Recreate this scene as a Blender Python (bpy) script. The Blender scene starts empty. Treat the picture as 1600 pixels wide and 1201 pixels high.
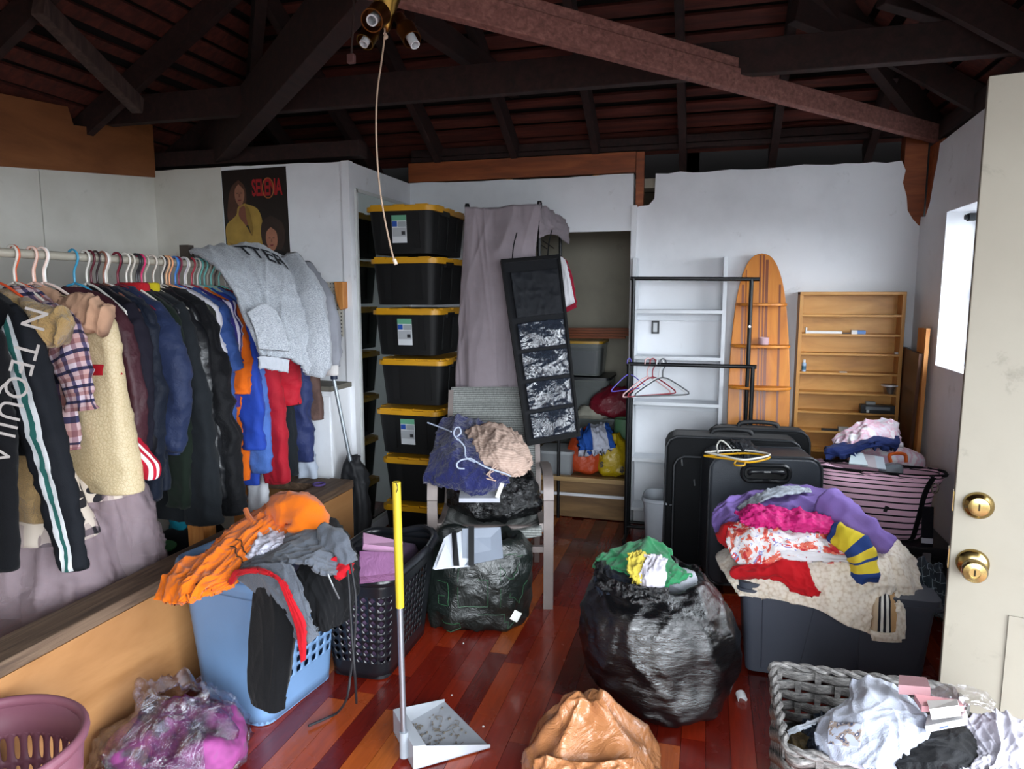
import bpy, math, random
import numpy as np
from mathutils import Vector, Matrix
random.seed(7)
scene = bpy.context.scene
COL = scene.collection
PI = math.pi
# ------------------------------------------------------------------ camera
F = 1100.0
TH = math.radians(15.6)
PH = math.atan(140.5 / 1100)
CAM = np.array([0, 0, 1.55])
FW = np.array([-math.sin(TH) * math.cos(PH), math.cos(TH) * math.cos(PH), -math.sin(PH)])
RT = np.array([math.cos(TH), math.sin(TH), 0.0])
UP = np.cross(RT, FW)
cd = bpy.data.cameras.new('camera')
cam = bpy.data.objects.new('camera', cd)
COL.objects.link(cam)
cam.matrix_world = Matrix(((RT[0], UP[0], -FW[0], CAM[0]), (RT[1], UP[1], -FW[1], CAM[1]), (RT[2], UP[2], -FW[2], CAM[2]), (0, 0, 0, 1)))
cd.sensor_width = 36
cd.lens = F / 1600 * 36
cd.clip_start = 0.02
scene.camera = cam
# ------------------------------------------------------------------ world: bright overcast sky seen through the openings
w = bpy.data.worlds.new('world')
scene.world = w
w.use_nodes = True
bg = w.node_tree.nodes['Background']
bg.inputs[0].default_value = (0.86, 0.93, 1.0, 1)
bg.inputs[1].default_value = 11.0
scene.view_settings.view_transform = 'Standard'
scene.view_settings.look = 'None'
scene.view_settings.exposure = 0.85
scene.view_settings.gamma = 1
scene.view_settings.use_curve_mapping = False
def portal(name, loc, rot, sx, sy):
    l = bpy.data.lights.new(name, 'AREA')
    l.shape = 'RECTANGLE'
    l.size, l.size_y = sx, sy
    l.cycles.is_portal = True
    o = bpy.data.objects.new(name, l)
    o.location = loc
    o.rotation_euler = rot
    COL.objects.link(o)
# sky portals in the openings, widened out of view for daylight: side doorway, front doorway, side window
portal('portal_side_door', (1.47, 0.55, 1.03), (0, PI / 2, 0), 2.06, 2.0)
portal('portal_front_door', (0.5, -.52, 1.12), (PI / 2, 0, 0), 1.8, 2.24)
portal('portal_window', (1.40, 3.33, 1.57), (0, PI / 2, 0), 0.8, 1.74)

def at(px, py, X=None, Y=None, Z=None, d=None):
    """world point where the sight line through a photo pixel meets a world plane (or lies d metres deep)"""
    r = FW + RT * (px - 800) / F - UP * (py - 600.5) / F
    if X is not None: t = (X - CAM[0]) / r[0]
    elif Y is not None: t = (Y - CAM[1]) / r[1]
    elif Z is not None: t = (Z - CAM[2]) / r[2]
    else: t = d
    return CAM + r * t
def rowd(*pts):
    return [at(p[0], p[1], d=p[2]) for p in pts]
def rowy(*pts):
    return [at(p[0], p[1], Y=p[2]) for p in pts]
# ------------------------------------------------------------------ noise
def _h(i, j, k, s):
    n = (i.astype(np.int64) * 374761393 + j.astype(np.int64) * 668265263 + k.astype(np.int64) * 1274126177 + s * 974634541) & 0xffffffff
    n = ((n ^ (n >> 13)) * 1274126177) & 0xffffffff
    n = n ^ (n >> 16)
    return (n & 0xffff) / 32767.5 - 1.0
def vn(x, y, z, s=0):
    x, y, z = np.broadcast_arrays(np.asarray(x, float), np.asarray(y, float), np.asarray(z, float))
    i, j, k = np.floor(x), np.floor(y), np.floor(z)
    a, b, c = x - i, y - j, z - k
    a = a * a * (3 - 2 * a); b = b * b * (3 - 2 * b); c = c * c * (3 - 2 * c)
    r = 0
    for di in (0, 1):
        for dj in (0, 1):
            for dk in (0, 1):
                r = r + _h(i + di, j + dj, k + dk, s) * (a if di else 1 - a) * (b if dj else 1 - b) * (c if dk else 1 - c)
    return r
def ridge(x, y, z, s=0):
    return 1 - 2 * np.abs(vn(x, y, z, s))
def worley(P, sc, s=0):
    """nearest and second nearest cell-point distance, for crumpled facets"""
    Q = P * sc
    i = np.floor(Q)
    f1 = np.full(Q.shape[:-1], 9.0); f2 = f1.copy()
    for dx in (-1, 0, 1):
        for dy in (-1, 0, 1):
            for dz in (-1, 0, 1):
                c = i + np.array([dx, dy, dz])
                j = np.stack([_h(c[..., 0], c[..., 1], c[..., 2], s + k) for k in (11, 23, 37)], -1) * .5 + .5
                d = np.linalg.norm(c + j - Q, axis=-1)
                f2 = np.minimum(f2, np.maximum(f1, d)); f1 = np.minimum(f1, d)
    return f1, f2
# ------------------------------------------------------------------ materials
def lin(c):
    if isinstance(c, str):
        c = c.lstrip('#')
        c = [int(c[i:i + 2], 16) / 255 for i in (0, 2, 4)]
        c = [v / 12.92 if v <= .04045 else ((v + .055) / 1.055) ** 2.4 for v in c]
    return (c[0], c[1], c[2], 1)
MATS = {}
class NT:
    def __init__(s, name):
        s.m = bpy.data.materials.new(name)
        s.m.use_nodes = True
        s.t = s.m.node_tree
        s.b = s.t.nodes['Principled BSDF']
    def n(s, typ, ins=None, **kw):
        nd = s.t.nodes.new(typ)
        for k, v in kw.items(): setattr(nd, k, v)
        for k, v in (ins or {}).items():
            if hasattr(v, 'default_value') or hasattr(v, 'is_output'): s.t.links.new(v, nd.inputs[k])
            else: nd.inputs[k].default_value = v
        return nd
    def set(s, k, v):
        if hasattr(v, 'is_output'): s.t.links.new(v, s.b.inputs[k])
        else: s.b.inputs[k].default_value = v
    def coord(s, kind='Object', scale=(1, 1, 1), rot=(0, 0, 0)):
        tc = s.n('ShaderNodeTexCoord')
        mp = s.n('ShaderNodeMapping', {'Vector': tc.outputs[kind], 'Scale': scale, 'Rotation': rot})
        return mp.outputs[0]
    def ramp(s, fac, stops, interp='LINEAR'):
        r = s.n('ShaderNodeValToRGB', {'Fac': fac})
        r.color_ramp.interpolation = interp
        e = r.color_ramp.elements
        while len(e) < len(stops): e.new(0.5)
        for q, (p, c) in zip(e, stops):
            q.position = p
            q.color = lin(c)
        return r.outputs[0]
    def noise(s, vec, scale, detail=4, rough=.55, dist=0):
        return s.n('ShaderNodeTexNoise', {'Vector': vec, 'Scale': scale, 'Detail': detail, 'Roughness': rough, 'Distortion': dist}).outputs['Fac']
    def bump(s, h, strength=.3, dist=.01):
        b = s.n('ShaderNodeBump', {'Height': h, 'Strength': strength, 'Distance': dist})
        s.set('Normal', b.outputs[0])
    def mix(s, f, a, b, mode='MIX'):
        m = s.n('ShaderNodeMix', data_type='RGBA', blend_type=mode)
        for sock, v in ((m.inputs[0], f), (m.inputs[6], a), (m.inputs[7], b)):
            if hasattr(v, 'is_output'): s.t.links.new(v, sock)
            else: sock.default_value = lin(v) if sock != m.inputs[0] else v
        return m.outputs[2]
    def math(s, op, a, b=None):
        nd = s.n('ShaderNodeMath', operation=op)
        for i, v in enumerate((a, b)):
            if v is None: continue
            if hasattr(v, 'is_output'): s.t.links.new(v, nd.inputs[i])
            else: nd.inputs[i].default_value = v
        return nd.outputs[0]
def darker(c, f):
    c = lin(c)
    return (c[0] * f, c[1] * f, c[2] * f)
def plain(col, rough=.5, metal=0.0, var=.12, vs=6, bump=0, bs=80, coat=0, spec=.5, key=None):
    k = key or ('plain', col, rough, metal, var, vs, bump, bs, coat, spec)
    if k in MATS: return MATS[k]
    t = NT('paint_%d' % len(MATS))
    v = t.coord()
    n = t.noise(v, vs, 5)
    t.set('Base Color', t.ramp(n, [(.3, darker(col, 1 - var)), (.7, darker(col, 1 + var * .4))]))
    t.set('Roughness', rough)
    t.set('Metallic', metal)
    t.set('Coat Weight', coat)
    t.set('Specular IOR Level', spec)
    if bump: t.bump(t.noise(v, bs, 3), bump, .004)
    MATS[k] = t.m
    return t.m
def fabric(col, rough=.9, var=.18, weave=420, bump=.35, sheen=.05, crease=.35):
    k = ('fab', col, rough, var, weave, bump, sheen, crease)
    if k in MATS: return MATS[k]
    t = NT('fabric_%d' % len(MATS))
    L_ = lin(col)
    if max(L_[:3]) < .06: col = darker(col, .55)   # near-black cloth
    v = t.coord()
    n = t.noise(v, 9, 5)
    t.set('Base Color', t.ramp(n, [(.3, darker(col, 1 - var)), (.7, darker(col, 1 + var * .35))]))
    t.set('Roughness', rough)
    t.set('Sheen Weight', sheen)
    t.set('Specular IOR Level', .15)
    h = t.math('ADD', t.math('MULTIPLY', t.noise(v, weave, 2), .25), t.math('MULTIPLY', t.noise(v, 28, 4, .6, .8), crease))
    t.bump(h, bump, .02)
    MATS[k] = t.m
    return t.m
def stripes(cols, axis='V', rough=.85, coord='UV', rot=(0, 0, 0), scale=1.0):
    """cols: list of (start position 0..1, colour), repeated 'scale' times along axis"""
    k = ('str', str(cols), axis, rough, coord, scale)
    if k in MATS: return MATS[k]
    t = NT('striped_%d' % len(MATS))
    v = t.coord(coord, rot=rot)
    sp = t.n('ShaderNodeSeparateXYZ', {0: v})
    f = t.math('FRACT', t.math('MULTIPLY', sp.outputs[{'U': 0, 'V': 1, 'X': 0, 'Y': 1, 'Z': 2}[axis]], scale))
    t.set('Base Color', t.ramp(f, cols, 'CONSTANT'))
    t.set('Roughness', rough)
    t.set('Specular IOR Level', .25)
    o = t.coord()
    t.bump(t.math('ADD', t.math('MULTIPLY', t.noise(o, 400, 2), .25), t.math('MULTIPLY', t.noise(o, 28, 4, .6, .8), .35)), .35, .012)
    MATS[k] = t.m
    return t.m
def plastic_film(col, rough=.18, alpha=1.0, bscale=18, bump=.9, stretch=(1, 1, 1), spec=.6):
    k = ('film', col, rough, alpha, bscale, bump, stretch)
    if k in MATS: return MATS[k]
    t = NT('film_%d' % len(MATS))
    v = t.coord('Object', stretch)
    t.set('Base Color', lin(col))
    t.set('Roughness', rough)
    t.set('Alpha', alpha)
    t.set('Specular IOR Level', spec)
    a = t.noise(v, bscale, 5, .62, 1.6)
    wv = t.n('ShaderNodeTexVoronoi', {'Vector': v, 'Scale': bscale * 1.3}, feature='F1').outputs['Distance']
    t.bump(t.math('ADD', a, t.math('MULTIPLY', wv, .5)), bump, .02)
    MATS[k] = t.m
    return t.m
def clear_film(key, tint='#ffffff', lo=.05, hi=.55, bscale=14, bump=.8):
    if key in MATS: return MATS[key]
    t = NT(key)
    v = t.coord()
    a = t.noise(v, bscale, 5, .65, 1.8)
    b = t.n('ShaderNodeBump', {'Height': a, 'Strength': bump, 'Distance': .03})
    tr = t.n('ShaderNodeBsdfTransparent', {'Color': lin(tint)})
    gl = t.n('ShaderNodeBsdfGlossy', {'Color': (.95, .95, 1, 1), 'Roughness': .12, 'Normal': b.outputs[0]})
    lw = t.n('ShaderNodeLayerWeight', {'Blend': .35, 'Normal': b.outputs[0]})
    mp = t.n('ShaderNodeMapRange', {'Value': lw.outputs['Facing'], 'To Min': lo, 'To Max': hi})
    mx = t.n('ShaderNodeMixShader', {0: mp.outputs[0], 1: tr.outputs[0], 2: gl.outputs[0]})
    t.t.links.new(mx.outputs[0], t.t.nodes['Material Output'].inputs[0])
    MATS[key] = t.m
    return t.m
def wood(cols, scale=(1, 1, 1), rough=.45, gs=6, coat=.0, bump=.1, coord='Object', rnd=False):
    k = ('wood', str(cols), scale, rough, gs, coat, coord, rnd)
    if k in MATS: return MATS[k]
    t = NT('wood_%d' % len(MATS))
    v = t.coord(coord, scale)
    if rnd:
        oi = t.n('ShaderNodeObjectInfo')
        v = t.n('ShaderNodeVectorMath', {0: v, 1: t.n('ShaderNodeCombineXYZ', {0: t.math('MULTIPLY', oi.outputs['Random'], 37), 1: t.math('MULTIPLY', oi.outputs['Random'], 91)}).outputs[0]}, operation='ADD').outputs[0]
    n = t.noise(v, gs, 6, .6, .6)
    c = t.ramp(n, [(.28, cols[0]), (.5, cols[1]), (.72, cols[2])])
    t.set('Base Color', c)
    t.set('Roughness', rough)
    t.set('Coat Weight', coat)
    t.bump(n, bump, .004)
    MATS[k] = t.m
    return t.m
# ------------------------------------------------------------------ mesh building
class MB:
    def __init__(s): s.v = []; s.f = []; s.uv = {}
    def add(s, vs, fs, uvs=None):
        o = len(s.v)
        s.v += [tuple(map(float, p)) for p in vs]
        for q, f in enumerate(fs):
            s.f.append(tuple(i + o for i in f))
            if uvs is not None: s.uv[len(s.f) - 1] = [uvs[i] for i in f]
        return s
    def box(s, c, size, rz=0, rx=0, ry=0, taper=1.0):
        m = Matrix.Rotation(rz, 3, 'Z') @ Matrix.Rotation(ry, 3, 'Y') @ Matrix.Rotation(rx, 3, 'X')
        vs = []
        for z in (-.5, .5):
            k = taper if z < 0 else 1.0
            for x, y in ((-.5, -.5), (.5, -.5), (.5, .5), (-.5, .5)):
                vs.append(Vector(c) + m @ Vector((x * size[0] * k, y * size[1] * k, z * size[2])))
        return s.add(vs, [(3, 2, 1, 0), (4, 5, 6, 7), (0, 1, 5, 4), (1, 2, 6, 5), (2, 3, 7, 6), (3, 0, 4, 7)])
    def bar(s, a, b, w, h, up=(0, 0, 1)):
        """rectangular bar from a to b; w across, h along up"""
        a, b = Vector(a), Vector(b)
        d = (b - a).normalized()
        u = Vector(up)
        x = d.cross(u).normalized() if abs(d.dot(u)) < .999 else Vector((1, 0, 0))
        u = x.cross(d)
        vs = [p + x * (i * w / 2) + u * (j * h / 2) for p in (a, b) for i, j in ((-1, -1), (1, -1), (1, 1), (-1, 1))]
        return s.add(vs, [(3, 2, 1, 0), (4, 5, 6, 7), (0, 1, 5, 4), (1, 2, 6, 5), (2, 3, 7, 6), (3, 0, 4, 7)])
    def rbox(s, c, size, r, seg=4, rz=0, top=1.0, n_z=1):
        """box with rounded vertical corners; top scales the upper outline"""
        hx, hy = size[0] / 2, size[1] / 2
        ring = []
        for q, (sx, sy) in enumerate(((1, 1), (-1, 1), (-1, -1), (1, -1))):
            for i in range(seg + 1):
                a = q * PI / 2 + i / seg * PI / 2
                ring.append((sx * (hx - r) + r * math.cos(a), sy * (hy - r) + r * math.sin(a)))
        n = len(ring)
        vs = []
        cz, sz = math.cos(rz), math.sin(rz)
        for q in range(n_z + 1):
            t = q / n_z
            k = 1 + (top - 1) * t
            for x, y in ring:
                x, y = x * k, y * k
                vs.append((c[0] + x * cz - y * sz, c[1] + x * sz + y * cz, c[2] + size[2] * (t - .5)))
        fs = [tuple(range(n - 1, -1, -1)), tuple(range(n_z * n, n_z * n + n))]
        for q in range(n_z):
            for i in range(n):
                fs.append((q * n + i, q * n + (i + 1) % n, (q + 1) * n + (i + 1) % n, (q + 1) * n + i))
        return s.add(vs, fs)
    def cyl(s, a, b, r0, r1=None, seg=16, cap=True):
        a, b = Vector(a), Vector(b)
        r1 = r0 if r1 is None else r1
        d = (b - a).normalized()
        x = d.orthogonal().normalized()
        y = d.cross(x)
        vs = [p + (x * math.cos(i * 2 * PI / seg) + y * math.sin(i * 2 * PI / seg)) * r for p, r in ((a, r0), (b, r1)) for i in range(seg)]
        fs = [(i, (i + 1) % seg, seg + (i + 1) % seg, seg + i) for i in range(seg)]
        if cap: fs += [tuple(range(seg - 1, -1, -1)), tuple(range(seg, 2 * seg))]
        return s.add(vs, fs)
    def tube(s, pts, r, seg=8, smooth=0, closed=False):
        P = np.array(pts, float)
        if smooth: P = cr(P, smooth * (len(P) - 1) + 1)
        n = len(P)
        rr = np.broadcast_to(np.asarray(r, float), (n,)) if np.ndim(r) == 0 else np.interp(np.linspace(0, 1, n), np.linspace(0, 1, len(r)), r)
        vs = []
        pv = None
        for i in range(n):
            d = Vector(P[min(i + 1, n - 1)] - P[max(i - 1, 0)])
            if d.length < 1e-9: d = Vector((0, 0, 1))
            d.normalize()
            if pv is None: x = d.orthogonal().normalized()
            else:
                x = pv - d * pv.dot(d)
                x = x.normalized() if x.length > 1e-6 else d.orthogonal().normalized()
            pv = x
            y = d.cross(x)
            for k in range(seg):
                a = k * 2 * PI / seg
                vs.append(Vector(P[i]) + (x * math.cos(a) + y * math.sin(a)) * rr[i])
        fs = [(i * seg + k, i * seg + (k + 1) % seg, (i + 1) * seg + (k + 1) % seg, (i + 1) * seg + k) for i in range(n - 1) for k in range(seg)]
        fs += [tuple(range(seg - 1, -1, -1)), tuple(range((n - 1) * seg, n * seg))]
        return s.add(vs, fs)
    def lathe(s, prof, c=(0, 0, 0), seg=24, mtx=None):
        vs = []
        for r, z in prof:
            for k in range(seg):
                p = Vector((r * math.cos(k * 2 * PI / seg), r * math.sin(k * 2 * PI / seg), z))
                if mtx is not None: p = mtx @ p
                vs.append(p + Vector(c))
        n = len(prof)
        fs = [(i * seg + k, i * seg + (k + 1) % seg, (i + 1) * seg + (k + 1) % seg, (i + 1) * seg + k) for i in range(n - 1) for k in range(seg)]
        if prof[0][0] > 1e-6: fs.append(tuple(range(seg - 1, -1, -1)))
        if prof[-1][0] > 1e-6: fs.append(tuple(range((n - 1) * seg, n * seg)))
        return s.add(vs, fs)
    def prism(s, poly, f0, f1):
        """poly: 2D points; f0/f1 map (x,y) to the two faces"""
        n = len(poly)
        vs = [f0(*p) for p in poly] + [f1(*p) for p in poly]
        fs = [tuple(range(n - 1, -1, -1)), tuple(range(n, 2 * n))] + [(i, (i + 1) % n, n + (i + 1) % n, n + i) for i in range(n)]
        return s.add(vs, fs)
    def build(s, name, mat, parent=None, smooth=False, local=False, bevel=0):
        me = bpy.data.meshes.new(name)
        me.from_pydata(s.v, [], s.f)
        if s.uv:
            ul = me.uv_layers.new(name='UVMap')
            for p in me.polygons:
                u = s.uv.get(p.index)
                if u:
                    for q, li in enumerate(p.loop_indices): ul.data[li].uv = u[q]
        me.update()
        return finish(name, me, mat, parent, smooth, local, bevel)
def finish(name, me, mat, parent=None, smooth=False, local=False, bevel=0):
    if mat is not None: me.materials.append(mat)
    o = bpy.data.objects.new(name, me)
    COL.objects.link(o)
    if smooth:
        for p in me.polygons: p.use_smooth = True
        if smooth != 2 and hasattr(me, 'set_sharp_from_angle'): me.set_sharp_from_angle(angle=math.radians(45))
    if parent is not None:
        o.parent = parent
        if not local: o.matrix_parent_inverse = Matrix.Translation(-wloc(parent))
    elif not local:
        n = len(me.vertices)
        co = np.empty(n * 3)
        me.vertices.foreach_get('co', co)
        co = co.reshape(-1, 3)
        lo, hi = co.min(0), co.max(0)
        c = np.array([(lo[0] + hi[0]) / 2, (lo[1] + hi[1]) / 2, lo[2]])
        me.vertices.foreach_set('co', (co - c).ravel())
        me.update()
        o.location = c
    if bevel:
        b = o.modifiers.new('bevel', 'BEVEL')
        b.width = bevel
        b.segments = 2
        b.limit_method = 'ANGLE'
    return o
def wloc(o):
    v = Vector((0, 0, 0))
    while o is not None:
        v = v + o.matrix_parent_inverse.translation + o.location if o.parent else v + o.location
        o = o.parent
    return v
def cr(P, n):
    """Catmull-Rom resample along axis 0"""
    P = np.asarray(P, float)
    m = len(P)
    if m == 1: return np.repeat(P, n, 0)
    if m == 2:
        t = np.linspace(0, 1, n).reshape((-1,) + (1,) * (P.ndim - 1))
        return P[0] * (1 - t) + P[1] * t
    E_ = np.concatenate([[2 * P[0] - P[1]], P, [2 * P[-1] - P[-2]]])
    t = np.linspace(0, m - 1, n)
    i = np.minimum(t.astype(int), m - 2)
    f = (t - i).reshape((-1,) + (1,) * (P.ndim - 1))
    a, b, c, d = E_[i], E_[i + 1], E_[i + 2], E_[i + 3]
    return .5 * (2 * b + (c - a) * f + (2 * a - 5 * b + 4 * c - d) * f ** 2 + (3 * b - a - 3 * c + d) * f ** 3)
def gnormals(G, wrap=False):
    if wrap:
        du = np.roll(G, -1, 1) - np.roll(G, 1, 1)
    else:
        du = np.gradient(G, axis=1)
    dv = np.gradient(G, axis=0)
    N = np.cross(du, dv)
    return N / np.maximum(np.linalg.norm(N, axis=2, keepdims=True), 1e-9)
def grid_mesh(name, G, mat, parent, wrap, thick, caps=(False, False), smooth=2, uvs=None, local=False):
    nv, nu = G.shape[:2]
    uu = np.linspace(0, 1, nu + (1 if wrap else 0))
    vv = np.linspace(0, 1, nv)
    cols = nu if wrap else nu - 1
    I, J = np.meshgrid(np.arange(cols), np.arange(nv - 1))
    I2 = (I + 1) % nu
    q = np.stack([J * nu + I, J * nu + I2, (J + 1) * nu + I2, (J + 1) * nu + I], -1).reshape(-1, 4)
    uv = np.stack([np.stack([uu[I], vv[J]], -1), np.stack([uu[I + 1], vv[J]], -1), np.stack([uu[I + 1], vv[J + 1]], -1), np.stack([uu[I], vv[J + 1]], -1)], 2).reshape(-1, 4, 2)
    V = G.reshape(-1, 3)
    faces = [q]; uvl = [uv]
    ng = []
    if thick:
        N = gnormals(G, wrap)
        V = np.concatenate([V, (G - N * thick).reshape(-1, 3)])
        o = nv * nu
        faces.append((q + o)[:, ::-1]); uvl.append(uv[:, ::-1])
        def rim(ids, c):
            ids = np.array(ids); a_, b_ = ids[:-1], ids[1:]
            faces.append(np.stack([a_, a_ + o, b_ + o, b_], -1)); uvl.append(np.broadcast_to(np.array(c, float), (len(a_), 4, 2)))
        rim([i % nu for i in range(nu + 1)] if wrap else list(range(nu)), (.5, 0))
        top = [(nv - 1) * nu + (i % nu) for i in range(nu + 1 if wrap else nu)]
        rim(top[::-1], (.5, 1))
        if not wrap:
            rim([j * nu for j in range(nv)][::-1], (0, .5))
            rim([j * nu + nu - 1 for j in range(nv)], (1, .5))
    else:
        if caps[0]: ng.append(list(range(nu))[::-1])
        if caps[1]: ng.append(list(range((nv - 1) * nu, nv * nu)))
    Q = np.concatenate(faces); U = np.concatenate(uvl)
    me = bpy.data.meshes.new(name)
    me.vertices.add(len(V)); me.vertices.foreach_set('co', V.astype(np.float32).ravel())
    nl = Q.size + sum(len(f) for f in ng)
    me.loops.add(nl)
    me.loops.foreach_set('vertex_index', np.concatenate([Q.ravel()] + [np.array(f) for f in ng]).astype(np.int32))
    me.polygons.add(len(Q) + len(ng))
    st = list(range(0, Q.size, 4))
    p_ = Q.size
    for f in ng: st.append(p_); p_ += len(f)
    me.polygons.foreach_set('loop_start', np.array(st, np.int32))
    ul = me.uv_layers.new(name='UVMap')
    ul.data.foreach_set('uv', np.concatenate([U.ravel(), np.full((nl - Q.size) * 2, .5)]).astype(np.float32))
    me.update(calc_edges=True)
    me.validate()
    return finish(name, me, mat, parent, smooth, local)
SEED = [0]
def cloth(name, ctrl, mat, parent=None, n=(36, 36), fold=(0.012, 6, 1.5), crum=(0.006, 14), thick=.008, bias=0.0, label=None, cat=None, group=None, edge=1.0):
    """draped cloth through a grid of 3D control points, with folds running along v and sharp small creases"""
    SEED[0] += 1
    sd = SEED[0]
    k = 1.5 if max(n) >= 20 else 1.0
    n = (int(n[0] * k), int(n[1] * k))
    A = np.array(ctrl, float)
    G = cr(A, n[1])
    G = np.swapaxes(cr(np.swapaxes(G, 0, 1), n[0]), 0, 1)
    N = gnormals(G)
    sg = 1.0 if np.mean(np.sum(N * (CAM - G), -1)) > 0 else -1.0   # outer side of the cloth
    N = N * sg
    u, v = np.meshgrid(np.linspace(0, 1, n[0]), np.linspace(0, 1, n[1]))
    wv = vn(u * 2, v * 2, sd, sd) * .7
    r1 = ridge(u * fold[1] + wv + bias * v, v * fold[2] + wv, sd + .5, sd)
    r2 = ridge(u * fold[1] * 2.1 - v * fold[1] * .9 + wv, v * fold[2] * 2.2 + u * 1.3, sd + 4.5, sd + 7)
    r3 = ridge(u * fold[1] * 1.7 + v * fold[1] * 1.4, v * fold[2] * 2 - u * 2 + wv, sd + 8.5, sd + 9)
    h = fold[0] * (.7 * r1 * np.abs(r1) + .38 * np.maximum(r2, 0) ** 2 + .34 * np.maximum(r3, 0) ** 2)
    P = G
    if crum[0]:
        c = crum[1]
        w1 = vn(P[..., 0] * c * .6, P[..., 1] * c * .6, P[..., 2] * c * .6, sd + 5)
        e1 = ridge(P[..., 0] * c * .9 + w1, P[..., 1] * c * .9 + w1, P[..., 2] * c * .45, sd + 3)
        e2 = ridge(P[..., 0] * c * 1.9 - w1, P[..., 1] * c * 1.2, P[..., 2] * c * 1.5 + w1, sd + 6)
        h = h + crum[0] * (.5 * w1 + .9 * np.maximum(e1, 0) ** 3 + .45 * np.maximum(e2, 0) ** 3)
    G = G + N * h[..., None]
    o = grid_mesh(name, G, mat, parent, False, thick * sg)
    o_G[o.name] = G; o_S[o.name] = sg
    if label: tag(o, label, cat, group)
    return o
o_G = {}; o_S = {}
def ring_pts(c, rx, ry, n, p=2.0, rot=0.0, ax=((1, 0, 0), (0, 1, 0))):
    a = np.linspace(0, 2 * PI, n, endpoint=False)
    x = np.sign(np.cos(a)) * np.abs(np.cos(a)) ** (2 / p) * rx
    y = np.sign(np.sin(a)) * np.abs(np.sin(a)) ** (2 / p) * ry
    x, y = x * math.cos(rot) - y * math.sin(rot), x * math.sin(rot) + y * math.cos(rot)
    return np.array(c)[None] + x[:, None] * np.array(ax[0])[None] + y[:, None] * np.array(ax[1])[None]
def loft(name, rings, mat, parent=None, nv=30, fold=(0.0, 8, 1), crum=(0.0, 12), thick=0, caps=(True, True), label=None, cat=None, group=None, local=False, smooth=2):
    """closed tube through rings (arrays of n x 3), folded and crumpled"""
    SEED[0] += 1
    sd = SEED[0]
    A = np.array(rings, float)
    G = cr(A, nv)
    nu = G.shape[1]
    N = gnormals(G, True)
    if np.mean(np.sum(N * (G - G.mean(1, keepdims=True)), -1)) < 0: N = -N
    a, v = np.meshgrid(np.linspace(0, 2 * PI, nu, endpoint=False), np.linspace(0, 1, nv))
    R = fold[1] / (2 * PI)
    h = fold[0] * ridge(np.cos(a) * R + 9, np.sin(a) * R + 9, v * fold[2], sd)
    if crum[0]:
        c = crum[1]
        f1, f2 = worley(G, c * .8, sd)
        w1 = vn(G[..., 0] * c * .6, G[..., 1] * c * .6, G[..., 2] * c * .6, sd + 5)
        e1 = ridge(G[..., 0] * c * .8 + w1, G[..., 1] * c * .8 + w1, G[..., 2] * c * .9 + G[..., 0] * c * .7, sd + 13)
        h = h + crum[0] * 1.2 * np.maximum(e1, 0) ** 3
        h = h + crum[0] * (.6 * vn(G[..., 0] * c, G[..., 1] * c, G[..., 2] * c, sd + 1) + -1.1 * np.minimum(f2 - f1, .35) + .3 * ridge(G[..., 0] * c * 2.4, G[..., 1] * c * 2.4, G[..., 2] * c * 2.4, sd + 2))
    G = G + N * h[..., None]
    o = grid_mesh(name, G, mat, parent, True, thick, caps, smooth, local=local)
    o_G[o.name] = G
    if label: tag(o, label, cat, group)
    return o
def tag(o, label=None, cat=None, group=None, kind=None):
    if label: o['label'] = label
    if cat: o['category'] = cat
    if group: o['group'] = group
    if kind: o['kind'] = kind
    return o
def thing(name, label, cat, loc=(0, 0, 0), rz=0, group=None):
    o = bpy.data.objects.new(name, None)
    o.empty_display_size = .1
    COL.objects.link(o)
    o.location = loc
    o.rotation_euler = (0, 0, rz)
    return tag(o, label, cat, group)
def struct(name, loc=(0, 0, 0)):
    o = bpy.data.objects.new(name, None)
    o.empty_display_size = .1
    COL.objects.link(o)
    o.location = loc
    o['kind'] = 'structure'
    return o
def children(o): return [c for c in bpy.data.objects if c.parent == o]
def copy_tree(o, parent=None):
    c = o.copy()
    COL.objects.link(c)
    if parent is not None: c.parent = parent
    for ch in children(o): copy_tree(ch, c)
    return c
def recolor(o, mat):
    if o.type == 'MESH':
        o.material_slots[0].link = 'OBJECT'
        o.material_slots[0].material = mat
def text_mesh(body, size=1.0, space=1.0, bold=0.0):
    c = bpy.data.curves.new('lettering', 'FONT')
    c.body = body
    c.size = size
    c.align_x = 'CENTER'
    c.align_y = 'CENTER'
    c.space_character = space
    c.offset = bold
    c.resolution_u = 3
    o = bpy.data.objects.new('lettering', c)
    me = o.to_mesh()
    vs = [tuple(p.co) for p in me.vertices]
    fs = [tuple(p.vertices) for p in me.polygons]
    o.to_mesh_clear()
    bpy.data.objects.remove(o)
    return vs, fs
def islands(vs, fs):
    par = list(range(len(vs)))
    def fd(i):
        while par[i] != i: par[i] = par[par[i]]; i = par[i]
        return i
    for f in fs:
        for q in f[1:]: par[fd(f[0])] = fd(q)
    g = {}
    for f in fs: g.setdefault(fd(f[0]), []).append(f)
    return g.values()
def text_on(name, body, fn, mat, parent, size=1.0, space=1.0, bold=0.0):
    """lettering, one mesh per letter; flat coordinates go through fn(x, y) -> 3D point"""
    vs, fs = text_mesh(body, size, space, bold)
    for isl in islands(vs, fs):
        idx = sorted({i for f in isl for i in f})
        mp = {i: k for k, i in enumerate(idx)}
        mb = MB()
        mb.add([fn(vs[i][0], vs[i][1]) for i in idx], [[mp[i] for i in f] for f in isl])
        mb.build(name, mat, parent)
def solid(o, th, offset=-1):
    m = o.modifiers.new('solidify', 'SOLIDIFY'); m.thickness = th; m.offset = offset
    return o
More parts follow.
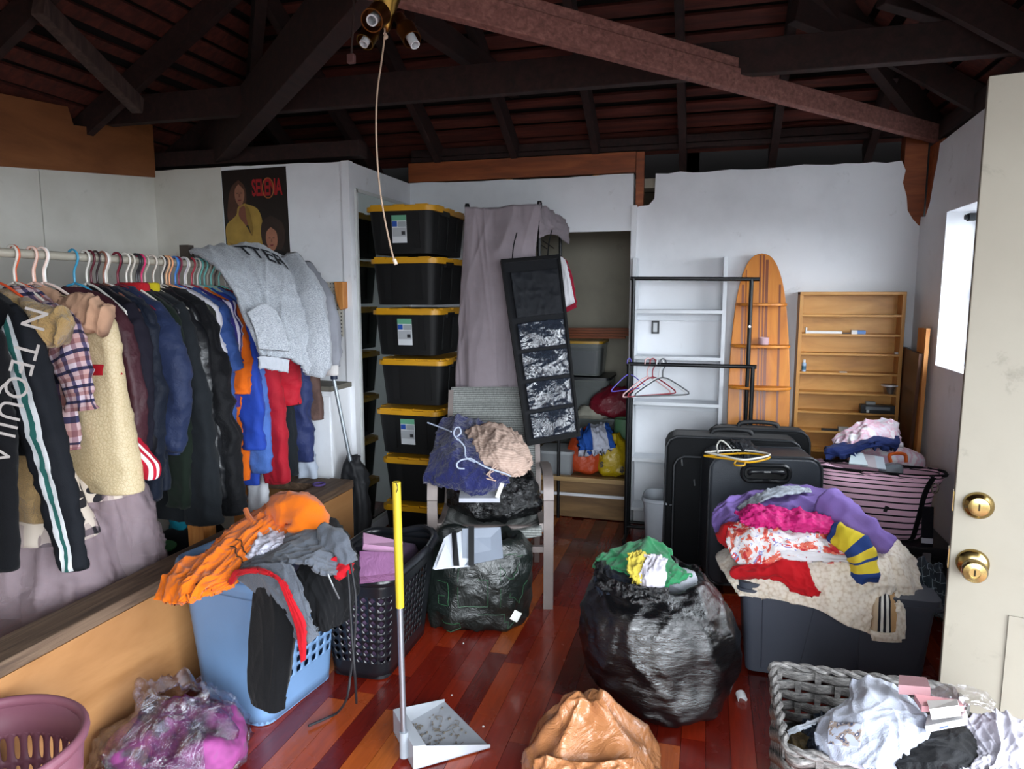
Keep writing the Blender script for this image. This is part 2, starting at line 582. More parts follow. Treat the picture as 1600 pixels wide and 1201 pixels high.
def rr_path(hx, hy, r, n=96):
    """rounded rectangle sampled evenly by arc length, starting at the middle of the +x side"""
    pts = []
    for q, (sx, sy) in enumerate(((1, 1), (-1, 1), (-1, -1), (1, -1))):
        for i in range(9):
            a = q * PI / 2 + i / 8 * PI / 2
            pts.append((sx * (hx - r) + r * math.cos(a), sy * (hy - r) + r * math.sin(a)))
    pts = [(hx, 0)] + pts + [(hx, 0)]
    P = np.array(pts)
    L = np.concatenate([[0], np.cumsum(np.linalg.norm(np.diff(P, axis=0), axis=1))])
    t = np.linspace(0, L[-1], n + 1)
    return np.stack([np.interp(t, L, P[:, 0]), np.interp(t, L, P[:, 1])], 1)
def holed_wall(name, c, rz, bot, top, h, r, mat, parent, nu, nv, hole, z0=0.0, shape='oval', hr=(.3, .34), thick=.004):
    """tapered basket wall; hole(i, j) tells which cells are pierced"""
    pb, pt = rr_path(bot[0] / 2, bot[1] / 2, r, nu * 4), rr_path(top[0] / 2, top[1] / 2, r * 1.15, nu * 4)
    cz, sz = math.cos(rz), math.sin(rz)
    def P(u, v):
        q = u * nu * 4
        i = int(math.floor(q)); f = q - i
        i0, i1 = i % (nu * 4), (i + 1) % (nu * 4)
        b = pb[i0] * (1 - f) + pb[i1] * f; t_ = pt[i0] * (1 - f) + pt[i1] * f
        x, y = b * (1 - v) + t_ * v
        return (c[0] + x * cz - y * sz, c[1] + x * sz + y * cz, z0 + v * h)
    mb = MB()
    for i in range(nu):
        for j in range(nv):
            u0, u1, v0, v1 = i / nu, (i + 1) / nu, j / nv, (j + 1) / nv
            if not hole(i, j):
                for k in range(2):
                    a, b = u0 + (u1 - u0) * k / 2, u0 + (u1 - u0) * (k + 1) / 2
                    mb.add([P(a, v0), P(b, v0), P(b, v1), P(a, v1)], [(0, 1, 2, 3)])
            else:
                m = 16
                outer = []; inner = []
                for k in range(m):
                    an = k * 2 * PI / m
                    ca, sa = math.cos(an), math.sin(an)
                    k_ = .5 / max(abs(ca), abs(sa))
                    outer.append(P(u0 + (u1 - u0) * (.5 + ca * k_), v0 + (v1 - v0) * (.5 + sa * k_)))
                    if shape == 'diamond':
                        w_ = 1 / (abs(ca) + abs(sa)); x, y = ca * w_ * hr[0], sa * w_ * hr[1]
                    else:
                        x, y = math.copysign(abs(ca) ** .75, ca) * hr[0], math.copysign(abs(sa) ** .75, sa) * hr[1]
                    inner.append(P(u0 + (u1 - u0) * (.5 + x), v0 + (v1 - v0) * (.5 + y)))
                mb.add(outer + inner, [(k, (k + 1) % m, m + (k + 1) % m, m + k) for k in range(m)])
    o = mb.build(name, mat, parent, smooth=True)
    import bmesh
    bm = bmesh.new(); bm.from_mesh(o.data); bmesh.ops.remove_doubles(bm, verts=bm.verts, dist=.0004); bm.to_mesh(o.data); bm.free()
    return solid(o, thick)
def rim_tube(name, c, rz, size, r, z, rad, mat, parent, flat=1.0):
    p = rr_path(size[0] / 2, size[1] / 2, r, 72)
    cz, sz = math.cos(rz), math.sin(rz)
    G = []
    for x, y in p[:-1]:
        G.append((c[0] + x * cz - y * sz, c[1] + x * sz + y * cz, z))
    G = np.array(G)
    cen = np.array([c[0], c[1], z])
    out = (G - cen); out /= np.linalg.norm(out, axis=1, keepdims=True)
    a = np.linspace(0, 2 * PI, 10, endpoint=False)
    R = G[None] + out[None] * (np.cos(a) * rad)[:, None, None] + np.array([0, 0, 1])[None, None] * (np.sin(a) * rad * flat)[:, None, None]
    R = np.swapaxes(np.concatenate([R, R[:1]]), 0, 1)
    R = np.concatenate([R, R[:1]])
    return grid_mesh(name, R[:, ::-1], mat, parent, False, 0)
def bag(name, c, prof, mat, parent=None, n=48, fold=(.015, 14, 2), crum=(.012, 14), caps=(True, True), rot=0.0, p=2.2, nv=44, thick=0):
    """sack: prof rows are (z, rx, ry, dx, dy)"""
    return loft(name, [ring_pts((c[0] + q[3], c[1] + q[4], q[0]), q[1], q[2], n, p, rot) for q in prof], mat, parent, nv, fold, crum, caps=caps, thick=thick)
def grid_fn(o, u0, v0, ux, uy, vx, vy, off=.004):
    """map flat (x, y) onto the cloth o: u = u0 + ux x + uy y, v = v0 + vx x + vy y"""
    G = o_G[o.name]
    N = gnormals(G) * o_S.get(o.name, 1)
    nv, nu = G.shape[:2]
    def fn(x, y):
        u = min(max(u0 + ux * x + uy * y, 0), .999) * (nu - 1)
        v = min(max(v0 + vx * x + vy * y, 0), .999) * (nv - 1)
        i, j = int(u), int(v)
        a, b = u - i, v - j
        def bl(A): return A[j, i] * (1 - a) * (1 - b) + A[j, i + 1] * a * (1 - b) + A[j + 1, i] * (1 - a) * b + A[j + 1, i + 1] * a * b
        return bl(G) + bl(N) * off
    return fn
# ================================================================== THE SETTING
wall_paint = None
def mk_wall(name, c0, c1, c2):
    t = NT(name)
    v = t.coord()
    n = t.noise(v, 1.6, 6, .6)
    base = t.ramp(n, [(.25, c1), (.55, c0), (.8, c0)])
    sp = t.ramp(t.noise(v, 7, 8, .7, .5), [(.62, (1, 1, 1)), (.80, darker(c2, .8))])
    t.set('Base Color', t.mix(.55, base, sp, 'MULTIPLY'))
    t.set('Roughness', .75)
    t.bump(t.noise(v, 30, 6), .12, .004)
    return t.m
m_wall = mk_wall('white_wall_paint', '#e4e6ea', '#d2d4d8', '#b8b2a6')
m_wall_old = mk_wall('old_cream_paint', '#d9d6cd', '#c4c0b4', '#9d9484')
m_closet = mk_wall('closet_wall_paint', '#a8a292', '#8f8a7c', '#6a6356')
m_ply_red = wood(['#6a3a1c', '#84502b', '#985f37'], (1, .25, 1), .6, 5)
m_ply = wood(['#8f6136', '#a8784a', '#b8895a'], (1, .3, 1.2), .55, 4)
m_cap = wood(['#3a2c22', '#5c4838', '#7a6450'], (6, .4, 6), .75, 7, bump=.5)
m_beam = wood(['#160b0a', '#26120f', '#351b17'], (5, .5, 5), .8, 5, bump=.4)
m_beam_l = wood(['#5c3a34', '#7b5048', '#94675d'], (9, 3, 9), .8, 6, bump=.5)
m_slat = wood(['#361610', '#4e2017', '#652c20'], (.6, 5, 5), .8, 5, bump=.4, rnd=True)
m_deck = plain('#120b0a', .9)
m_trimwood = wood(['#6a3216', '#8a4620', '#a0582c'], (.5, 4, 4), .6, 5)
m_rawwood = wood(['#a0622c', '#be7c3c', '#d09454'], (4, 4, .5), .6, 5)
t = NT('cherry_plank')
oi = t.n('ShaderNodeObjectInfo')
v = t.coord('Object', (1, 1, 1))
v = t.n('ShaderNodeVectorMath', {0: v, 1: t.n('ShaderNodeCombineXYZ', {0: t.math('MULTIPLY', oi.outputs['Random'], 37), 1: t.math('MULTIPLY', oi.outputs['Random'], 91)}).outputs[0]}, operation='ADD').outputs[0]
vv = t.n('ShaderNodeMapping', {'Vector': v, 'Scale': (28, 2.2, 10)}).outputs[0]
g = t.noise(vv, 2.2, 6, .6, .7)
base = t.ramp(oi.outputs['Random'], [(0, '#5e140a'), (.3, '#7a1c0e'), (.55, '#8e2812'), (.78, '#a03c18'), (.92, '#b86026')])
t.set('Base Color', t.mix(.5, base, t.ramp(g, [(.3, (.35, .35, .35)), (.7, (1, 1, 1))]), 'MULTIPLY'))
t.set('Roughness', t.ramp(t.noise(v, 5, 5), [(.3, (.16, .16, .16)), (.75, (.36, .36, .36))]))
t.set('Coat Weight', .25)
t.set('Coat Roughness', .12)
t.bump(g, .06, .002)
m_plank = t.m
m_floor = wood(['#3c0d06', '#5a1509', '#7a2612'], (12, 1, 1), .28, 3)
m_conc = plain('#4a4846', .9)

# floor slab, extended to the outside ground
mb = MB()
mb.box((-1.1, 2.2, -.06), (5.1, 6.6, .1))
floor = mb.build('floor', m_floor); floor['kind'] = 'structure'
mb = MB(); mb.box((0, 2, -.14), (60, 60, .05))
g_ = mb.build('ground', m_conc); g_['kind'] = 'structure'  # ground out of view, darkened to cut bounce light on the ceiling
# individual planks of the visible floor
PW = .083
pm = {}
def plank_mesh(L):
    L = round(L, 1)
    if L not in pm:
        q = MB(); q.box((0, 0, 0), (PW - .0016, L - .0016, .012))
        me = bpy.data.meshes.new('plank')
        me.from_pydata(q.v, [], q.f)
        me.materials.append(m_plank)
        pm[L] = me
    return pm[L]
rr = random.Random(3)
ix = 0
x = -1.83
while x < 1.16:
    y = 1.25 - rr.random() * .5
    while y < 4.64:
        L = rr.choice([.5, .6, .7, .8, .9, 1.1, 1.3])
        L = min(L, round(4.7 - y, 1))
        if L < .1: break
        o = bpy.data.objects.new('plank', plank_mesh(L))
        COL.objects.link(o)
        o.parent = floor
        o.matrix_parent_inverse = Matrix.Translation(-floor.location)
        o.location = (x, y + L / 2, -.006)
        y += L
    x += PW
# walls
def jag(pts, n, amp, seed):
    r = random.Random(seed)
    out = []
    for a, b in zip(pts[:-1], pts[1:]):
        for i in range(n):
            t_ = i / n
            out.append((a[0] + (b[0] - a[0]) * t_ + r.uniform(-amp, amp) * .4, a[1] + (b[1] - a[1]) * t_ + r.uniform(-amp, amp)))
    out.append(pts[-1])
    return out
YB = 4.7
wb = struct('wall_back', (0, YB, 0))
def ywall(name, poly, mat, y0, y1, parent):
    m = MB(); m.prism(poly, lambda x, z: (x, y0, z), lambda x, z: (x, y1, z))
    return m.build(name, mat, parent)
top = jag([(1.05, 2.32), (.6, 2.325), (.1, 2.315), (-.36, 2.315)], 6, .006, 2)
ywall('plaster_panel', [(-.49, 0), (1.3, 0), (1.3, 1.95), (1.165, 1.95), (1.13, 1.99), (1.10, 2.04), (1.09, 2.12), (1.065, 2.2), (1.075, 2.27)] + top + [(-.365, 2.16), (-.40, 2.12), (-.46, 2.115), (-.49, 2.1)], m_wall, YB, YB + .1, wb)
top = jag([(-.5, 2.32), (-1.1, 2.315), (-2.06, 2.325)], 7, .004, 5)
ywall('header_panel', [(-2.06, 1.975), (-.5, 1.975)] + top, m_wall, YB, YB + .1, wb)
ywall('plaster_panel', [(-2.06, 0), (-1.3, 0), (-1.3, 1.975), (-2.06, 1.975)], m_wall, YB, YB + .1, wb)
mb = MB(); mb.box((-.462, YB + .05, 2.25), (.05, .05, .42)); mb.build('stud', m_trimwood, wb)
mb = MB(); mb.box((1.13, YB + .07, 2.2), (.12, .1, .6)); mb.build('stud', m_trimwood, wb)
mb = MB(); mb.box((-1.28, YB + .03, 2.395), (1.58, .04, .13)); mb.build('fascia_board', m_trimwood, wb)
for xx in (-1.9, -1.35, -.75):
    mb = MB(); mb.box((xx, YB + .06, 2.33), (.04, .05, .1)); mb.build('stud', m_rawwood, wb)
mb = MB(); mb.box((-.49, YB - .006, 1.14), (.035, .03, 1.96)); mb.box((-.9, YB - .004, 1.975), (.83, .02, .03)); mb.build('casing', m_wall, wb)
# closet beyond the back wall
wc = struct('wall_closet', (-.9, 5.3, 0))
mb = MB()
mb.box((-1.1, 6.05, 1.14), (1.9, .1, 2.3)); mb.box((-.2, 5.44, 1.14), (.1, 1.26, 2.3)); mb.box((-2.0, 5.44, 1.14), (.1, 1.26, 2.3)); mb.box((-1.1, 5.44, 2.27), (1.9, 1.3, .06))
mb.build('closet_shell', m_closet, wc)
mb = MB(); mb.box((-1.1, 5.36, .14), (1.74, 1.28, .27)); mb.build('raised_floor', wood(['#5a4128', '#765a38', '#8d6d45'], (.5, 4, 4), .6, 5), wc)
mb = MB(); mb.box((-.93, 4.70, .285), (.86, .05, .03)); mb.build('step_nosing', wood(['#8d7048', '#a88a5c', '#bda070'], (.5, 4, 4), .5, 5), wc)
mb = MB(); mb.box((-.93, 4.692, .175), (.86, .012, .02)); mb.build('step_moulding', m_wall, wc)
# right wall with window opening
XR = 1.17
wr = struct('wall_right', (XR, 3.3, 0))
def xwall(name, poly, mat, x0, x1, parent):
    m = MB(); m.prism(poly, lambda y, z: (x0, y, z), lambda y, z: (x1, y, z))
    return m.build(name, mat, parent)
WY0, WY1, WZ0, WZ1 = 2.45, 4.21, 1.165, 1.975  # near end of the window, out of view, widened to bring in more light
top = jag([(1.9, 2.42), (3.2, 2.40), (4.42, 2.36)], 6, .006, 9)
xwall('plaster_panel', [(1.9, 0), (4.7, 0), (4.7, WZ0), (1.9, WZ0)], m_wall, XR, XR + .22, wr)
xwall('plaster_panel', [(1.9, WZ0), (WY0, WZ0), (WY0, WZ1), (1.9, WZ1)], m_wall, XR, XR + .22, wr)
xwall('plaster_panel', [(WY1, WZ0), (4.7, WZ0), (4.7, WZ1), (WY1, WZ1)], m_wall, XR, XR + .22, wr)
xwall('plaster_panel', [(1.9, WZ1), (4.7, WZ1), (4.69, 2.0), (4.6, 1.99), (4.53, 2.06), (4.5, 2.14), (4.48, 2.2), (4.44, 2.28)] + top[::-1], m_wall, XR, XR + .22, wr)
mb = MB(); mb.box((XR + .08, 4.6, 2.15), (.1, .24, .5)); mb.build('corner_post', m_trimwood, wr)
mb = MB(); mb.box((XR + .12, 1.75, 1.2), (.24, .3, 2.42)); mb.box((XR + .28, .5, 2.25), (.1, 2.9, .36)); mb.box((XR + .28, -.55, 1.2), (.1, .2, 2.42)); mb.build('jamb_wall', m_wall, wr)  # side doorway out of view, cut wider to admit more daylight
m_frame = plain('#dfe3e6', .5)
win = struct('window_1', (XR + .17, 3.83, WZ0))
mb = MB()
for yy in (WY0 + .02, WY1 - .02, WY1 - .44, WY1 - .88, WY1 - 1.32): mb.box((XR + .17, yy, (WZ0 + WZ1) / 2), (.04, .04, WZ1 - WZ0))
for zz in (WZ0 + .02, WZ1 - .02, (WZ0 + WZ1) / 2): mb.box((XR + .17, (WY0 + WY1) / 2, zz), (.04, WY1 - WY0, .04))
mb.build('window_frame', m_frame, win)
t = NT('window_glass')
t.set('Base Color', (1, 1, 1, 1)); t.set('Roughness', .02); t.set('Alpha', .08)
m_glass = t.m
for yy in (WY1 - .23, WY1 - .66, WY1 - 1.1, WY1 - 1.54):
    for zz in (WZ0 + .21, WZ1 - .21):
        mb = MB(); mb.box((XR + .17, yy, zz), (.004, .40, .37)); mb.build('pane', m_glass, win)
mb = MB(); mb.box((XR + .10, (WY0 + WY1) / 2, WZ0 + .006), (.2, WY1 - WY0, .012)); mb.build('window_sill', m_wall, win)
mb = MB(); mb.box((XR + .03, 3.93, 1.92), (.03, .05, .035)); mb.cyl((XR + .03, 3.93, 1.92), (XR - .0, 3.93, 1.92), .012); mb.build('curtain_bracket', plain('#22262a', .5, .4), win)
# left wall
XL = -3.42
wl = struct('wall_left', (XL, 2, 0))
xwall('cream_panel', [(-1, 0), (3.0, 0), (3.0, 2.215), (-1, 2.02)], m_wall_old, XL - .08, XL, wl)
xwall('cream_panel', [(3.006, 0), (3.82, 0), (3.82, 2.285), (3.006, 2.215)], m_wall_old, XL - .08, XL, wl)
xwall('plywood_panel', [(1.0, 2.0), (3.815, 2.285), (3.815, 2.645), (3.37, 2.585), (3.35, 2.49), (3.23, 2.475), (3.20, 2.565), (2.76, 2.53), (2.74, 2.42), (2.60, 2.40), (2.58, 2.5), (1.0, 2.36)], m_ply_red, XL - .05, XL + .012, wl)
# poster wall (alcove front) and its return with the mirror
YA, XA = 3.81, -2.055
wa = struct('wall_alcove', (-2.7, YA, 0))
tp = jag([(-2.92, 2.325), (XL, 2.325)], 6, .004, 11)
ywall('plaster_panel', [(XL, 0), (-2.925, 0)] + tp[:-1] + [(XL, 2.325)], m_wall_old, YA, YA + .06, wa)
tp = jag([(XA, 2.318), (-2.92, 2.325)], 8, .004, 12)
ywall('plaster_panel', [(-2.92, 0), (XA, 0)] + tp, m_wall, YA, YA + .06, wa)
mb = MB(); mb.box((XA - .03, (YA + YB) / 2 + .03, 1.16), (.06, YB - YA, 2.32)); mb.build('return_panel', m_wall, wa)
mb = MB(); mb.box((XA - .01, YA + .005, 1.16), (.05, .05, 2.318)); mb.build('corner_bead', m_wall, wa)
# low partition
XP = -1.9
wp = struct('wall_partition', (XP, 2, 0))
mb = MB(); mb.box((XP - .01, 1.83, .235), (.02, 3.28, .47)); mb.build('plywood_panel', m_ply, wp)
mb = MB(); mb.box((XP - .13, 1.83, .235), (.02, 3.28, .47)); mb.build('plywood_panel', m_ply, wp)
mb = MB(); mb.box((XP - .07, 1.83, .495), (.145, 3.3, .045)); mb.build('cap_board', m_cap, wp, bevel=.004)
mb = MB(); mb.box((XP - .42, 3.40, .495), (.56, .13, .045)); mb.build('cap_board', m_cap, wp, bevel=.004)
mb = MB(); mb.box((XP - .42, 3.45, .235), (.56, .02, .47)); mb.build('plywood_panel', m_ply, wp)
for yy in (2.85, 3.2): 
    mb = MB(); mb.box((XP - .5, yy, .33), (.09, .09, .66)); mb.build('stud', m_rawwood, wp)
mb = MB(); mb.box((XP - .3, 3.3, .36), (.5, .04, .13)); mb.build('blocking', m_rawwood, wp)
mb = MB(); mb.box((XP + .02, 2.4, .012), (.06, 2.1, .024)); b_ = mb.build('baseboard_left', wood(['#6e3a1e', '#8a4f2c', '#a0653c'], (4, .5, 4), .4, 5)); b_['kind'] = 'structure'
# front wall behind the viewpoint; its unseen doorway is sized to let daylight in
wf = struct('wall_front', (-1, -1.1, 0))
mb = MB()
mb.box((-1.95, -.6, 1.2), (3.1, .1, 2.4)); mb.box((.5, -.6, 2.34), (1.9, .1, .16))
mb.build('plaster_panel', m_wall_old, wf)
# dark boarding added to stop sky light leaking in above the walls
wo = struct('wall_light_stop', (-1, 5, 0))
mb = MB()
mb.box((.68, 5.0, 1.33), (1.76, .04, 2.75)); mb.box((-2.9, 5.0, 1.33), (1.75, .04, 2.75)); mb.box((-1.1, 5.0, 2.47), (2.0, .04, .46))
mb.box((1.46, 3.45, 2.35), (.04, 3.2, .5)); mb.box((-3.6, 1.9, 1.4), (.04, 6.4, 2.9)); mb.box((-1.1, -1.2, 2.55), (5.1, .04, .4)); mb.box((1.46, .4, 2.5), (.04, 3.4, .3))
mb.build('light_leak_boarding', m_deck, wo)
# ---------------------------------------------------------------- roof
EZ = 2.44
AP = Vector((-1.1, 2.0, 4.12))
c_bl, c_br, c_fr, c_fl = Vector((-3.6, 4.95, EZ)), Vector((1.4, 4.95, EZ)), Vector((1.4, -1.3, EZ)), Vector((-3.6, -1.3, EZ))
ceil = struct('ceiling', (-1.1, 2.0, EZ))
up_ = Vector((0, 0, .1))
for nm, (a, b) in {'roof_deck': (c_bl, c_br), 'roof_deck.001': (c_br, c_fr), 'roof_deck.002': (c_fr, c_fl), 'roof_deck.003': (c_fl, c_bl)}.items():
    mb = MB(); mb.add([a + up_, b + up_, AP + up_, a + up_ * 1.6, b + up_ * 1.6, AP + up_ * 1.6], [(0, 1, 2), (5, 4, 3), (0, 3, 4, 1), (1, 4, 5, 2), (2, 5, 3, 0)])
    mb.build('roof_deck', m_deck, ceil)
def slope(a, b, n, rafters, tmax=.86):
    nrm = (b - a).cross(AP - a).normalized()
    if nrm.z < 0: nrm = -nrm
    for i in range(n):
        t_ = (i + .55) / n * tmax
        p, q = a.lerp(AP, t_), b.lerp(AP, t_)
        m = MB(); m.bar(p + nrm * .035, q + nrm * .035, .075 + .02 * math.sin(i * 7.3), .02, nrm)
        m.build('sheathing_board', m_slat, ceil)
    ab = (b - a)
    for s_ in rafters:
        foot = a + ab * s_
        # rafter runs up the slope until it meets the hip
        k = min(s_, 1 - s_) * 2
        mid = a + ab * .5
        topp = foot + (AP - mid) * k
        m = MB(); m.bar(foot - nrm * .045, topp - nrm * .045, .045, .12, nrm)
        m.build('rafter', m_beam, ceil)
slope(c_bl, c_br, 24, [.13, .24, .35, .46, .57, .68, .79, .9])
slope(c_br, c_fr, 22, [.14, .26, .38, .5])
slope(c_fl, c_bl, 22, [.5, .62, .74, .86])
for c in (c_bl, c_br, c_fl, c_fr):
    m = MB(); m.bar(c - up_ * .6, AP - up_ * .6, .06, .17); m.build('hip_rafter', m_beam, ceil)
def beam(name, a, b, w_, h_, mat):
    m = MB(); m.bar(a, b, w_, h_); return m.build(name, mat, ceil, bevel=.004)
# wall plates
beam('wall_plate', (-2.06, 4.80, 2.53), (1.3, 4.80, 2.53), .12, .05, m_beam)
beam('wall_plate', (-2.06, 4.76, 2.485), (1.2, 4.76, 2.485), .06, .03, m_beam)
beam('wall_plate', (1.27, 1.9, 2.47), (1.27, 4.8, 2.47), .12, .1, m_beam)
beam('wall_plate', (-3.5, 3.9, 2.40), (-2.0, 3.9, 2.40), .1, .09, m_beam)
beam('wall_plate', (-3.5, -1, 2.6), (-3.5, 3.9, 2.66), .1, .09, m_beam)
# tie beams
beam('tie_beam', at(1478, 213, Y=4.72), at(560, -32, Z=2.56), .05, .095, m_beam_l)
a1, b1 = at(1478, 213, Y=4.72), at(560, -32, Z=2.56)
L1 = np.array(b1) - np.array(a1)
off = np.array([.0, .0, .07])
beam('tie_beam', a1 + L1 * .42 + off, a1 + L1 * 1.02 + off, .035, .045, m_beam_l)
beam('tie_beam', (-3.5, 3.48, 2.60), (1.35, 3.48, 2.60), .06, .15, m_beam)
beam('tie_beam', (-3.3, 4.15, 2.43), at(585, -60, Z=2.75), .09, .24, m_beam)
beam('tie_beam', at(216, 166, Z=2.55), at(60, 8, Z=2.78), .06, .085, wood(['#2c1f1c', '#42312c', '#57443d'], (5, 5, 1), .85, 6, bump=.5))
beam('tie_beam', at(1240, 15, Z=2.9), at(1560, 150, Z=2.62), .06, .12, m_beam)
beam('tie_beam', at(1380, -15, Z=2.85), at(1640, 62, Z=2.7), .06, .13, m_beam)
beam('collar_brace', at(640, 20, Z=2.85), at(850, 170, Z=2.85), .06, .12, m_beam)
beam('collar_brace', at(0, 130, Z=2.8), at(180, 30, Z=3.0), .06, .12, m_beam)
# pinholes of daylight are left out; a strip of torn felt shows above the plate
for q, (px, py) in enumerate(((300, 248), (790, 228), (1330, 205))):
    p = at(px, py, Y=4.84)
    m = MB(); m.box(p, (.3, .004, .015)); m.build('felt_strip', plain('#8d8a84', .9), ceil)

# ---------------------------------------------------------------- entry door, standing open
e0 = np.array([.597, 1.916]); ddir = np.array([.973, -.232]); dn = np.array([-.232, -.973])
DR = struct('door_1', (float(e0[0]), float(e0[1]), 0))
m_door = mk_wall('door_paint', '#7f7a6e', '#767064', '#655d50')
def dpt(s_, z, o_=0): p = e0 + ddir * s_ + dn * o_; return (p[0], p[1], z)
mb = MB(); mb.prism([(0, .01), (.84, .01), (.84, 2.045), (0, 2.045)], lambda s_, z: dpt(s_, z, 0), lambda s_, z: dpt(s_, z, -.044))
mb.build('door_leaf', m_door, DR, bevel=.002)
def panel(s0, s1, z0, z1):
    m = MB()
    for (a, b, c, d) in ((s0, s1, z0, z0 + .018), (s0, s1, z1 - .018, z1), (s0, s0 + .018, z0 + .018, z1 - .018), (s1 - .018, s1, z0 + .018, z1 - .018)):
        m.prism([(a, c), (b, c), (b, d), (a, d)], lambda s_, z: dpt(s_, z, .005), lambda s_, z: dpt(s_, z, -.001))
    m.build('panel_moulding', m_door, DR)
panel(.13, .71, .16, .78)
brass = plain('#a08a58', .22, 1.0, var=.1)
dk = plain('#2b2414', .4, .8)
yv = Matrix(((ddir[0], 0, dn[0]), (ddir[1], 0, dn[1]), (0, 1, 0)))
def hard(prof, s_, z, name, mat, par):
    m = MB(); m.lathe(prof, dpt(s_, z, .0), 28, yv); return m.build(name, mat, par, smooth=True)
db = hard([(.0335, 0), (.033, .006), (.029, .014), (.024, .016), (.022, .02), (.014, .022), (0, .022)], .050, 1.042, 'deadbolt', brass, DR)
mb = MB(); mb.box(dpt(.050, 1.042, .0225), (.003, .003, .016)); mb.build('keyhole', dk, db)
kb = hard([(.036, 0), (.035, .006), (.03, .012), (.014, .016), (.012, .035), (.02, .04), (.027, .05), (.028, .062), (.024, .072), (.012, .074), (.012, .071), (0, .071)], .048, .895, 'door_knob', brass, DR)
mb = MB(); mb.box(dpt(.048, .895, .0725), (.003, .003, .014)); mb.build('keyhole', dk, kb)
mb = MB()
for zz in (1.042, .895):
    p = dpt(-.001, zz, -.022); mb.box(p, (.003, .022, .05), rz=math.atan2(ddir[1], ddir[0]))
mb.build('latch_plate', brass, DR)
# ================================================================== CLOTHES RAIL ON THE LEFT
RX, RZ = -2.46, 1.70
rail = thing('closet_rod', 'long painted metal closet rod carrying the row of hung clothes', 'rod', (RX, 2.4, RZ))
mb = MB(); mb.cyl((RX, .6, RZ), (RX, 3.8, RZ), .017); mb.build('rod', plain('#b9b3a4', .45, .2), rail, smooth=True)
mb = MB(); mb.box((RX, 3.79, RZ + .01), (.09, .03, .12)); mb.build('rod_bracket', plain('#3a322c', .7), rail)
mb = MB(); mb.box((RX - .02, 2.95, RZ + .05), (.05, .04, .08)); mb.build('rod_bracket', plain('#3a322c', .7), rail)
# --- hangers
def hanger_mesh():
    hk = [(0, 0, -.105), (0, 0, -.06), (.012, 0, -.035), (.024, 0, -.01), (.022, 0, .012), (.008, 0, .026), (-.010, 0, .026), (-.023, 0, .012), (-.025, 0, -.012)]
    q = MB(); q.tube(hk, .0045, 8, 4)
    a = bpy.data.meshes.new('hook'); a.from_pydata(q.v, [], q.f)
    q = MB()
    q.tube([(0, 0, -.105), (.06, 0, -.125), (.19, 0, -.205), (.205, 0, -.222), (.19, 0, -.235), (0, 0, -.235), (-.19, 0, -.235), (-.205, 0, -.222), (-.19, 0, -.205), (-.06, 0, -.125), (0, 0, -.105)], .005, 8, 4)
    b = bpy.data.meshes.new('shoulder_bar'); b.from_pydata(q.v, [], q.f)
    for me in (a, b):
        me.materials.append(None)
        for p in me.polygons: p.use_smooth = True
    return a, b
HK, HB = hanger_mesh()
def hanger(label, col, loc, rz=0, group='hangers on the closet rod', tilt=0, scale=1.0, ry=0):
    o = thing('clothes_hanger', label, 'hanger', loc, rz, group)
    o.rotation_euler = (tilt, ry, rz)
    o.scale = (scale,) * 3
    m = plain(col, .35, 0, .06)
    for nm, me in (('hook', HK), ('shoulder_bar', HB)):
        c = bpy.data.objects.new(nm, me); COL.objects.link(c); c.parent = o
        recolor(c, m)
    return o
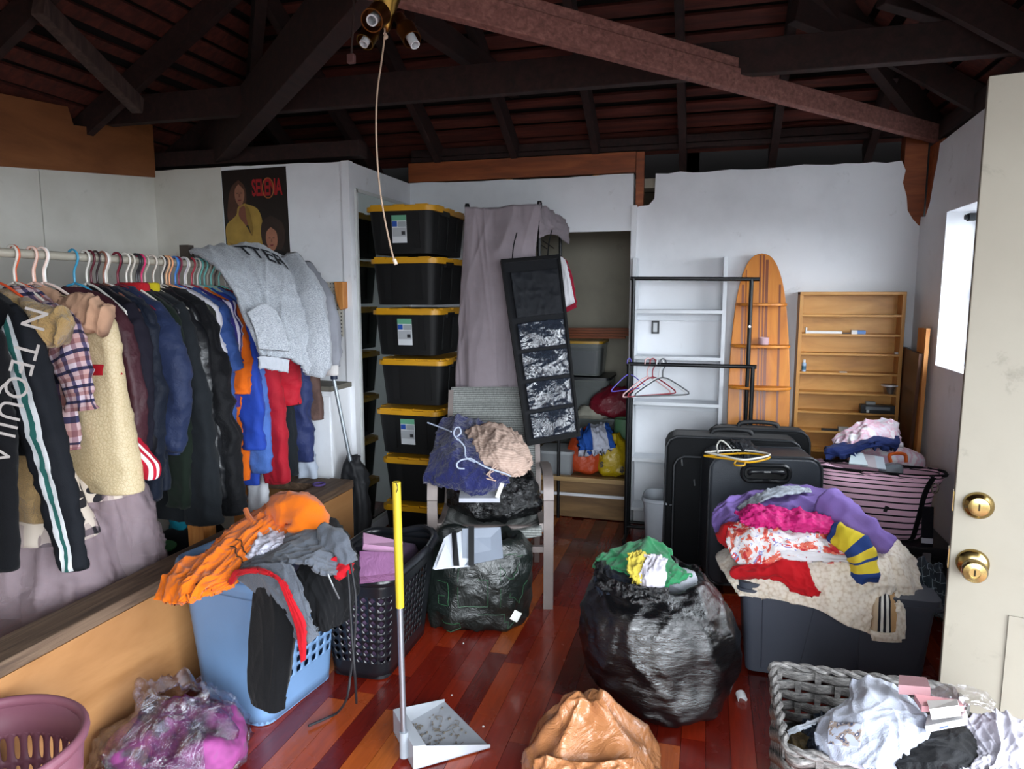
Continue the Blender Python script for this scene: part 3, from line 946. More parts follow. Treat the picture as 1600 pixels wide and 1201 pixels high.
# --- garments: body loft across the hanger, sleeves as tapering tubes
def garment(name, label, Y, mat, hem=.85, wid=.25, hw=.26, dep=.036, cuff=None, sr=(.07, .055, .045), smat=None, cat='jacket', neck=1.565, flare=1.0, fold=.009, cuffmat=None, bend=.04, hcol=None, hl=None, other=True, sdy=-.02, collar=None, cx=0.0, puff=0):
    o = thing(name, label, cat, (RX, Y, hem), 0, 'clothes on the rail')
    X0 = RX + cx
    n = 40
    rg = [ring_pts((X0, Y, neck + .012), .05, .022, n), ring_pts((X0, Y, neck), .075, .028, n), ring_pts((X0, Y, neck - .05), wid * .72, .034, n, 2.4), ring_pts((X0, Y, neck - .11), wid * .94, dep, n, 2.6),
          ring_pts((X0, Y, neck - .25), wid, dep * 1.05, n, 2.6), ring_pts((X0, Y, (neck - .25 + hem) / 2), (wid + hw) / 2, dep * 1.05 * flare, n, 2.6), ring_pts((X0, Y, hem + .05), hw, dep * flare, n, 2.6), ring_pts((X0, Y, hem), hw * .98, dep * flare * .95, n, 2.6)]
    loft('body', rg, mat, o, 60, (fold, 9, 2.2), (.007, 13))
    for sgn in (1, -1):
        if cuff is None or (sgn < 0 and not other): continue
        s0 = np.array([X0 + sgn * wid * .62, Y, neck - .062])
        if sgn > 0: e = np.array(cuff)
        else: e = np.array([X0 - (cuff[0] - X0) * .8, Y + .01, cuff[2]])
        pts = []
        for k in np.linspace(0, 1, 7):
            p = s0 * (1 - k) + e * k
            p[0] += sgn * bend * math.sin(PI * k)
            p[1] += sdy * math.sin(PI * k * .9) if sgn > 0 else 0
            pts.append(p)
        rr_ = np.interp(np.linspace(0, 1, 7), [0, .17, .5, 1], (sr[0] * .5, sr[0] * .98, sr[1], sr[2]))
        rings = []
        for i, p in enumerate(pts):
            d = pts[min(i + 1, 6)] - pts[max(i - 1, 0)]
            d = d / np.linalg.norm(d)
            yx = np.array([0, 1, 0]); xx = np.cross(yx, d); xx /= np.linalg.norm(xx)
            rings.append(ring_pts(p, rr_[i], rr_[i] * .55, 36, 2.2, ax=(xx, yx)))
        sv = loft('sleeve', rings, smat or mat, o, 56, (fold * 1.3, 5, 3.5 + puff), (.008, 16))
        if cuffmat:
            loft('cuff', [r_ + (pts[-1] - pts[-2]) * q for r_, q in ((rings[-1] * 1.0, -.16), (rings[-1], .05))], cuffmat, sv, 6, (.004, 14, 1), (0, 1))
    if collar is not None:
        cm = collar
        loft('collar', [ring_pts((X0, Y, neck - .02), .085, .04, 24), ring_pts((X0 + .01, Y, neck + .03), .075, .036, 24), ring_pts((X0 + .01, Y, neck + .035), .06, .028, 24)], cm, o, 10, (.003, 5, 1), (.002, 20))
    if hcol: hanger(hl, hcol, (RX, Y, RZ))
    return o
blk = fabric('#15161a'); blk2 = fabric('#1b1d22', .55, crease=.7)
Tq = garment('track_jacket', 'black jacket with TEQUILA lettered down its sleeve, nearest on the rail', 1.74, blk, 1.0, cuff=at(6, 885, Y=1.70), sr=(.085, .07, .05), hcol='#c9a184', hl='peach plastic hanger hooked over the rod above the TEQUILA jacket')
# lettering down the sleeve
def line_fn(p0, p1, nrm_, hgt):
    p0, p1 = np.array(p0), np.array(p1)
    d = p1 - p0; L = np.linalg.norm(d); d /= L
    nn = np.array(nrm_); nn = nn / np.linalg.norm(nn)
    s_ = np.cross(nn, d); s_ /= np.linalg.norm(s_)
    mid = (p0 + p1) / 2
    return lambda x, y: mid + d * x + s_ * y
off_c = np.array([.55, -.83, 0])
p0 = at(50, 505, Y=1.66) ; p1 = at(-2, 700, Y=1.63)
text_on('lettering', 'N TEQUILA', line_fn(p0, p1, off_c, 1), plain('#a39d99', .6), Tq, .092, 1.12)
garment('track_jacket', 'black track jacket with white and green stripes down the sleeve', 1.86, fabric('#121419'), 1.0, cuff=at(120, 885, Y=1.84), sr=(.08, .075, .048), smat=stripes([(0, '#101319'), (.66, '#d7dadc'), (.70, '#2b6660'), (.745, '#d7dadc'), (.78, '#101319')], 'U'), cuffmat=fabric('#0e1117'), hcol='#e7e1da', hl='white hanger holding the striped track jacket')
garment('ruched_top', 'gold ruched satin top with puffed cap sleeve', 1.95, fabric('#a98a58', .45, .3, 300, .8, .3, 1.2), 1.0, .2, .18, cuff=at(108, 520, Y=1.93), sr=(.055, .065, .045), fold=.018, cat='top', bend=.02, hcol='#d9522c', hl='orange plastic hanger beside the plaid shirt', neck=1.55)
# plaid
t = NT('plaid_flannel')
v = t.coord('UV'); sp = t.n('ShaderNodeSeparateXYZ', {0: v})
def band(s_, k, stops): return t.ramp(t.math('FRACT', t.math('MULTIPLY', s_, k)), stops, 'CONSTANT')
a = band(sp.outputs[1], 7, [(0, '#d9cfd6'), (.3, '#33345c'), (.5, '#cdb7b7'), (.75, '#b08c8c')])
b = band(sp.outputs[0], 5, [(0, '#e4dbdf'), (.35, '#5a5578'), (.55, '#d8c3c0'), (.8, '#a58890')])
t.set('Base Color', t.mix(1, a, b, 'MULTIPLY')); t.set('Roughness', .9)
t.bump(t.noise(t.coord(), 30, 4), .3, .01)
m_plaid = t.m
garment('plaid_shirt', 'pink, white and navy plaid flannel shirt on the rail', 2.03, m_plaid, .98, .22, .22, cuff=at(130, 640, Y=2.0), sr=(.075, .062, .05), cat='shirt', hcol='#dc6038', hl='orange plastic hanger inside the collar of the plaid shirt')
garment('blouse', 'peach blouse with short flared cap sleeve', 2.10, fabric('#c39a7e'), 1.1, .22, .2, cuff=at(168, 500, Y=2.08), sr=(.05, .06, .06), cat='blouse', bend=.03, hcol='#e9c9bd', hl='pale pink hanger holding the peach blouse')
t = NT('brocade')
v = t.coord()
vo = t.n('ShaderNodeTexVoronoi', {'Vector': v, 'Scale': 70.0}, feature='DISTANCE_TO_EDGE').outputs['Distance']
c = t.ramp(vo, [(.0, '#a8946c'), (.05, '#c2b08c'), (1, '#cbbb9a')])
t.set('Base Color', c); t.set('Roughness', .55); t.bump(vo, .4, .006)
m_brocade = t.m
dr = garment('brocade_dress', 'cream brocade dress with a red beaded trim', 2.15, m_brocade, .80, .17, .23, flare=1.7, cat='dress', fold=.02, cx=.14, hcol='#f0eeea', hl='white hanger holding the cream brocade dress', neck=1.52)
loft('trim', [ring_pts((RX + .14, 2.15, 1.29), .185, .062, 30), ring_pts((RX + .14, 2.15, 1.25), .19, .063, 30)], plain('#a01824', .3), dr, 6)
garment('cheer_skirt', 'red and white pleated cheer skirt hanging behind the cream dress', 2.21, stripes([(0, '#b01830'), (.5, '#dcd6da'), (.7, '#b01830'), (.85, '#e8e4e6')], 'U', scale=9), .84, .14, .27, flare=1.6, cat='skirt', fold=.02, cx=.13, neck=1.3)
garment('quilted_jacket', 'maroon quilted jacket on the rail', 2.28, plain('#3c1620', .6, 0, .25, 8, .8, 60), .86, .25, .26, cuff=at(205, 735, Y=2.26), sr=(.08, .08, .055), hcol='#3f9ac0', hl='blue hanger holding the maroon quilted jacket')
garment('satin_jacket', 'black satin jacket with purple piping', 2.36, fabric('#14131c', .5), .9, .25, .26, cuff=at(222, 700, Y=2.34), sr=(.07, .06, .045), smat=stripes([(0, '#15131f'), (.68, '#3d2c78'), (.73, '#15131f')], 'U'), hcol='#5a1f2b', hl='maroon hanger holding the purple piped jacket')
garment('windbreaker', 'dark navy windbreaker with long gathered cuff', 2.43, fabric('#1d2536', .5, crease=.8), .72, .25, .26, cuff=at(232, 775, Y=2.40), sr=(.08, .085, .06), hcol='#e8e6e2', hl='white hanger holding the dark navy windbreaker', cuffmat=fabric('#1b2231'))
garment('nylon_jacket', 'navy nylon jacket with wrinkled shiny sleeve', 2.50, fabric('#252f4c', .4, crease=1.0), .86, .25, .26, cuff=at(268, 700, Y=2.46), sr=(.08, .078, .055), cuffmat=fabric('#222b45'), hcol='#191a1e', hl='black hanger holding the navy nylon jacket', bend=.07)
garment('green_jacket', 'dark green jacket with red collar', 2.57, fabric('#1f2b22'), .8, .25, .26, cuff=at(285, 790, Y=2.55), sr=(.07, .06, .05), collar=fabric('#a81d26'), hcol='#d3ccc0', hl='grey hanger holding the green jacket')
garment('long_coat', 'long charcoal coat with yellow collar lining', 2.63, fabric('#24292e', .75), .52, .25, .29, cuff=at(322, 815, Y=2.6), sr=(.08, .085, .08), collar=fabric('#b8a820'), cat='coat', hcol='#d6336c', hl='hot pink hanger holding the long charcoal coat')
garment('leather_jacket', 'black leather jacket with front zip piping', 2.70, plain('#17181b', .35, 0, .2, 10, .5, 40), .78, .25, .27, cuff=at(338, 778, Y=2.67), sr=(.07, .058, .05), hcol='#d8cfc4', hl='cream hanger holding the black leather jacket')
garment('puffer_jacket', 'black puffer jacket with gathered cuff', 2.76, fabric('#1b1c20', .6, crease=1.0), .6, .26, .29, cuff=at(362, 800, Y=2.73), sr=(.085, .085, .065), fold=.016, puff=6, hcol='#26242a', hl='dark grey hanger holding the black puffer jacket')
t = NT('camo'); v = t.coord()
t.set('Base Color', t.ramp(t.noise(v, 22, 3), [(.0, '#22241f'), (.42, '#4a4d40'), (.5, '#8a8774'), (.58, '#2b2c26')], 'CONSTANT')); t.set('Roughness', .9)
garment('camo_jacket', 'grey camouflage jacket beside the red and white jersey', 2.80, t.m, .95, .25, .25, cuff=at(332, 665, Y=2.78), sr=(.05, .045, .035), hcol='#f0a878', hl='light orange hanger holding the camouflage jacket')
garment('jersey', 'white jersey with red lettered blocks down its sleeve', 2.84, stripes([(0, '#d8d6dd'), (.55, '#c01c28'), (.66, '#e6e4e8'), (.74, '#c01c28'), (.93, '#e6e4e8')], 'V'), .9, .25, .25, cuff=at(345, 648, Y=2.81), sr=(.05, .045, .038), cat='jersey', hcol='#3b6fc4', hl='royal blue hanger holding the red and white jersey')
b1_ = garment('blue_jacket', 'medium blue nylon jacket with rolled short sleeve', 2.90, fabric('#36528f', .5, crease=.8), .85, .25, .25, cuff=at(355, 582, Y=2.86), sr=(.085, .08, .075), cuffmat=fabric('#3a5aa0', .5, crease=.8), hcol='#c8c4c8', hl='light grey hanger holding the medium blue jacket', bend=.0)
garment('striped_jacket', 'purple and white striped track jacket', 2.95, stripes([(0, '#35307a'), (.45, '#d9d4e6'), (.5, '#35307a'), (.55, '#d9d4e6'), (.6, '#35307a'), (.65, '#d9d4e6'), (.7, '#35307a')], 'U'), 1.0, .26, .24, cuff=at(366, 560, Y=2.92), sr=(.06, .05, .045), hcol='#b43a4a', hl='dark red hanger holding the purple striped jacket')
garment('orange_shirt', 'bright orange shirt showing below the blue sleeve', 2.99, fabric('#e0691a'), .62, .25, .25, cuff=at(372, 612, Y=2.95), sr=(.06, .065, .06), cat='shirt', hcol='#dedad4', hl='off-white hanger holding the orange shirt')
garment('royal_jacket', 'royal blue zip jacket with white piping', 3.04, fabric('#2746a8', .6), .58, .25, .26, cuff=at(398, 700, Y=3.0), sr=(.075, .065, .05), hcol='#7fd0cc', hl='first teal hanger, holding the royal blue jacket')
garment('warmup_jacket', 'light blue warm-up jacket with elastic cuff', 3.09, fabric('#4a6db4', .55, crease=.8), .75, .25, .26, cuff=at(408, 735, Y=3.04), sr=(.07, .062, .05), cuffmat=fabric('#4367ae'), hcol='#84d8d0', hl='second teal hanger, holding the light blue warm-up jacket')
garment('red_fleece', 'bright red nylon jacket with long sleeve and gathered cuff', 3.15, fabric('#a81c2c', .6, crease=.7), .62, .25, .26, cuff=at(436, 752, Y=3.1), sr=(.085, .075, .055), cuffmat=fabric('#9c1a2a'), hcol='#90dcd4', hl='third teal hanger, holding the red nylon jacket')
garment('long_sleeved_shirt', 'white long-sleeved top with sleeve hanging below the red jacket', 3.20, fabric('#d8dae0'), .55, .24, .24, cuff=at(404, 800, Y=3.16), sr=(.06, .05, .045), cat='top', hcol='#e4e2de', hl='white hanger beside the teal hangers')
garment('red_puffer', 'red and black puffer jacket with short broad sleeve', 3.27, fabric('#b71f30', .55, crease=.9), .75, .27, .28, cuff=at(447, 632, Y=3.2), sr=(.09, .095, .085), cuffmat=fabric('#1c1a1e'), hcol='#9a9688', hl='grey-green hanger holding the red puffer')
garment('grey_trousers', 'dark grey sports trousers hanging under the red puffer', 3.33, fabric('#2b3036'), .58, .22, .22, cuff=at(446, 740, Y=3.28), sr=(.075, .075, .07), cat='trousers', hcol='#cfc8bb', hl='beige hanger holding the dark grey trousers')
garment('navy_puffer', 'shiny navy puffer jacket near the end of the rail', 3.40, fabric('#2d3660', .4, crease=1.1), .7, .26, .27, cuff=at(472, 720, Y=3.36), sr=(.08, .08, .065), puff=5, fold=.014, hcol='#d9d2c6', hl='cream hanger holding the navy puffer')
garment('pale_shirt', 'pale blue shirt hanging behind the navy puffer', 3.47, fabric('#c3cddd'), .6, .25, .25, cuff=at(482, 745, Y=3.45), sr=(.06, .05, .05), cat='shirt', hcol='#b7b0a6', hl='taupe hanger holding the pale blue shirt')
garment('corduroy_jacket', 'brown corduroy jacket, last on the rail', 3.55, plain('#5d453e', .85, 0, .3, 20, .6, 120), .9, .26, .25, cuff=at(492, 655, Y=3.5), sr=(.075, .055, .045), hcol='#8f8a80', hl='dark beige hanger holding the brown corduroy jacket')
for i, (px_, col, lb) in enumerate(((20, '#d8d2c8', 'white hanger at the near end of the rod, hanging empty'), (52, '#e0a58c', 'peach hanger crowded over the rod beside the white one'), (66, '#f2dcd2', 'pale pink hanger hooked over the rod, tilted'), (160, '#8a5a4a', 'brown hanger between the blue and maroon hangers'), (215, '#2a2a2e', 'black hanger in the middle of the hanger row'), (258, '#e6b48c', 'tan hanger right of the hot pink one'), (272, '#4f8ad0', 'bright blue hanger in the middle of the row'))):
    hanger(lb, col, (RX, at(px_, 405, X=RX)[1], RZ), random.uniform(-.2, .2))
XC = ['#d8d4cc', '#3a2a2c', '#c8c0b4', '#7a2034', '#e2dcd2', '#2c2c30', '#b8b0a4', '#cc7a50', '#d4cec4', '#4468b8', '#88304a', '#d8d2ca', '#a8a49c', '#7cccc4', '#c4beb2', '#5a4a48']
XL_ = ['off-white', 'dark brown', 'pale grey', 'wine red', 'ivory', 'charcoal', 'warm grey', 'rust orange', 'bone white', 'cobalt blue', 'burgundy', 'eggshell', 'dull grey', 'mint teal', 'sand grey', 'brownish grey']
for i in range(16):
    Yh = 2.32 + i * .052 + .018
    hanger('%s plastic hanger squeezed into the dense middle of the hanger row' % XL_[i], XC[i], (RX + random.uniform(-.004, .004), Yh, RZ), random.uniform(-.12, .12))
# dresses hung lower, behind the near jackets
def dress(name, label, Y, cx, top_mat, z0, z1, z2, r1, r2, tul, lab2=None):
    o = thing(name, label, 'dress', (RX + cx, Y, z2), 0, 'clothes on the rail')
    X0 = RX + cx
    loft('bodice', [ring_pts((X0 - .1, Y, 1.5), .04, .015, 36), ring_pts((X0 - .1, Y, 1.45), .06, .02, 36), ring_pts((X0 - .06, Y, z0), .07, .03, 36), ring_pts((X0, Y, z1 + .16), r1 * .75, .09, 36), ring_pts((X0, Y, z1), r1 * 1.08, .135, 36)], top_mat, o, 40, (.01, 10, 1.5), (.004, 14))
    loft('tulle_skirt', [ring_pts((X0, Y, z1 + .05), r1 * .85, .09, 64), ring_pts((X0, Y, z1), r1, .13, 64), ring_pts((X0, Y, (z1 + z2) / 2), (r1 + r2) / 2, .17, 64), ring_pts((X0, Y, z2), r2, .2, 64)], tul, o, 44, (.05, 20, .8), (.014, 12), caps=(False, False))
    loft('tulle_skirt', [ring_pts((X0, Y, z1 + .04), r1 * .75, .07, 80), ring_pts((X0, Y, z1 - .03), r1 * .9, .11, 80), ring_pts((X0, Y, z2 + .05), r2 * .9, .17, 80)], tul, o, 44, (.05, 17, .8), (.014, 12), caps=(False, False))
    return o
t = NT('flower_print'); v = t.coord('Object', (1, .01, 1))
vo = t.n('ShaderNodeTexVoronoi', {'Vector': v, 'Scale': 8.0, 'Randomness': .5}, feature='F1')
ds = vo.outputs['Distance']
pos = t.n('ShaderNodeVectorMath', {0: v, 1: vo.outputs['Position']}, operation='SUBTRACT')
ps = t.n('ShaderNodeSeparateXYZ', {0: t.n('ShaderNodeVectorMath', {0: v, 'Scale': 8.0}, operation='SCALE').outputs[0]})
pc = t.n('ShaderNodeSeparateXYZ', {0: t.n('ShaderNodeVectorMath', {0: vo.outputs['Position'], 'Scale': 8.0}, operation='SCALE').outputs[0]})
ang = t.math('ARCTAN2', t.math('SUBTRACT', ps.outputs[2], pc.outputs[2]), t.math('SUBTRACT', ps.outputs[0], pc.outputs[0]))
pet = t.math('ADD', t.math('MULTIPLY', t.math('ABSOLUTE', t.math('SINE', t.math('MULTIPLY', ang, 2.5))), .22), .20)
isf = t.math('LESS_THAN', ds, pet)
t.set('Base Color', t.mix(isf, '#cfc2b4', '#16131a')); t.set('Roughness', .85)
m_flower = t.m
t = NT('tulle'); v = t.coord()
t.set('Base Color', lin('#ab979e')); t.set('Roughness', .8); t.set('Alpha', .34); t.bump(t.noise(v, 40, 5), .5, .01)
m_tulle = t.m
dress('flower_dress', 'white dress with black flowers and a pale pink tulle skirt, nearest', 1.97, .13, m_flower, 1.2, .665, .36, .16, .24, m_tulle)
dress('tulle_dress', 'white dress with black print and mauve tulle skirt beside the partition', 2.20, .13, m_flower, 1.15, .76, .38, .13, .22, m_tulle)
garment('lace_skirt', 'tan lace skirt showing between the black jackets', 1.90, fabric('#a5875c', .7, .3, 200, .9, .2, 1.0), .76, .14, .2, flare=1.8, cat='skirt', cx=.12, neck=1.2, fold=.015)
# grey hoodie thrown over the rail
t = NT('heather_grey'); v = t.coord('Object', (90, 90, 260))
n_ = t.noise(v, 1.6, 3, .7)
t.set('Base Color', t.ramp(n_, [(.35, '#7d838c'), (.65, '#c2c7cd')])); t.set('Roughness', .95); t.set('Sheen Weight', .2)
t.bump(t.math('ADD', t.math('MULTIPLY', n_, .2), t.noise(t.coord(), 24, 4)), .3, .012)
m_heather = t.m
hd = thing('hoodie', 'heather grey hoodie with black chest lettering thrown over the rail end', 'hoodie', tuple(at(430, 480, d=3.6)), 0)
hb = cloth('body', [
    rowd((292, 412, 3.52), (340, 402, 3.75), (395, 398, 3.9), (452, 410, 3.98)),
    rowd((300, 392, 3.40), (352, 387, 3.58), (405, 390, 3.70), (456, 412, 3.74)),
    rowd((335, 418, 3.28), (385, 416, 3.40), (430, 424, 3.48), (472, 458, 3.52)),
    rowd((368, 468, 3.20), (408, 472, 3.30), (446, 478, 3.36), (484, 510, 3.42)),
    rowd((392, 520, 3.17), (424, 522, 3.25), (454, 522, 3.30), (486, 548, 3.38)),
    rowd((408, 558, 3.16), (432, 560, 3.22), (456, 562, 3.28), (478, 585, 3.36))], m_heather, hd, (56, 60), (.024, 3, .9), (.006, 12), .02)
def slv(name, pts, r, mat, parent, fold=(.012, 6, 4), crum=(.006, 20), n=26, flat=.75):
    rings = []
    P = np.array(pts)
    for i, p in enumerate(P):
        d = P[min(i + 1, len(P) - 1)] - P[max(i - 1, 0)]; d /= np.linalg.norm(d)
        a = np.cross(d, FW); a /= np.linalg.norm(a); b = np.cross(d, a)
        rings.append(ring_pts(p, r[i], r[i] * flat, n, 2.2, ax=(a, b)))
    return loft(name, rings, mat, parent, 40, fold, crum)
slv('sleeve', rowd((452, 408, 3.72), (474, 450, 3.56), (490, 505, 3.44), (495, 552, 3.40), (490, 588, 3.40)), (.055, .075, .075, .07, .05), m_heather, hd)
cloth('pocket', [rowd((386, 488, 3.14), (412, 474, 3.18), (432, 486, 3.21)), rowd((398, 515, 3.13), (420, 512, 3.16), (446, 518, 3.20)), rowd((404, 545, 3.12), (428, 546, 3.15), (452, 548, 3.20))], m_heather, hd, (20, 20), (.004, 3, 1), (.003, 16), .012)
cloth('hem_band', [rowd((405, 556, 3.12), (430, 558, 3.17), (452, 562, 3.22)), rowd((407, 574, 3.12), (430, 578, 3.17), (450, 582, 3.22))], fabric('#b9bec6', .95), hd, (24, 6), (.006, 8, .5), (.002, 20), .018)
text_on('lettering', 'TTER', grid_fn(hb, .60, .31, 1.7, 0, .12, -1.1, .006), plain('#1b1e26', .9), hd, .11, 1.05, .002)
m_grey2 = fabric('#8d8f97')
cl = thing('sweatshirt', 'plain grey sweatshirt hanging behind the heather hoodie', 'sweatshirt', tuple(at(505, 500, d=3.75)))
slv('sleeve', rowd((470, 420, 3.85), (495, 465, 3.72), (512, 525, 3.66), (516, 572, 3.64)), (.06, .07, .06, .045), m_grey2, cl)
loft('cuff', [ring_pts(at(516, 570, d=3.64), .045, .03, 20), ring_pts(at(518, 586, d=3.64), .04, .028, 20)], fabric('#c9c6c4'), cl, 6)
cloth('body', [rowd((440, 410, 3.9), (470, 415, 3.92), (490, 430, 3.92)), rowd((450, 480, 3.75), (478, 490, 3.78), (500, 500, 3.8)), rowd((460, 560, 3.7), (485, 565, 3.7), (498, 560, 3.72))], m_grey2, cl, (24, 30), (.012, 4, 1), (.005, 14), .02)
# heap on the floor behind the partition
for nm, lb, ct, px, py, z, r, col in (('purple_cloth', 'crumpled purple cloth on the floor under the rail', 'cloth', 215, 815, .12, .12, '#3a2466'), ('red_cloth', 'crumpled dark red cloth beside the purple one under the rail', 'cloth', 232, 842, .1, .11, '#8a1620'), ('baseball_cap', 'white and green cap lying under the rail', 'cap', 262, 838, .1, .09, '#c9cbd0'), ('turquoise_cloth', 'small turquoise cloth near the orange hoodie', 'cloth', 330, 818, .1, .07, '#1f8fa6'), ('dark_cloth', 'heap of black clothes on the floor behind the partition', 'cloth', 350, 840, .14, .2, '#191a20')):
    p = at(px, py, Y=3.0 if px > 300 else 2.75)
    zt = p[2]
    rings = [ring_pts((p[0] - .2, p[1], z_), r * k, r * k * .9, 30) for z_, k in ((0.0, 1.1), (zt * .4, 1.15), (zt * .8, .95), (zt + .02, .55), (zt + .035, .1))]
    o = loft(nm, rings, fabric(col), None, 24, (.02, 6, 2), (.012, 10), label=lb, cat=ct)
    if nm == 'baseball_cap':
        q = MB(); q.lathe([(.0, 0), (.07, .004), (.1, .012), (.1, .02), (.07, .016), (0, .012)], (p[0] - .02, p[1] - .07, zt - .05), 20); q.build('brim', fabric('#1d5a2b'), o)
# ================================================================== BACK OF THE ROOM, CENTRE
# ---- stacked totes
m_tote = plain('#08090a', .6, 0, .15, spec=.3)
m_lid = plain('#c08a0c', .45, 0, .12)
def tote(label):
    o = thing('storage_tote', label, 'tote', (0, 0, 0), 0, 'black and yellow totes by the mirror')
    mb = MB()
    mb.rbox((0, 0, .135), (.36, .56, .25), .04, 4, 0, 1.10)
    for y_ in (-.16, 0, .16):
        for sx in (-1, 1): mb.box((sx * .19, y_, .14), (.012, .05, .2), ry=sx * .07)
    for x_ in (-.1, .1): mb.box((x_, -.292, .14), (.04, .012, .2), rx=.08)
    mb.build('body', m_tote, o, smooth=True, local=True)
    mb = MB()
    mb.rbox((0, 0, .262), (.43, .64, .026), .055, 5)
    mb.rbox((0, 0, .278), (.39, .60, .012), .05, 5)
    for x_, y_, sx, sy in ((-.14, -.30, .07, .03), (0, -.30, .07, .03), (.14, -.30, .07, .03), (.198, -.18, .03, .1), (.198, .0, .03, .1), (.198, .18, .03, .1), (-.198, -.18, .03, .1), (-.198, 0, .03, .1), (-.198, .18, .03, .1)):
        mb.box((x_, y_, .278), (sx, sy, .016))
    mb.build('lid', m_lid, o, smooth=True, local=True)
    mb = MB()
    for x_ in (-.2, .2): mb.box((x_ * 1.03, -.1, .245), (.02, .12, .03))
    mb.build('handle', m_tote, o, local=True)
    return o
def sticker(par):
    def q(name, x0, x1, z0, z1, mat, lay, p):
        m = MB(); m.box(((x0 + x1) / 2, -.3055 - lay - .07 * ((z0 + z1) / 2 - .1475), (z0 + z1) / 2), (x1 - x0, .0012, z1 - z0), rx=.07)
        return m.build(name, mat, p, local=True)
    s_ = q('label_sticker', -.045, .045, .07, .225, plain('#c9cdd0', .4), 0, par)
    q('green_band', -.045, .045, .195, .225, plain('#5f9a7c', .4), .001, s_)
    q('blue_square', -.043, -.012, .162, .192, plain('#1f4a9c', .4), .001, s_)
    q('fine_print', -.008, .042, .16, .19, plain('#8f979a', .4), .001, s_)
    q('fine_print', -.042, .042, .105, .155, plain('#a2a6aa', .4), .0012, s_)
    q('bar_code', .014, .036, .115, .135, plain('#2b2d30', .4), .0022, s_)
nm = ['topmost black tote with yellow lid in the tall stack by the mirror', 'second black tote from the top of the yellow-lidded stack', 'third black tote from the top of the yellow-lidded stack, label showing', 'fourth black tote from the top of the yellow-lidded stack', 'fifth black tote from the top of the yellow-lidded stack, label showing', 'sixth black tote from the top of the yellow-lidded stack', 'bottom black tote of the yellow-lidded stack, standing on the floor']
t0 = tote(nm[0])
for i in range(7):
    o = t0 if i == 0 else copy_tree(t0)
    o['label'] = nm[i]
    o.location = (-1.735 + (.008 if i % 2 else -.006) + (.01 * i), 4.11 + .006 * ((i * 5) % 4), .296 * (6 - i))
    o.rotation_euler = (0, 0, math.radians([1, -1.5, .5, 2, -1, 1.5, 0][i]))
for i, o in enumerate([o for o in COL.objects if o.name.startswith('storage_tote')]):
    if 'third' in o['label'] or 'topmost' in o['label'] or 'fifth' in o['label']: sticker(o)
# ---- mirror on the return wall
mir = thing('wall_mirror', 'tall frameless mirror on the white return wall beside the totes', 'mirror', (XA, 4.27, .1))
t = NT('mirror_glass'); t.set('Base Color', (.62, .68, .64, 1)); t.set('Metallic', 1.0); t.set('Roughness', .04)
mb = MB(); mb.box((XA + .006, 4.26, 1.13), (.008, .74, 2.06)); mb.build('glass', t.m, mir)
mb = MB()
for yy in (3.885, 4.635): mb.box((XA + .008, yy, 1.13), (.014, .02, 2.08))
for zz in (.1, 2.165): mb.box((XA + .008, 4.26, zz), (.014, .76, .02))
mb.build('edge_trim', plain('#c9ccca', .4), mir)
# ---- poster
po = thing('poster', 'dark poster of two women, one in a yellow jacket, with red lettering', 'poster', (-2.69, YA - .004, 1.7))
PX0, PX1, PZ0, PZ1 = -2.915, -2.463, 1.68, 2.302
def pp(u, v, l): return (PX0 + (PX1 - PX0) * u, YA - .004 - l * .0007, PZ1 + (PZ0 - PZ1) * v)
def flat(name, poly, col, lay, par=None, sm=True):
    pts = [np.array(p) for p in poly]
    if sm and len(pts) > 4:
        P = cr(np.array(poly + [poly[0]]), len(poly) * 4 + 1)[:-1]
    else: P = np.array(poly)
    m = MB(); m.prism([tuple(p) for p in P], lambda u, v: pp(u, v, lay), lambda u, v: pp(u, v, lay - .6))
    return m.build(name, plain(col, .45, 0, .25, 14), par or po)
flat('sheet', [(0, 0), (1, -.01), (1.02, 1), (.03, 1)], '#1a120f', 0, sm=False)
def S(l): return [((x - 130) / 840, (y - 60) / 1150) for x, y in l]
flat('printed_hair', S([(350, 170), (250, 250), (200, 420), (190, 600), (280, 640), (340, 560), (440, 420), (430, 250)]), '#4f3226', 1)
flat('printed_jacket', S([(420, 430), (590, 500), (650, 700), (620, 920), (480, 1010), (400, 1110), (200, 1090), (170, 900), (160, 680), (300, 560), (330, 470)]), '#a8873e', 2)
flat('printed_neckline', S([(350, 480), (420, 460), (440, 600), (500, 790), (430, 680), (340, 570)]), '#7d4a3c', 3)
flat('printed_top', S([(430, 680), (495, 650), (505, 790)]), '#15110f', 4, sm=False)
flat('printed_face', S([(350, 215), (300, 280), (305, 390), (360, 460), (410, 400), (420, 290)]), '#9b6a54', 3)
flat('printed_hair', S([(750, 570), (640, 640), (620, 800), (680, 950), (860, 960), (930, 820), (900, 660)]), '#33231d', 3)
flat('printed_sweater', S([(560, 990), (700, 960), (880, 960), (950, 1100), (960, 1200), (430, 1200), (440, 1090)]), '#0f1014', 4)
flat('printed_face', S([(750, 700), (690, 760), (690, 880), (760, 970), (825, 890), (820, 760)]), '#a87058', 5)
flat('printed_hand', S([(610, 900), (650, 890), (720, 940), (640, 980), (600, 970)]), '#8d5c48', 6)
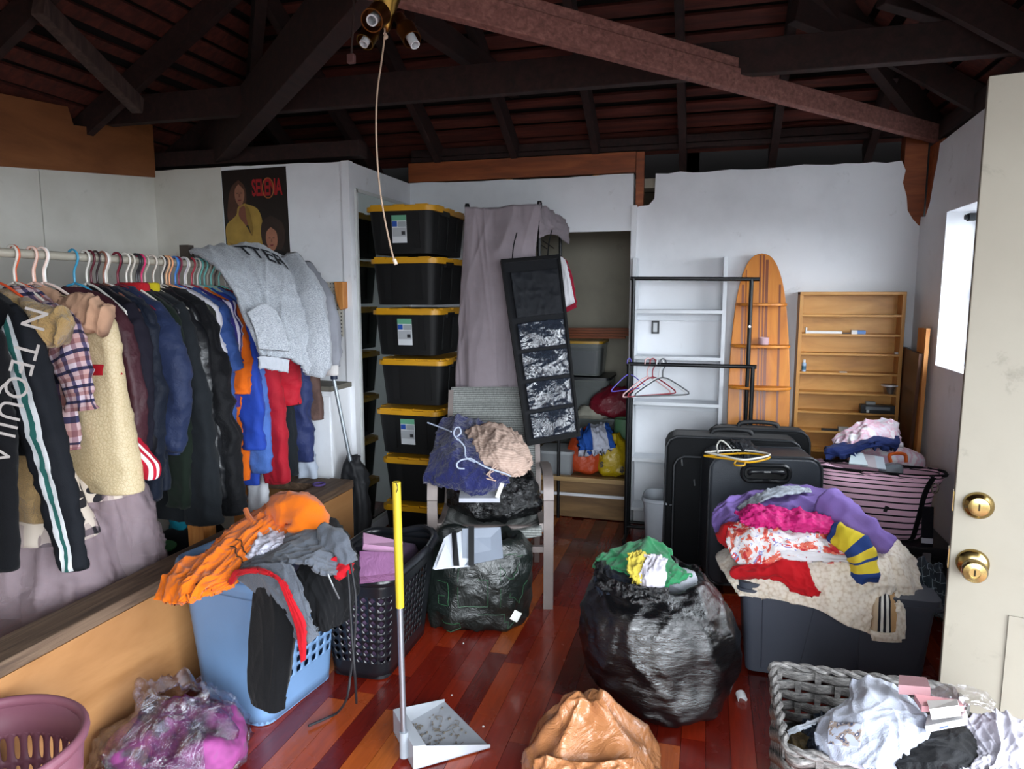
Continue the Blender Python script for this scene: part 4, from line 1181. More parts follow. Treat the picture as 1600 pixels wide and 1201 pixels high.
for cx_, cy_, k_ in ((360, 330, 1.0), (757, 835, 1.0)):
    for dx in (-26, 26): flat('printed_eye', S([(cx_ + dx - 13, cy_ - 18), (cx_ + dx + 13, cy_ - 18), (cx_ + dx + 13, cy_ - 10), (cx_ + dx - 13, cy_ - 10)]), '#2a1a16', 7, sm=False)
    flat('printed_nose', S([(cx_ - 5, cy_ - 5), (cx_ + 5, cy_ - 5), (cx_ + 9, cy_ + 30), (cx_ - 9, cy_ + 30)]), '#7d4e3e', 7, sm=False)
    flat('printed_mouth', S([(cx_ - 24, cy_ + 58), (cx_ + 24, cy_ + 58), (cx_ + 14, cy_ + 74), (cx_ - 14, cy_ + 74)]), '#7a2a2c', 7, sm=False)
flat('printed_lapel', S([(430, 440), (480, 500), (520, 700), (505, 790), (440, 600)]), '#8d6f30', 5)
flat('printed_sleeve', S([(180, 850), (330, 900), (480, 960), (600, 930), (470, 1010), (300, 960)]), '#94752f', 4)
text_on('lettering', 'SELENA', lambda x, y: pp(.70 + x, .185 - y * 1.5, 2), plain('#a01c22', .5), po, .145, .92, .004)
mb = MB(); mb.tube([pp(.72 + .085 * math.cos(a), .185 + .095 * math.sin(a), 4) for a in np.linspace(0, 2 * PI, 28)], .0035, 6); mb.build('printed_ring', plain('#9c5a2c', .5), po)
# ---- pegboard, bracket, white cabinet
t = NT('pegboard'); v = t.coord('Object', (1, 1, 1))
sp = t.n('ShaderNodeSeparateXYZ', {0: v})
fx = t.math('SUBTRACT', t.math('FRACT', t.math('MULTIPLY', sp.outputs[0], 46)), .5); fz = t.math('SUBTRACT', t.math('FRACT', t.math('MULTIPLY', sp.outputs[2], 46)), .5)
r_ = t.math('ADD', t.math('MULTIPLY', fx, fx), t.math('MULTIPLY', fz, fz))
t.set('Base Color', t.mix(t.math('LESS_THAN', r_, .04), '#bdb9ae', '#2c2a28')); t.set('Roughness', .7)
p0, p1 = at(474, 440, Y=3.795), at(537, 526, Y=3.795)
mb = MB(); mb.box(((p0[0] + p1[0]) / 2, 3.795, (p0[2] + p1[2]) / 2), (p1[0] - p0[0], .008, p0[2] - p1[2])); tag(mb.build('pegboard', t.m), 'small perforated pegboard on the wall right of the hoodie', 'pegboard')
q0 = at(541, 440, Y=3.78)
mb = MB(); mb.prism([(0, 0), (0, -.155), (-.025, -.165), (-.045, -.12), (-.055, -.06), (-.06, 0)], lambda x, z: (q0[0] + x, 3.74, q0[2] + z), lambda x, z: (q0[0] + x, 3.80, q0[2] + z))
tag(mb.build('wood_bracket', m_rawwood, bevel=.004), 'short orange wooden bracket fixed at the wall corner', 'bracket')
cb = thing('low_cabinet', 'white low cabinet standing below the pegboard', 'cabinet', (-2.3, 3.66, 0))
mb = MB(); mb.box((-2.33, 3.68, .5), (.52, .23, 1.0)); mb.build('body', m_wall, cb)
mb = MB(); mb.box((-2.33, 3.675, 1.015), (.54, .25, .03)); mb.build('top', plain('#6b675e', .7), cb, bevel=.003)
mb = MB(); mb.box((-2.20, 3.561, .5), (.24, .012, .94)); mb.build('door', m_wall, cb)
mp = thing('mop', 'mop with grey pole and dark blue grip leaning on the white corner', 'mop', tuple(at(556, 800, Y=3.6)))
mb = MB(); mb.tube([at(521, 590, Y=3.5), at(548, 722, Y=3.52)], .011, 10); mb.build('pole', plain('#8f969c', .35, .5), mp, smooth=True)
mb = MB(); mb.tube([at(517, 540, Y=3.49), at(520, 556, Y=3.495), at(522, 592, Y=3.5)], .02, 10); mb.build('grip', plain('#18263f', .5), mp, smooth=True)
bn = at(557, 720, Y=3.56)
bag('mop_head', (bn[0] - .02, 3.56), [(.04, .07, .06, 0, 0), (.25, .085, .07, 0, 0), (.5, .06, .05, 0, 0), (bn[2] + .03, .02, .02, 0, 0)], plain('#14161a', .7), mp, fold=(.02, 12, 2))
mb = MB(); mb.tube([(XP - .12 + .03 * math.cos(a), 3.32 + .03 * math.sin(a), .525) for a in np.linspace(0, 2 * PI, 20)], .006, 6)
tag(mb.build('scrunchie', fabric('#5d4a86')), 'small purple hair tie lying on the partition cap', 'hair tie')
# ---- ceiling light with pull cord
FL = at(602, 20, d=2.2)
lamp = thing('ceiling_light', 'brass three-socket ceiling light without bulbs hanging from the beam', 'lamp', tuple(FL))
m_brass = plain('#8a6a34', .28, 1.0, .3)
m_br2 = plain('#6d4420', .35, .9, .3)
def lp(px, py, d=2.2): return Vector(at(px, py, d=d))
mb = MB(); mb.lathe([(.07, .13), (.068, .09), (.05, .05), (.028, 0), (.014, -.045), (.006, -.06), (0, -.062)], tuple(lp(604, 18)), 28); mb.cyl(lp(604, -30), lp(604, -140), .02); mb.build('hub', m_brass, lamp, smooth=True)
def sock(name_, a, b, r0, r1, mat, ins):
    a, b = Vector(a), Vector(b)
    d = (b - a)
    mb = MB()
    q = Vector((0, 0, 1)).rotation_difference(d.normalized()).to_matrix()
    L = d.length
    mb.lathe([(r0 * .6, 0), (r0, L * .08), (r0 * 1.02, L * .3), (r1 * .96, L * .5), (r1 * 1.06, L * .55), (r1, L * .62), (r1, L), (r1 * .9, L), (r1 * .85, L * .7), (0, L * .7)], tuple(a), 26, q)
    s_ = mb.build('socket_cup', mat, lamp, smooth=True)
    mb = MB(); mb.lathe([(r1 * .5, L * .6), (r1 * .5, L * ins), (r1 * .38, L * ins), (r1 * .36, L * .75), (0, L * .75)], tuple(a), 20, q)
    mb.build('bulb_socket', plain('#cfd2d6', .35), s_, smooth=True)
v_ = lp(603, 22)
sock('a', lp(606, 10, 2.26), lp(581, 32, 2.11), .022, .034, m_br2, 1.0)
sock('b', lp(590, 35, 2.24), lp(570, 66, 2.20), .02, .028, m_brass, 1.1)
sock('c', lp(622, 24, 2.24), lp(644, 62, 2.20), .018, .030, m_br2, 1.22)
mb = MB(); mb.tube([lp(601, 44), lp(601, 56), lp(597, 90), lp(589, 150), lp(588, 215), lp(592, 280), lp(599, 330), lp(608, 375), lp(614, 400), lp(618, 412)], .0028, 6, 4); mb.build('pull_cord', plain('#b59c86', .8), lamp, smooth=True)
mb = MB(); mb.tube([lp(600, 52), lp(603, 55), lp(604, 58), lp(600, 60)], .005, 6, 3); mb.build('cord_knot', plain('#c4ad98', .8), lamp, smooth=True)
mb = MB(); mb.tube([lp(616, 405), lp(619, 413)], .006, 8); mb.build('cord_knot', plain('#d8c8b8', .8), lamp, smooth=True)
pg = thing('power_plug', 'small dark plug dangling on a thin cord left of the brass light', 'plug', tuple(at(549, 95, d=2.5)))
mb = MB(); mb.tube([at(553, -40, d=2.5), at(552, 30, d=2.5), at(549, 84, d=2.5)], .004, 6, 4); mb.build('cord', plain('#3a2c28', .7), pg)
mb = MB(); mb.box(at(549, 92, d=2.5), (.028, .02, .032)); mb.build('plug_body', plain('#5a3a38', .6), pg, bevel=.004)
# ---- wardrobe rack under a grey sheet
rk = thing('wardrobe_rack', 'tall black tube rack draped with a grey sheet beside the totes', 'rack', tuple(at(790, 800, Z=0)))
m_blk = plain('#101114', .4, .2)
cA, cB, cC = at(730, 322, d=4.2), at(843, 318, d=4.15), at(876, 347, d=4.68)
cD = cA + (cC - cB)
mb = MB()
for c in (cA, cB, cC, cD):
    q = MB(); q.cyl((c[0], c[1], 0), tuple(c), .011, None, 10); q.build('post', m_blk, rk, smooth=True)
for a, b in ((cA, cB), (cB, cC), (cC, cD), (cD, cA)):
    q = MB(); q.cyl(tuple(a - np.array([0, 0, .02])), tuple(b - np.array([0, 0, .02])), .007, None, 8); q.build('rail', m_blk, rk)
for c in (cA, cB, cC):
    q = MB(); q.lathe([(.014, -.03), (.016, 0), (.012, .015), (0, .016)], tuple(c), 10); q.build('cap', m_blk, rk, smooth=True)
dz = np.array([0, 0, .17])
for k in np.linspace(.1, .9, 8):
    q = MB(); q.cyl(tuple(cA + (cB - cA) * k - dz), tuple(cD + (cC - cD) * k - dz), .003, None, 6); q.build('shelf_wire', m_blk, rk)
m_sheet = fabric('#8f858b', .9, .1, 400, .25)
sh = cloth('grey_sheet', [
    rowd((727, 324, 4.19), (766, 326, 4.18), (806, 322, 4.15), (846, 320, 4.12)),
    rowd((724, 400, 4.19), (762, 396, 4.13), (800, 392, 4.08), (838, 380, 4.10)),
    rowd((721, 480, 4.19), (754, 480, 4.11), (792, 484, 4.09), (828, 478, 4.13)),
    rowd((716, 560, 4.19), (748, 560, 4.10), (784, 562, 4.12), (822, 560, 4.15)),
    rowd((712, 650, 4.19), (745, 650, 4.10), (782, 650, 4.13), (822, 650, 4.16)),
    rowd((708, 745, 4.18), (744, 745, 4.10), (780, 745, 4.13), (822, 745, 4.17))], m_sheet, None, (60, 60), (.018, 4, .7), (.006, 7), .006, label='wrinkled mauve-grey sheet hanging over the front of the tall rack', cat='sheet')
cloth('side_flap', [rowd((842, 316, 4.13), (858, 330, 4.36), (878, 345, 4.66)), rowd((842, 345, 4.11), (862, 355, 4.34), (884, 358, 4.66)), rowd((840, 372, 4.10), (862, 366, 4.35), (886, 382, 4.66))], m_sheet, sh, (24, 20), (.02, 4, 1), (.008, 14), .006)
# hanging organiser with clear pockets
og = thing('hanging_organizer', 'black hanging organizer with glossy clear pockets, tilted, beside the sheet', 'organizer', tuple(at(860, 690, d=3.95)))
oTL, oTR, oBR, oBL = at(781, 407, d=3.96), at(873, 399, d=4.06), at(905, 682, d=3.93), at(822, 697, d=3.83)
on = np.cross(oTR - oTL, oBL - oTL); on /= np.linalg.norm(on)
if on[1] > 0: on = -on
def op(u, v, l=0): return tuple((oTL * (1 - u) + oTR * u) * (1 - v) + (oBL * (1 - u) + oBR * u) * v + on * l)
mb = MB(); mb.prism([(0, 0), (1, 0), (1, 1), (0, 1)], lambda u, v: op(u, v, 0), lambda u, v: op(u, v, .016)); mb.build('panel', fabric('#191b20', .6), og, bevel=.005)
mb = MB()
for a, b, c, d in ((0, 1, 0, .02), (0, 1, .98, 1), (0, .04, .02, .98), (.96, 1, .02, .98)): mb.prism([(a, c), (b, c), (b, d), (a, d)], lambda u, v: op(u, v, .016), lambda u, v: op(u, v, .024))
mb.build('binding', fabric('#0d0e11', .6), og)
m_clear = plastic_film('#262c36', .10, 1.0, 9, .9, (1, 1, .45), 1.0)
for j, (a, b) in enumerate(((.08, .33), (.36, .50), (.52, .66), (.68, .82), (.84, .97))):
    rows_ = [[np.array(op(.12 + .8 * x / 4, a + (b - a) * y / 3, .024 + (.022 * math.sin(PI * x / 4) * math.sin(PI * (y + .4) / 3.8) if j else .006))) for x in range(5)] for y in range(4)]
    cloth('pocket', rows_, m_clear if j else fabric('#23262c', .5), og, (26, 20), (.006, 5, 2), (.005, 22), .003)
for u in (.2, .8):
    mb = MB(); mb.tube([op(u, .0, .01), np.array(op(u, 0, .01)) + np.array([.0, .03, .08]), np.array(op(u, 0, .01)) + np.array([.01, .06, .15])], .004, 6, 3); mb.build('strap', m_blk, og)
ts = thing('raglan_shirt', 'white shirt with red sleeve edge hanging beside the organizer', 'shirt', tuple(at(885, 480, d=4.4)))
cloth('body', [rowd((862, 400, 4.42), (878, 402, 4.4), (884, 412, 4.4)), rowd((868, 440, 4.4), (882, 440, 4.38), (892, 442, 4.38)), rowd((872, 478, 4.4), (884, 484, 4.38), (899, 476, 4.38))], fabric('#d3d2d6'), ts, (16, 22), (.01, 3, 1), (.004, 16), .012)
cloth('red_trim', [rowd((876, 400, 4.41), (882, 404, 4.41)), rowd((886, 430, 4.40), (894, 430, 4.40)), rowd((892, 470, 4.385), (901, 474, 4.385))], fabric('#8c1c30'), ts, (8, 20), (.004, 2, 1), (.002, 16), .014)
cloth('red_trim', [rowd((884, 480, 4.365), (900, 472, 4.365)), rowd((885, 488, 4.365), (901, 480, 4.365))], fabric('#8c1c30'), ts, (10, 6), (.002, 2, 1), (.001, 16), .014)
# ---- patio chair
ch = thing('patio_chair', 'taupe metal patio chair with grey mesh sling facing the door', 'chair', (-1.0, 3.19, 0), TH)
m_chair = plain('#857a76', .45, .1, .2)
t = NT('mesh_sling'); v = t.coord('Object')
wv = t.n('ShaderNodeTexWave', {'Vector': v, 'Scale': 26.0, 'Distortion': .6, 'Detail': 2.0}, bands_direction='Z').outputs['Fac']
ck = t.noise(t.n('ShaderNodeMapping', {'Vector': v, 'Scale': (260, 60, 60)}).outputs[0], 1.0, 2)
t.set('Base Color', t.mix(.6, t.ramp(wv, [(.2, '#7d807e'), (.8, '#b4b7b4')]), t.ramp(ck, [(.35, '#6c6e6c'), (.6, '#c3c5c2')]), 'MULTIPLY')); t.set('Roughness', .8); t.bump(wv, .3, .003)
m_sling = t.m
def lb(name, pts, w_, h_, sub=5):
    """flat curved bar: thickness h_, width w_ across the chair"""
    P = cr(np.array(pts, float), (len(pts) - 1) * sub + 1)
    G = []
    for i, p in enumerate(P):
        d = P[min(i + 1, len(P) - 1)] - P[max(i - 1, 0)]; d /= np.linalg.norm(d)
        n_ = np.cross([1, 0, 0], d); n_ /= max(np.linalg.norm(n_), 1e-6)
        G.append([p + np.array([a * w_ / 2, 0, 0]) + n_ * b * h_ / 2 for a, b in ((-1, -1), (1, -1), (1, 1), (-1, 1))])
    mb = MB(); G = np.array(G); n = len(G)
    mb.add(G.reshape(-1, 3), [(i * 4 + k, i * 4 + (k + 1) % 4, i * 4 + 4 + (k + 1) % 4, i * 4 + 4 + k) for i in range(n - 1) for k in range(4)] + [(3, 2, 1, 0), (n * 4 - 4, n * 4 - 3, n * 4 - 2, n * 4 - 1)])
    return mb.build(name, m_chair, ch, smooth=True, local=True)
for sx in (-1, 1):
    x_ = sx * .285
    lb('front_leg', [(x_, -.0, 0), (x_, .0, .3), (x_, .01, .55)], .048, .028)
    lb('arm', [(x_, .01, .55), (x_, .035, .625), (x_, .10, .65), (x_, .3, .645), (x_, .56, .60)], .05, .026)
    lb('back_leg', [(sx * .25, .62, 0), (sx * .25, .52, .3), (sx * .255, .56, .6)], .03, .03)
    lb('back_post', [(sx * .252, .43, .40), (sx * .25, .53, .62), (sx * .245, .685, 1.0)], .028, .03)
    lb('seat_rail', [(sx * .255, .0, .42), (sx * .255, .25, .385), (sx * .252, .46, .40)], .028, .03)
for y_, z_ in ((.02, .30), (.54, .28), (.03, .40)):
    mb = MB(); mb.bar((-.27, y_, z_), (.27, y_, z_), .028, .03); mb.build('stretcher', m_chair, ch, local=True)
def sling(name, rows_, n):
    A = np.array(rows_, float); G = cr(A, n[1]); G = np.swapaxes(cr(np.swapaxes(G, 0, 1), n[0]), 0, 1)
    return grid_mesh(name, G, m_sling, ch, False, .006, local=True)
sling('seat', [[(x_, y_, z_ - .03 * (1 - (x_ / .25) ** 2)) for x_ in (-.25, -.12, 0, .12, .25)] for y_, z_ in ((-.035, .385), (-.03, .415), (0, .428), (.2, .40), (.45, .405))], (20, 24))
sling('backrest', [[(x_, y_ + .02 * (1 - (x_ / .25) ** 2), z_) for x_ in (-.245, -.12, 0, .12, .245)] for y_, z_ in ((.43, .41), (.48, .52), (.59, .77), (.675, 1.0), (.68, 1.012))], (20, 30))
# things piled on the chair
m_bagblk = plastic_film('#0b0c0e', .17, 1, 20, .8, (1, 1, 1))
o = bag('trash_bag', (-1.07, 3.50), [(.40, .10, .1, 0, 0), (.42, .22, .17, 0, 0), (.48, .235, .18, 0, 0), (.55, .21, .17, 0, .01), (.61, .15, .13, 0, .02), (.64, .03, .03, 0, .02)], m_bagblk, None, 56, (.016, 18, 1.5), (.014, 12), rot=TH)
tag(o, 'black plastic bag lying on the patio chair seat', 'bag')
bx = thing('paper_stack', 'white stack of paper sticking out under the navy garment', 'papers', tuple(at(752, 770, d=3.45)))
mb = MB(); c_ = at(750, 772, d=3.52)
mb.box(c_, (.20, .14, .022), rz=TH, rx=.15); mb.build('sheets', plain('#c6c8d4', .7), bx)
mb = MB(); mb.box(at(781, 762, d=3.47), (.02, .1, .075), rz=TH, ry=.35); mb.build('folder', plain('#d9d6cc', .6), bx)
m_navy = fabric('#1f2458', .7, .3, 90, 1.0, .3, .8)
cloth('navy_sweater', [
    rowd((690, 656, 3.86), (720, 652, 3.86), (755, 662, 3.86), (785, 690, 3.8)),
    rowd((680, 690, 3.66), (712, 680, 3.66), (750, 692, 3.62), (792, 705, 3.62)),
    rowd((672, 722, 3.52), (705, 712, 3.46), (745, 728, 3.42), (800, 722, 3.50)),
    rowd((664, 748, 3.46), (702, 750, 3.38), (748, 758, 3.36), (796, 742, 3.46)),
    rowd((662, 752, 3.50), (705, 762, 3.40), (752, 766, 3.40), (788, 758, 3.46))], m_navy, None, (48, 44), (.022, 5, 1.5), (.01, 16), .012, label='sparkly navy blue garment draped over the bag on the chair', cat='garment')
o = cloth('beige_blouse', [
    rowd((728, 672, 3.72), (752, 664, 3.74), (785, 666, 3.76), (806, 676, 3.76)),
    rowd((734, 692, 3.58), (760, 686, 3.56), (790, 686, 3.56), (820, 696, 3.62)),
    rowd((744, 712, 3.50), (766, 712, 3.44), (798, 712, 3.44), (830, 716, 3.54)),
    rowd((752, 726, 3.47), (772, 728, 3.42), (804, 732, 3.42), (830, 722, 3.50)),
    rowd((760, 730, 3.48), (780, 736, 3.44), (806, 742, 3.44), (826, 732, 3.48))], stripes([(0, '#c2a99a'), (.5, '#b0978a')], 'V', .7, scale=26), None, (40, 40), (.018, 7, 1.2), (.009, 18), .012, label='beige metallic knit blouse bundled on top of the navy garment', cat='blouse')
for k in range(4):
    mb = MB(); mb.tube([at(770 + k * 3, 722 + k * 3, d=3.40), at(764 - 4 * k + 6, 730 + 5 * k, d=3.37), at(760 + 5 * k, 742 + k * 3, d=3.36)], .003, 5, 3); mb.build('tie', plain('#c7ab9c', .7), o)
m_clr = plain('#aeb8cc', .1, 0, .05)
def wire_hanger(label, pts_list, col, r=.004, group=None, mat=None, nm='wire_hanger'):
    o = thing(nm, label, 'hanger', tuple(np.array(pts_list[0][0])), 0, group)
    for i, P in enumerate(pts_list):
        mb = MB(); mb.tube(P, r, 7, 4); mb.build('hook' if i == 0 else 'arm', mat or plain(col, .3), o, smooth=True)
    return o
wire_hanger('clear plastic hanger with round hook lying on the navy garment', [rowd((716, 688, 3.42), (709, 678, 3.42), (712, 669, 3.43), (718, 668, 3.43), (720, 676, 3.42), (714, 682, 3.41)), rowd((716, 686, 3.42), (726, 698, 3.40), (728, 714, 3.36), (742, 722, 3.34))], '#aab4c8', mat=m_clr)
wire_hanger('clear hanger with white metal hook at the edge of the navy garment', [rowd((736, 716, 3.35), (722, 718, 3.34), (714, 724, 3.33), (716, 731, 3.33), (726, 732, 3.33)), rowd((736, 716, 3.35), (760, 730, 3.34), (790, 740, 3.38), (798, 744, 3.40)), rowd((668, 660, 3.7), (690, 668, 3.66), (705, 674, 3.6))], '#d8dce4', mat=m_clr)
# ---- green-printed shopping bag in front of the chair
gb = thing('shopping_bag', 'black shopping bag with thin green print in front of the chair', 'bag', tuple(at(742, 990, Z=0)))
GC = at(742, 985, Z=0) + np.array([-.02, .11, 0])
m_gbag = plastic_film('#151b19', .3, 1, 9, .6, (1, 1, 1))
gs = bag('sack', GC, [(.005, .18, .11, 0, 0), (.03, .22, .135, 0, 0), (.14, .235, .145, 0, 0), (.27, .235, .14, 0, 0), (.36, .225, .13, 0, .01), (.41, .2, .11, -.01, .02), (.385, .17, .095, -.01, .02), (.30, .16, .09, 0, .02)], m_gbag, gb, 60, (.014, 8, 1.6), (.014, 9), caps=(True, True), rot=TH, p=3.0)
Gg = o_G[gs.name]
def surf_line(par, uvs, r, mat, name='green_print'):
    nv, nu = Gg.shape[:2]
    N = gnormals(Gg, True)
    P = []
    for (a, v) in uvs:
        i = (a / 360 * nu) % nu; j = v * (nv - 1)
        i0, j0 = int(i), int(j)
        P.append(Gg[j0, i0] - N[j0, i0] * -.0015)
    mb = MB(); mb.tube(P, r, 5); mb.build(name, mat, par)
m_green = plain('#2f5a3c', .5)
for uvs in ([(225, .40), (250, .40), (250, .28), (232, .28), (232, .34), (244, .34)], [(262, .50), (262, .30), (280, .30), (280, .42), (270, .42)], [(290, .30), (290, .52), (304, .42), (318, .52)], [(235, .20), (262, .20), (262, .12), (240, .12)], [(275, .24), (295, .24), (305, .16), (322, .22)], [(300, .36), (320, .30), (330, .40)], [(215, .5), (235, .56), (258, .55)], [(285, .58), (305, .6), (325, .56)]):
    fine = []
    for a, b in zip(uvs[:-1], uvs[1:]):
        for k in np.linspace(0, 1, 6): fine.append((a[0] + (b[0] - a[0]) * k, a[1] + (b[1] - a[1]) * k))
    surf_line(gb, fine, .0013, m_green)
tgp = at(806, 962, d=2.995)
mb = MB(); mb.box(tgp, (.035, .004, .045), rz=.3, ry=.5); mb.build('tag', plain('#cfcfc9', .5), gb)
bd = thing('folding_box', 'white folded fabric box with black straps inside the shopping bag', 'box', tuple(at(735, 860, d=3.15)))
m_wb = plain('#c3c8d2', .55, 0, .1)
def quadp(name, px, th, mat, par, d=None):
    P = [at(a, b, d=c) for a, b, c in px]
    n_ = np.cross(P[1] - P[0], P[-1] - P[0]); n_ /= np.linalg.norm(n_)
    mb = MB(); k = len(P)
    mb.add([*P, *[p - n_ * th for p in P]], [tuple(range(k)), tuple(range(2 * k - 1, k - 1, -1))] + [(i, k + i, k + (i + 1) % k, (i + 1) % k) for i in range(k)])
    return mb.build(name, mat, par)
quadp('panel', [(722, 826, 3.12), (782, 824, 3.14), (786, 872, 3.06), (722, 885, 3.06)], .01, plain('#7f8794', .5), bd)
quadp('panel', [(688, 868, 3.08), (698, 842, 3.1), (712, 832, 3.11), (716, 886, 3.04), (680, 890, 3.02)], .012, m_wb, bd)
quadp('panel', [(700, 840, 3.12), (735, 824, 3.13), (735, 885, 3.06), (712, 888, 3.05)], .008, m_wb, bd)
quadp('strap', [(732, 822, 3.115), (741, 822, 3.115), (741, 884, 3.045), (732, 884, 3.045)], .006, m_blk, bd)
quadp('strap', [(706, 832, 3.10), (713, 829, 3.10), (718, 884, 3.035), (709, 884, 3.035)], .006, m_blk, bd)
# ---- closet contents seen through the doorway
m_cl = plastic_film('#9fa6a4', .25, .45, 8, .1)
def clear_bin(label, c, size, zb, lidc=None, fill=None):
    o = thing('plastic_bin', label, 'bin', (c[0], c[1], zb))
    mb = MB(); mb.rbox((c[0], c[1], zb + size[2] / 2), size, .03, 4, 0, 1.08); b_ = mb.build('body', m_cl, o, smooth=True)
    if fill: 
        mb = MB(); mb.rbox((c[0], c[1], zb + size[2] * .4), (size[0] * .9, size[1] * .9, size[2] * .7), .03, 4, 0, 1.06); mb.build('contents', fabric(fill), o, smooth=True)
    mb = MB(); mb.rbox((c[0], c[1], zb + size[2]), (size[0] * 1.12, size[1] * 1.12, .02), .04); mb.build('lid', plain(lidc or '#8e9694', .4), o, smooth=True)
    return o
clear_bin('large grey plastic bin on the closet floor holding mixed clothes', (-.86, 5.55), (.55, .4, .32), .275, '#6d7472', '#4c4a4a')
clear_bin('dark plastic bin stacked upon the grey bin in the closet', (-1.0, 5.6), (.5, .38, .28), .62, '#23272b', '#2b2d35')
clear_bin('purple plastic bin with yellow lid on top of the closet stack', (-1.02, 5.6), (.42, .34, .26), .92, '#c89a2c', '#2d2748')
for i in range(4):
    mb = MB(); mb.bar((-1.15 + .02 * i, 5.5 + .03 * i, 1.215 + .02 * i), (-.62 + .03 * i, 5.48 + .04 * i, 1.22 + .02 * i), .03, .018)
    tag(mb.build('wood_strip', m_trimwood), ['lowest brown wood strip lying on the yellow-lidded closet bin', 'second brown wood strip lying on the yellow-lidded closet bin', 'third brown wood strip lying on the yellow-lidded closet bin', 'topmost brown wood strip lying on the yellow-lidded closet bin'][i], 'wood strip', 'wood strips in the closet')
def lump(name, label, cat, c, prof, mat, fold=(.015, 9, 2), crum=(.01, 10)):
    return tag(bag(name, c, prof, mat, None, 40, fold, crum), label, cat)
a_ = at(918, 715, Y=4.95); m_or = plastic_film('#b8431a', .45, 1, 14, .5)
lump('plastic_bag', 'orange knotted plastic bag on the closet step', 'bag', (a_[0], 4.95), [(.285, .09, .08, 0, 0), (.32, .13, .11, 0, 0), (.42, .13, .11, 0, 0), (.52, .1, .09, 0, 0), (.57, .04, .04, 0, 0), (.6, .02, .02, 0, 0)], m_or)
a_ = at(958, 720, Y=4.9)
yb_ = lump('plastic_bag', 'yellow plastic bag with black lettering on the closet step', 'bag', (a_[0], 4.93), [(.285, .07, .07, 0, 0), (.32, .11, .10, 0, 0), (.42, .105, .1, 0, 0), (.50, .07, .07, 0, 0), (.57, .02, .03, 0, 0)], plastic_film('#b89c14', .35, 1, 14, .5))
for q, (px, py) in enumerate(((940, 726), (972, 734))):
    fn_c = at(px, py, d=4.72)
    text_on('lettering', 'S$'[q], lambda x, y: fn_c + RT * x + np.array([0, 0, 1]) * y, plain('#1a1408', .6), yb_, .05, 1, .003)
cloth('blue_bundle', [rowd((905, 676, 5.0), (925, 668, 5.05), (950, 668, 5.05)), rowd((906, 690, 4.9), (928, 682, 4.88), (955, 682, 4.9)), rowd((908, 702, 4.9), (930, 704, 4.85), (960, 700, 4.88))], stripes([(0, '#1f4a96'), (.45, '#b3b6c4'), (.85, '#1f4a96')], 'U'), None, (26, 20), (.03, 5, 1), (.02, 12), .05, label='blue and white cloth bundle on top of the orange bag', cat='bundle')
lump('red_bag', 'crumpled red bag lying on the grey closet bin', 'bag', tuple(at(960, 610, Y=5.3))[:2], [(.64, .12, .1, 0, 0), (.69, .17, .13, 0, 0), (.78, .15, .11, 0, 0), (.86, .05, .05, .02, 0)], plastic_film('#7a1428', .4, 1, 14, .6))
lump('white_bundle', 'white and yellow cloth lying in the front of the closet bin', 'cloth', tuple(at(925, 638, Y=5.3))[:2], [(.61, .1, .06, 0, 0), (.65, .12, .07, 0, 0), (.70, .06, .04, 0, 0)], fabric('#a8a698'))
lump('green_box', 'small green plastic container beside the yellow bag in the closet', 'container', tuple(at(975, 655, Y=5.15))[:2], [(.30, .06, .06, 0, 0), (.31, .07, .07, 0, 0), (.62, .07, .07, 0, 0), (.63, .06, .06, 0, 0)], plain('#5d8a64', .5), (0, 4, 1), (0, 1))
wb_ = thing('white_bin', 'small white plastic bin on the closet step beside the chair', 'bin', (-1.02, 4.92, .275))
mb = MB(); mb.rbox((-1.02, 4.92, .355), (.22, .24, .16), .03, 4, 0, 1.12); mb.build('body', plain('#8d9194', .45), wb_, smooth=True)
mb = MB(); mb.rbox((-1.02, 4.92, .44), (.26, .28, .02), .04); mb.build('lid', plain('#a3a7aa', .4), wb_, smooth=True)
# ================================================================== RIGHT SIDE
# ---- white shelf unit against the wall
ws = thing('white_shelf_unit', 'open white shelf unit against the back wall behind the black rack', 'shelf unit', (-.2, 4.6, 0))
m_ws = plain('#d5d9de', .5, 0, .08)
for x_ in (-.463, .085):
    mb = MB(); mb.box((x_, 4.6, .89), (.024, .17, 1.78)); mb.build('side', m_ws, ws, bevel=.002)
for py in (487, 560, 632, 722, 800):
    z_ = at(1060, py, Y=4.52)[2]
    mb = MB(); mb.box((-.19, 4.6, z_), (.53, .17, .022)); mb.build('shelf', m_ws, ws, bevel=.002)
    mb = MB(); mb.box((-.19, 4.675, z_ - .035), (.53, .015, .05)); mb.build('cleat', m_ws, ws)
sw = at(1024, 511, Y=4.69)
ou = thing('outlet_box', 'bare electrical box on the wall between the white shelves', 'outlet', (sw[0], 4.69, sw[2]))
mb = MB(); mb.box((sw[0], 4.692, sw[2]), (.05, .012, .085)); mb.build('plate', plain('#23262a', .5), ou)
mb = MB(); mb.box((sw[0], 4.682, sw[2]), (.026, .012, .06)); mb.build('device', plain('#9a9da0', .4, .5), ou)
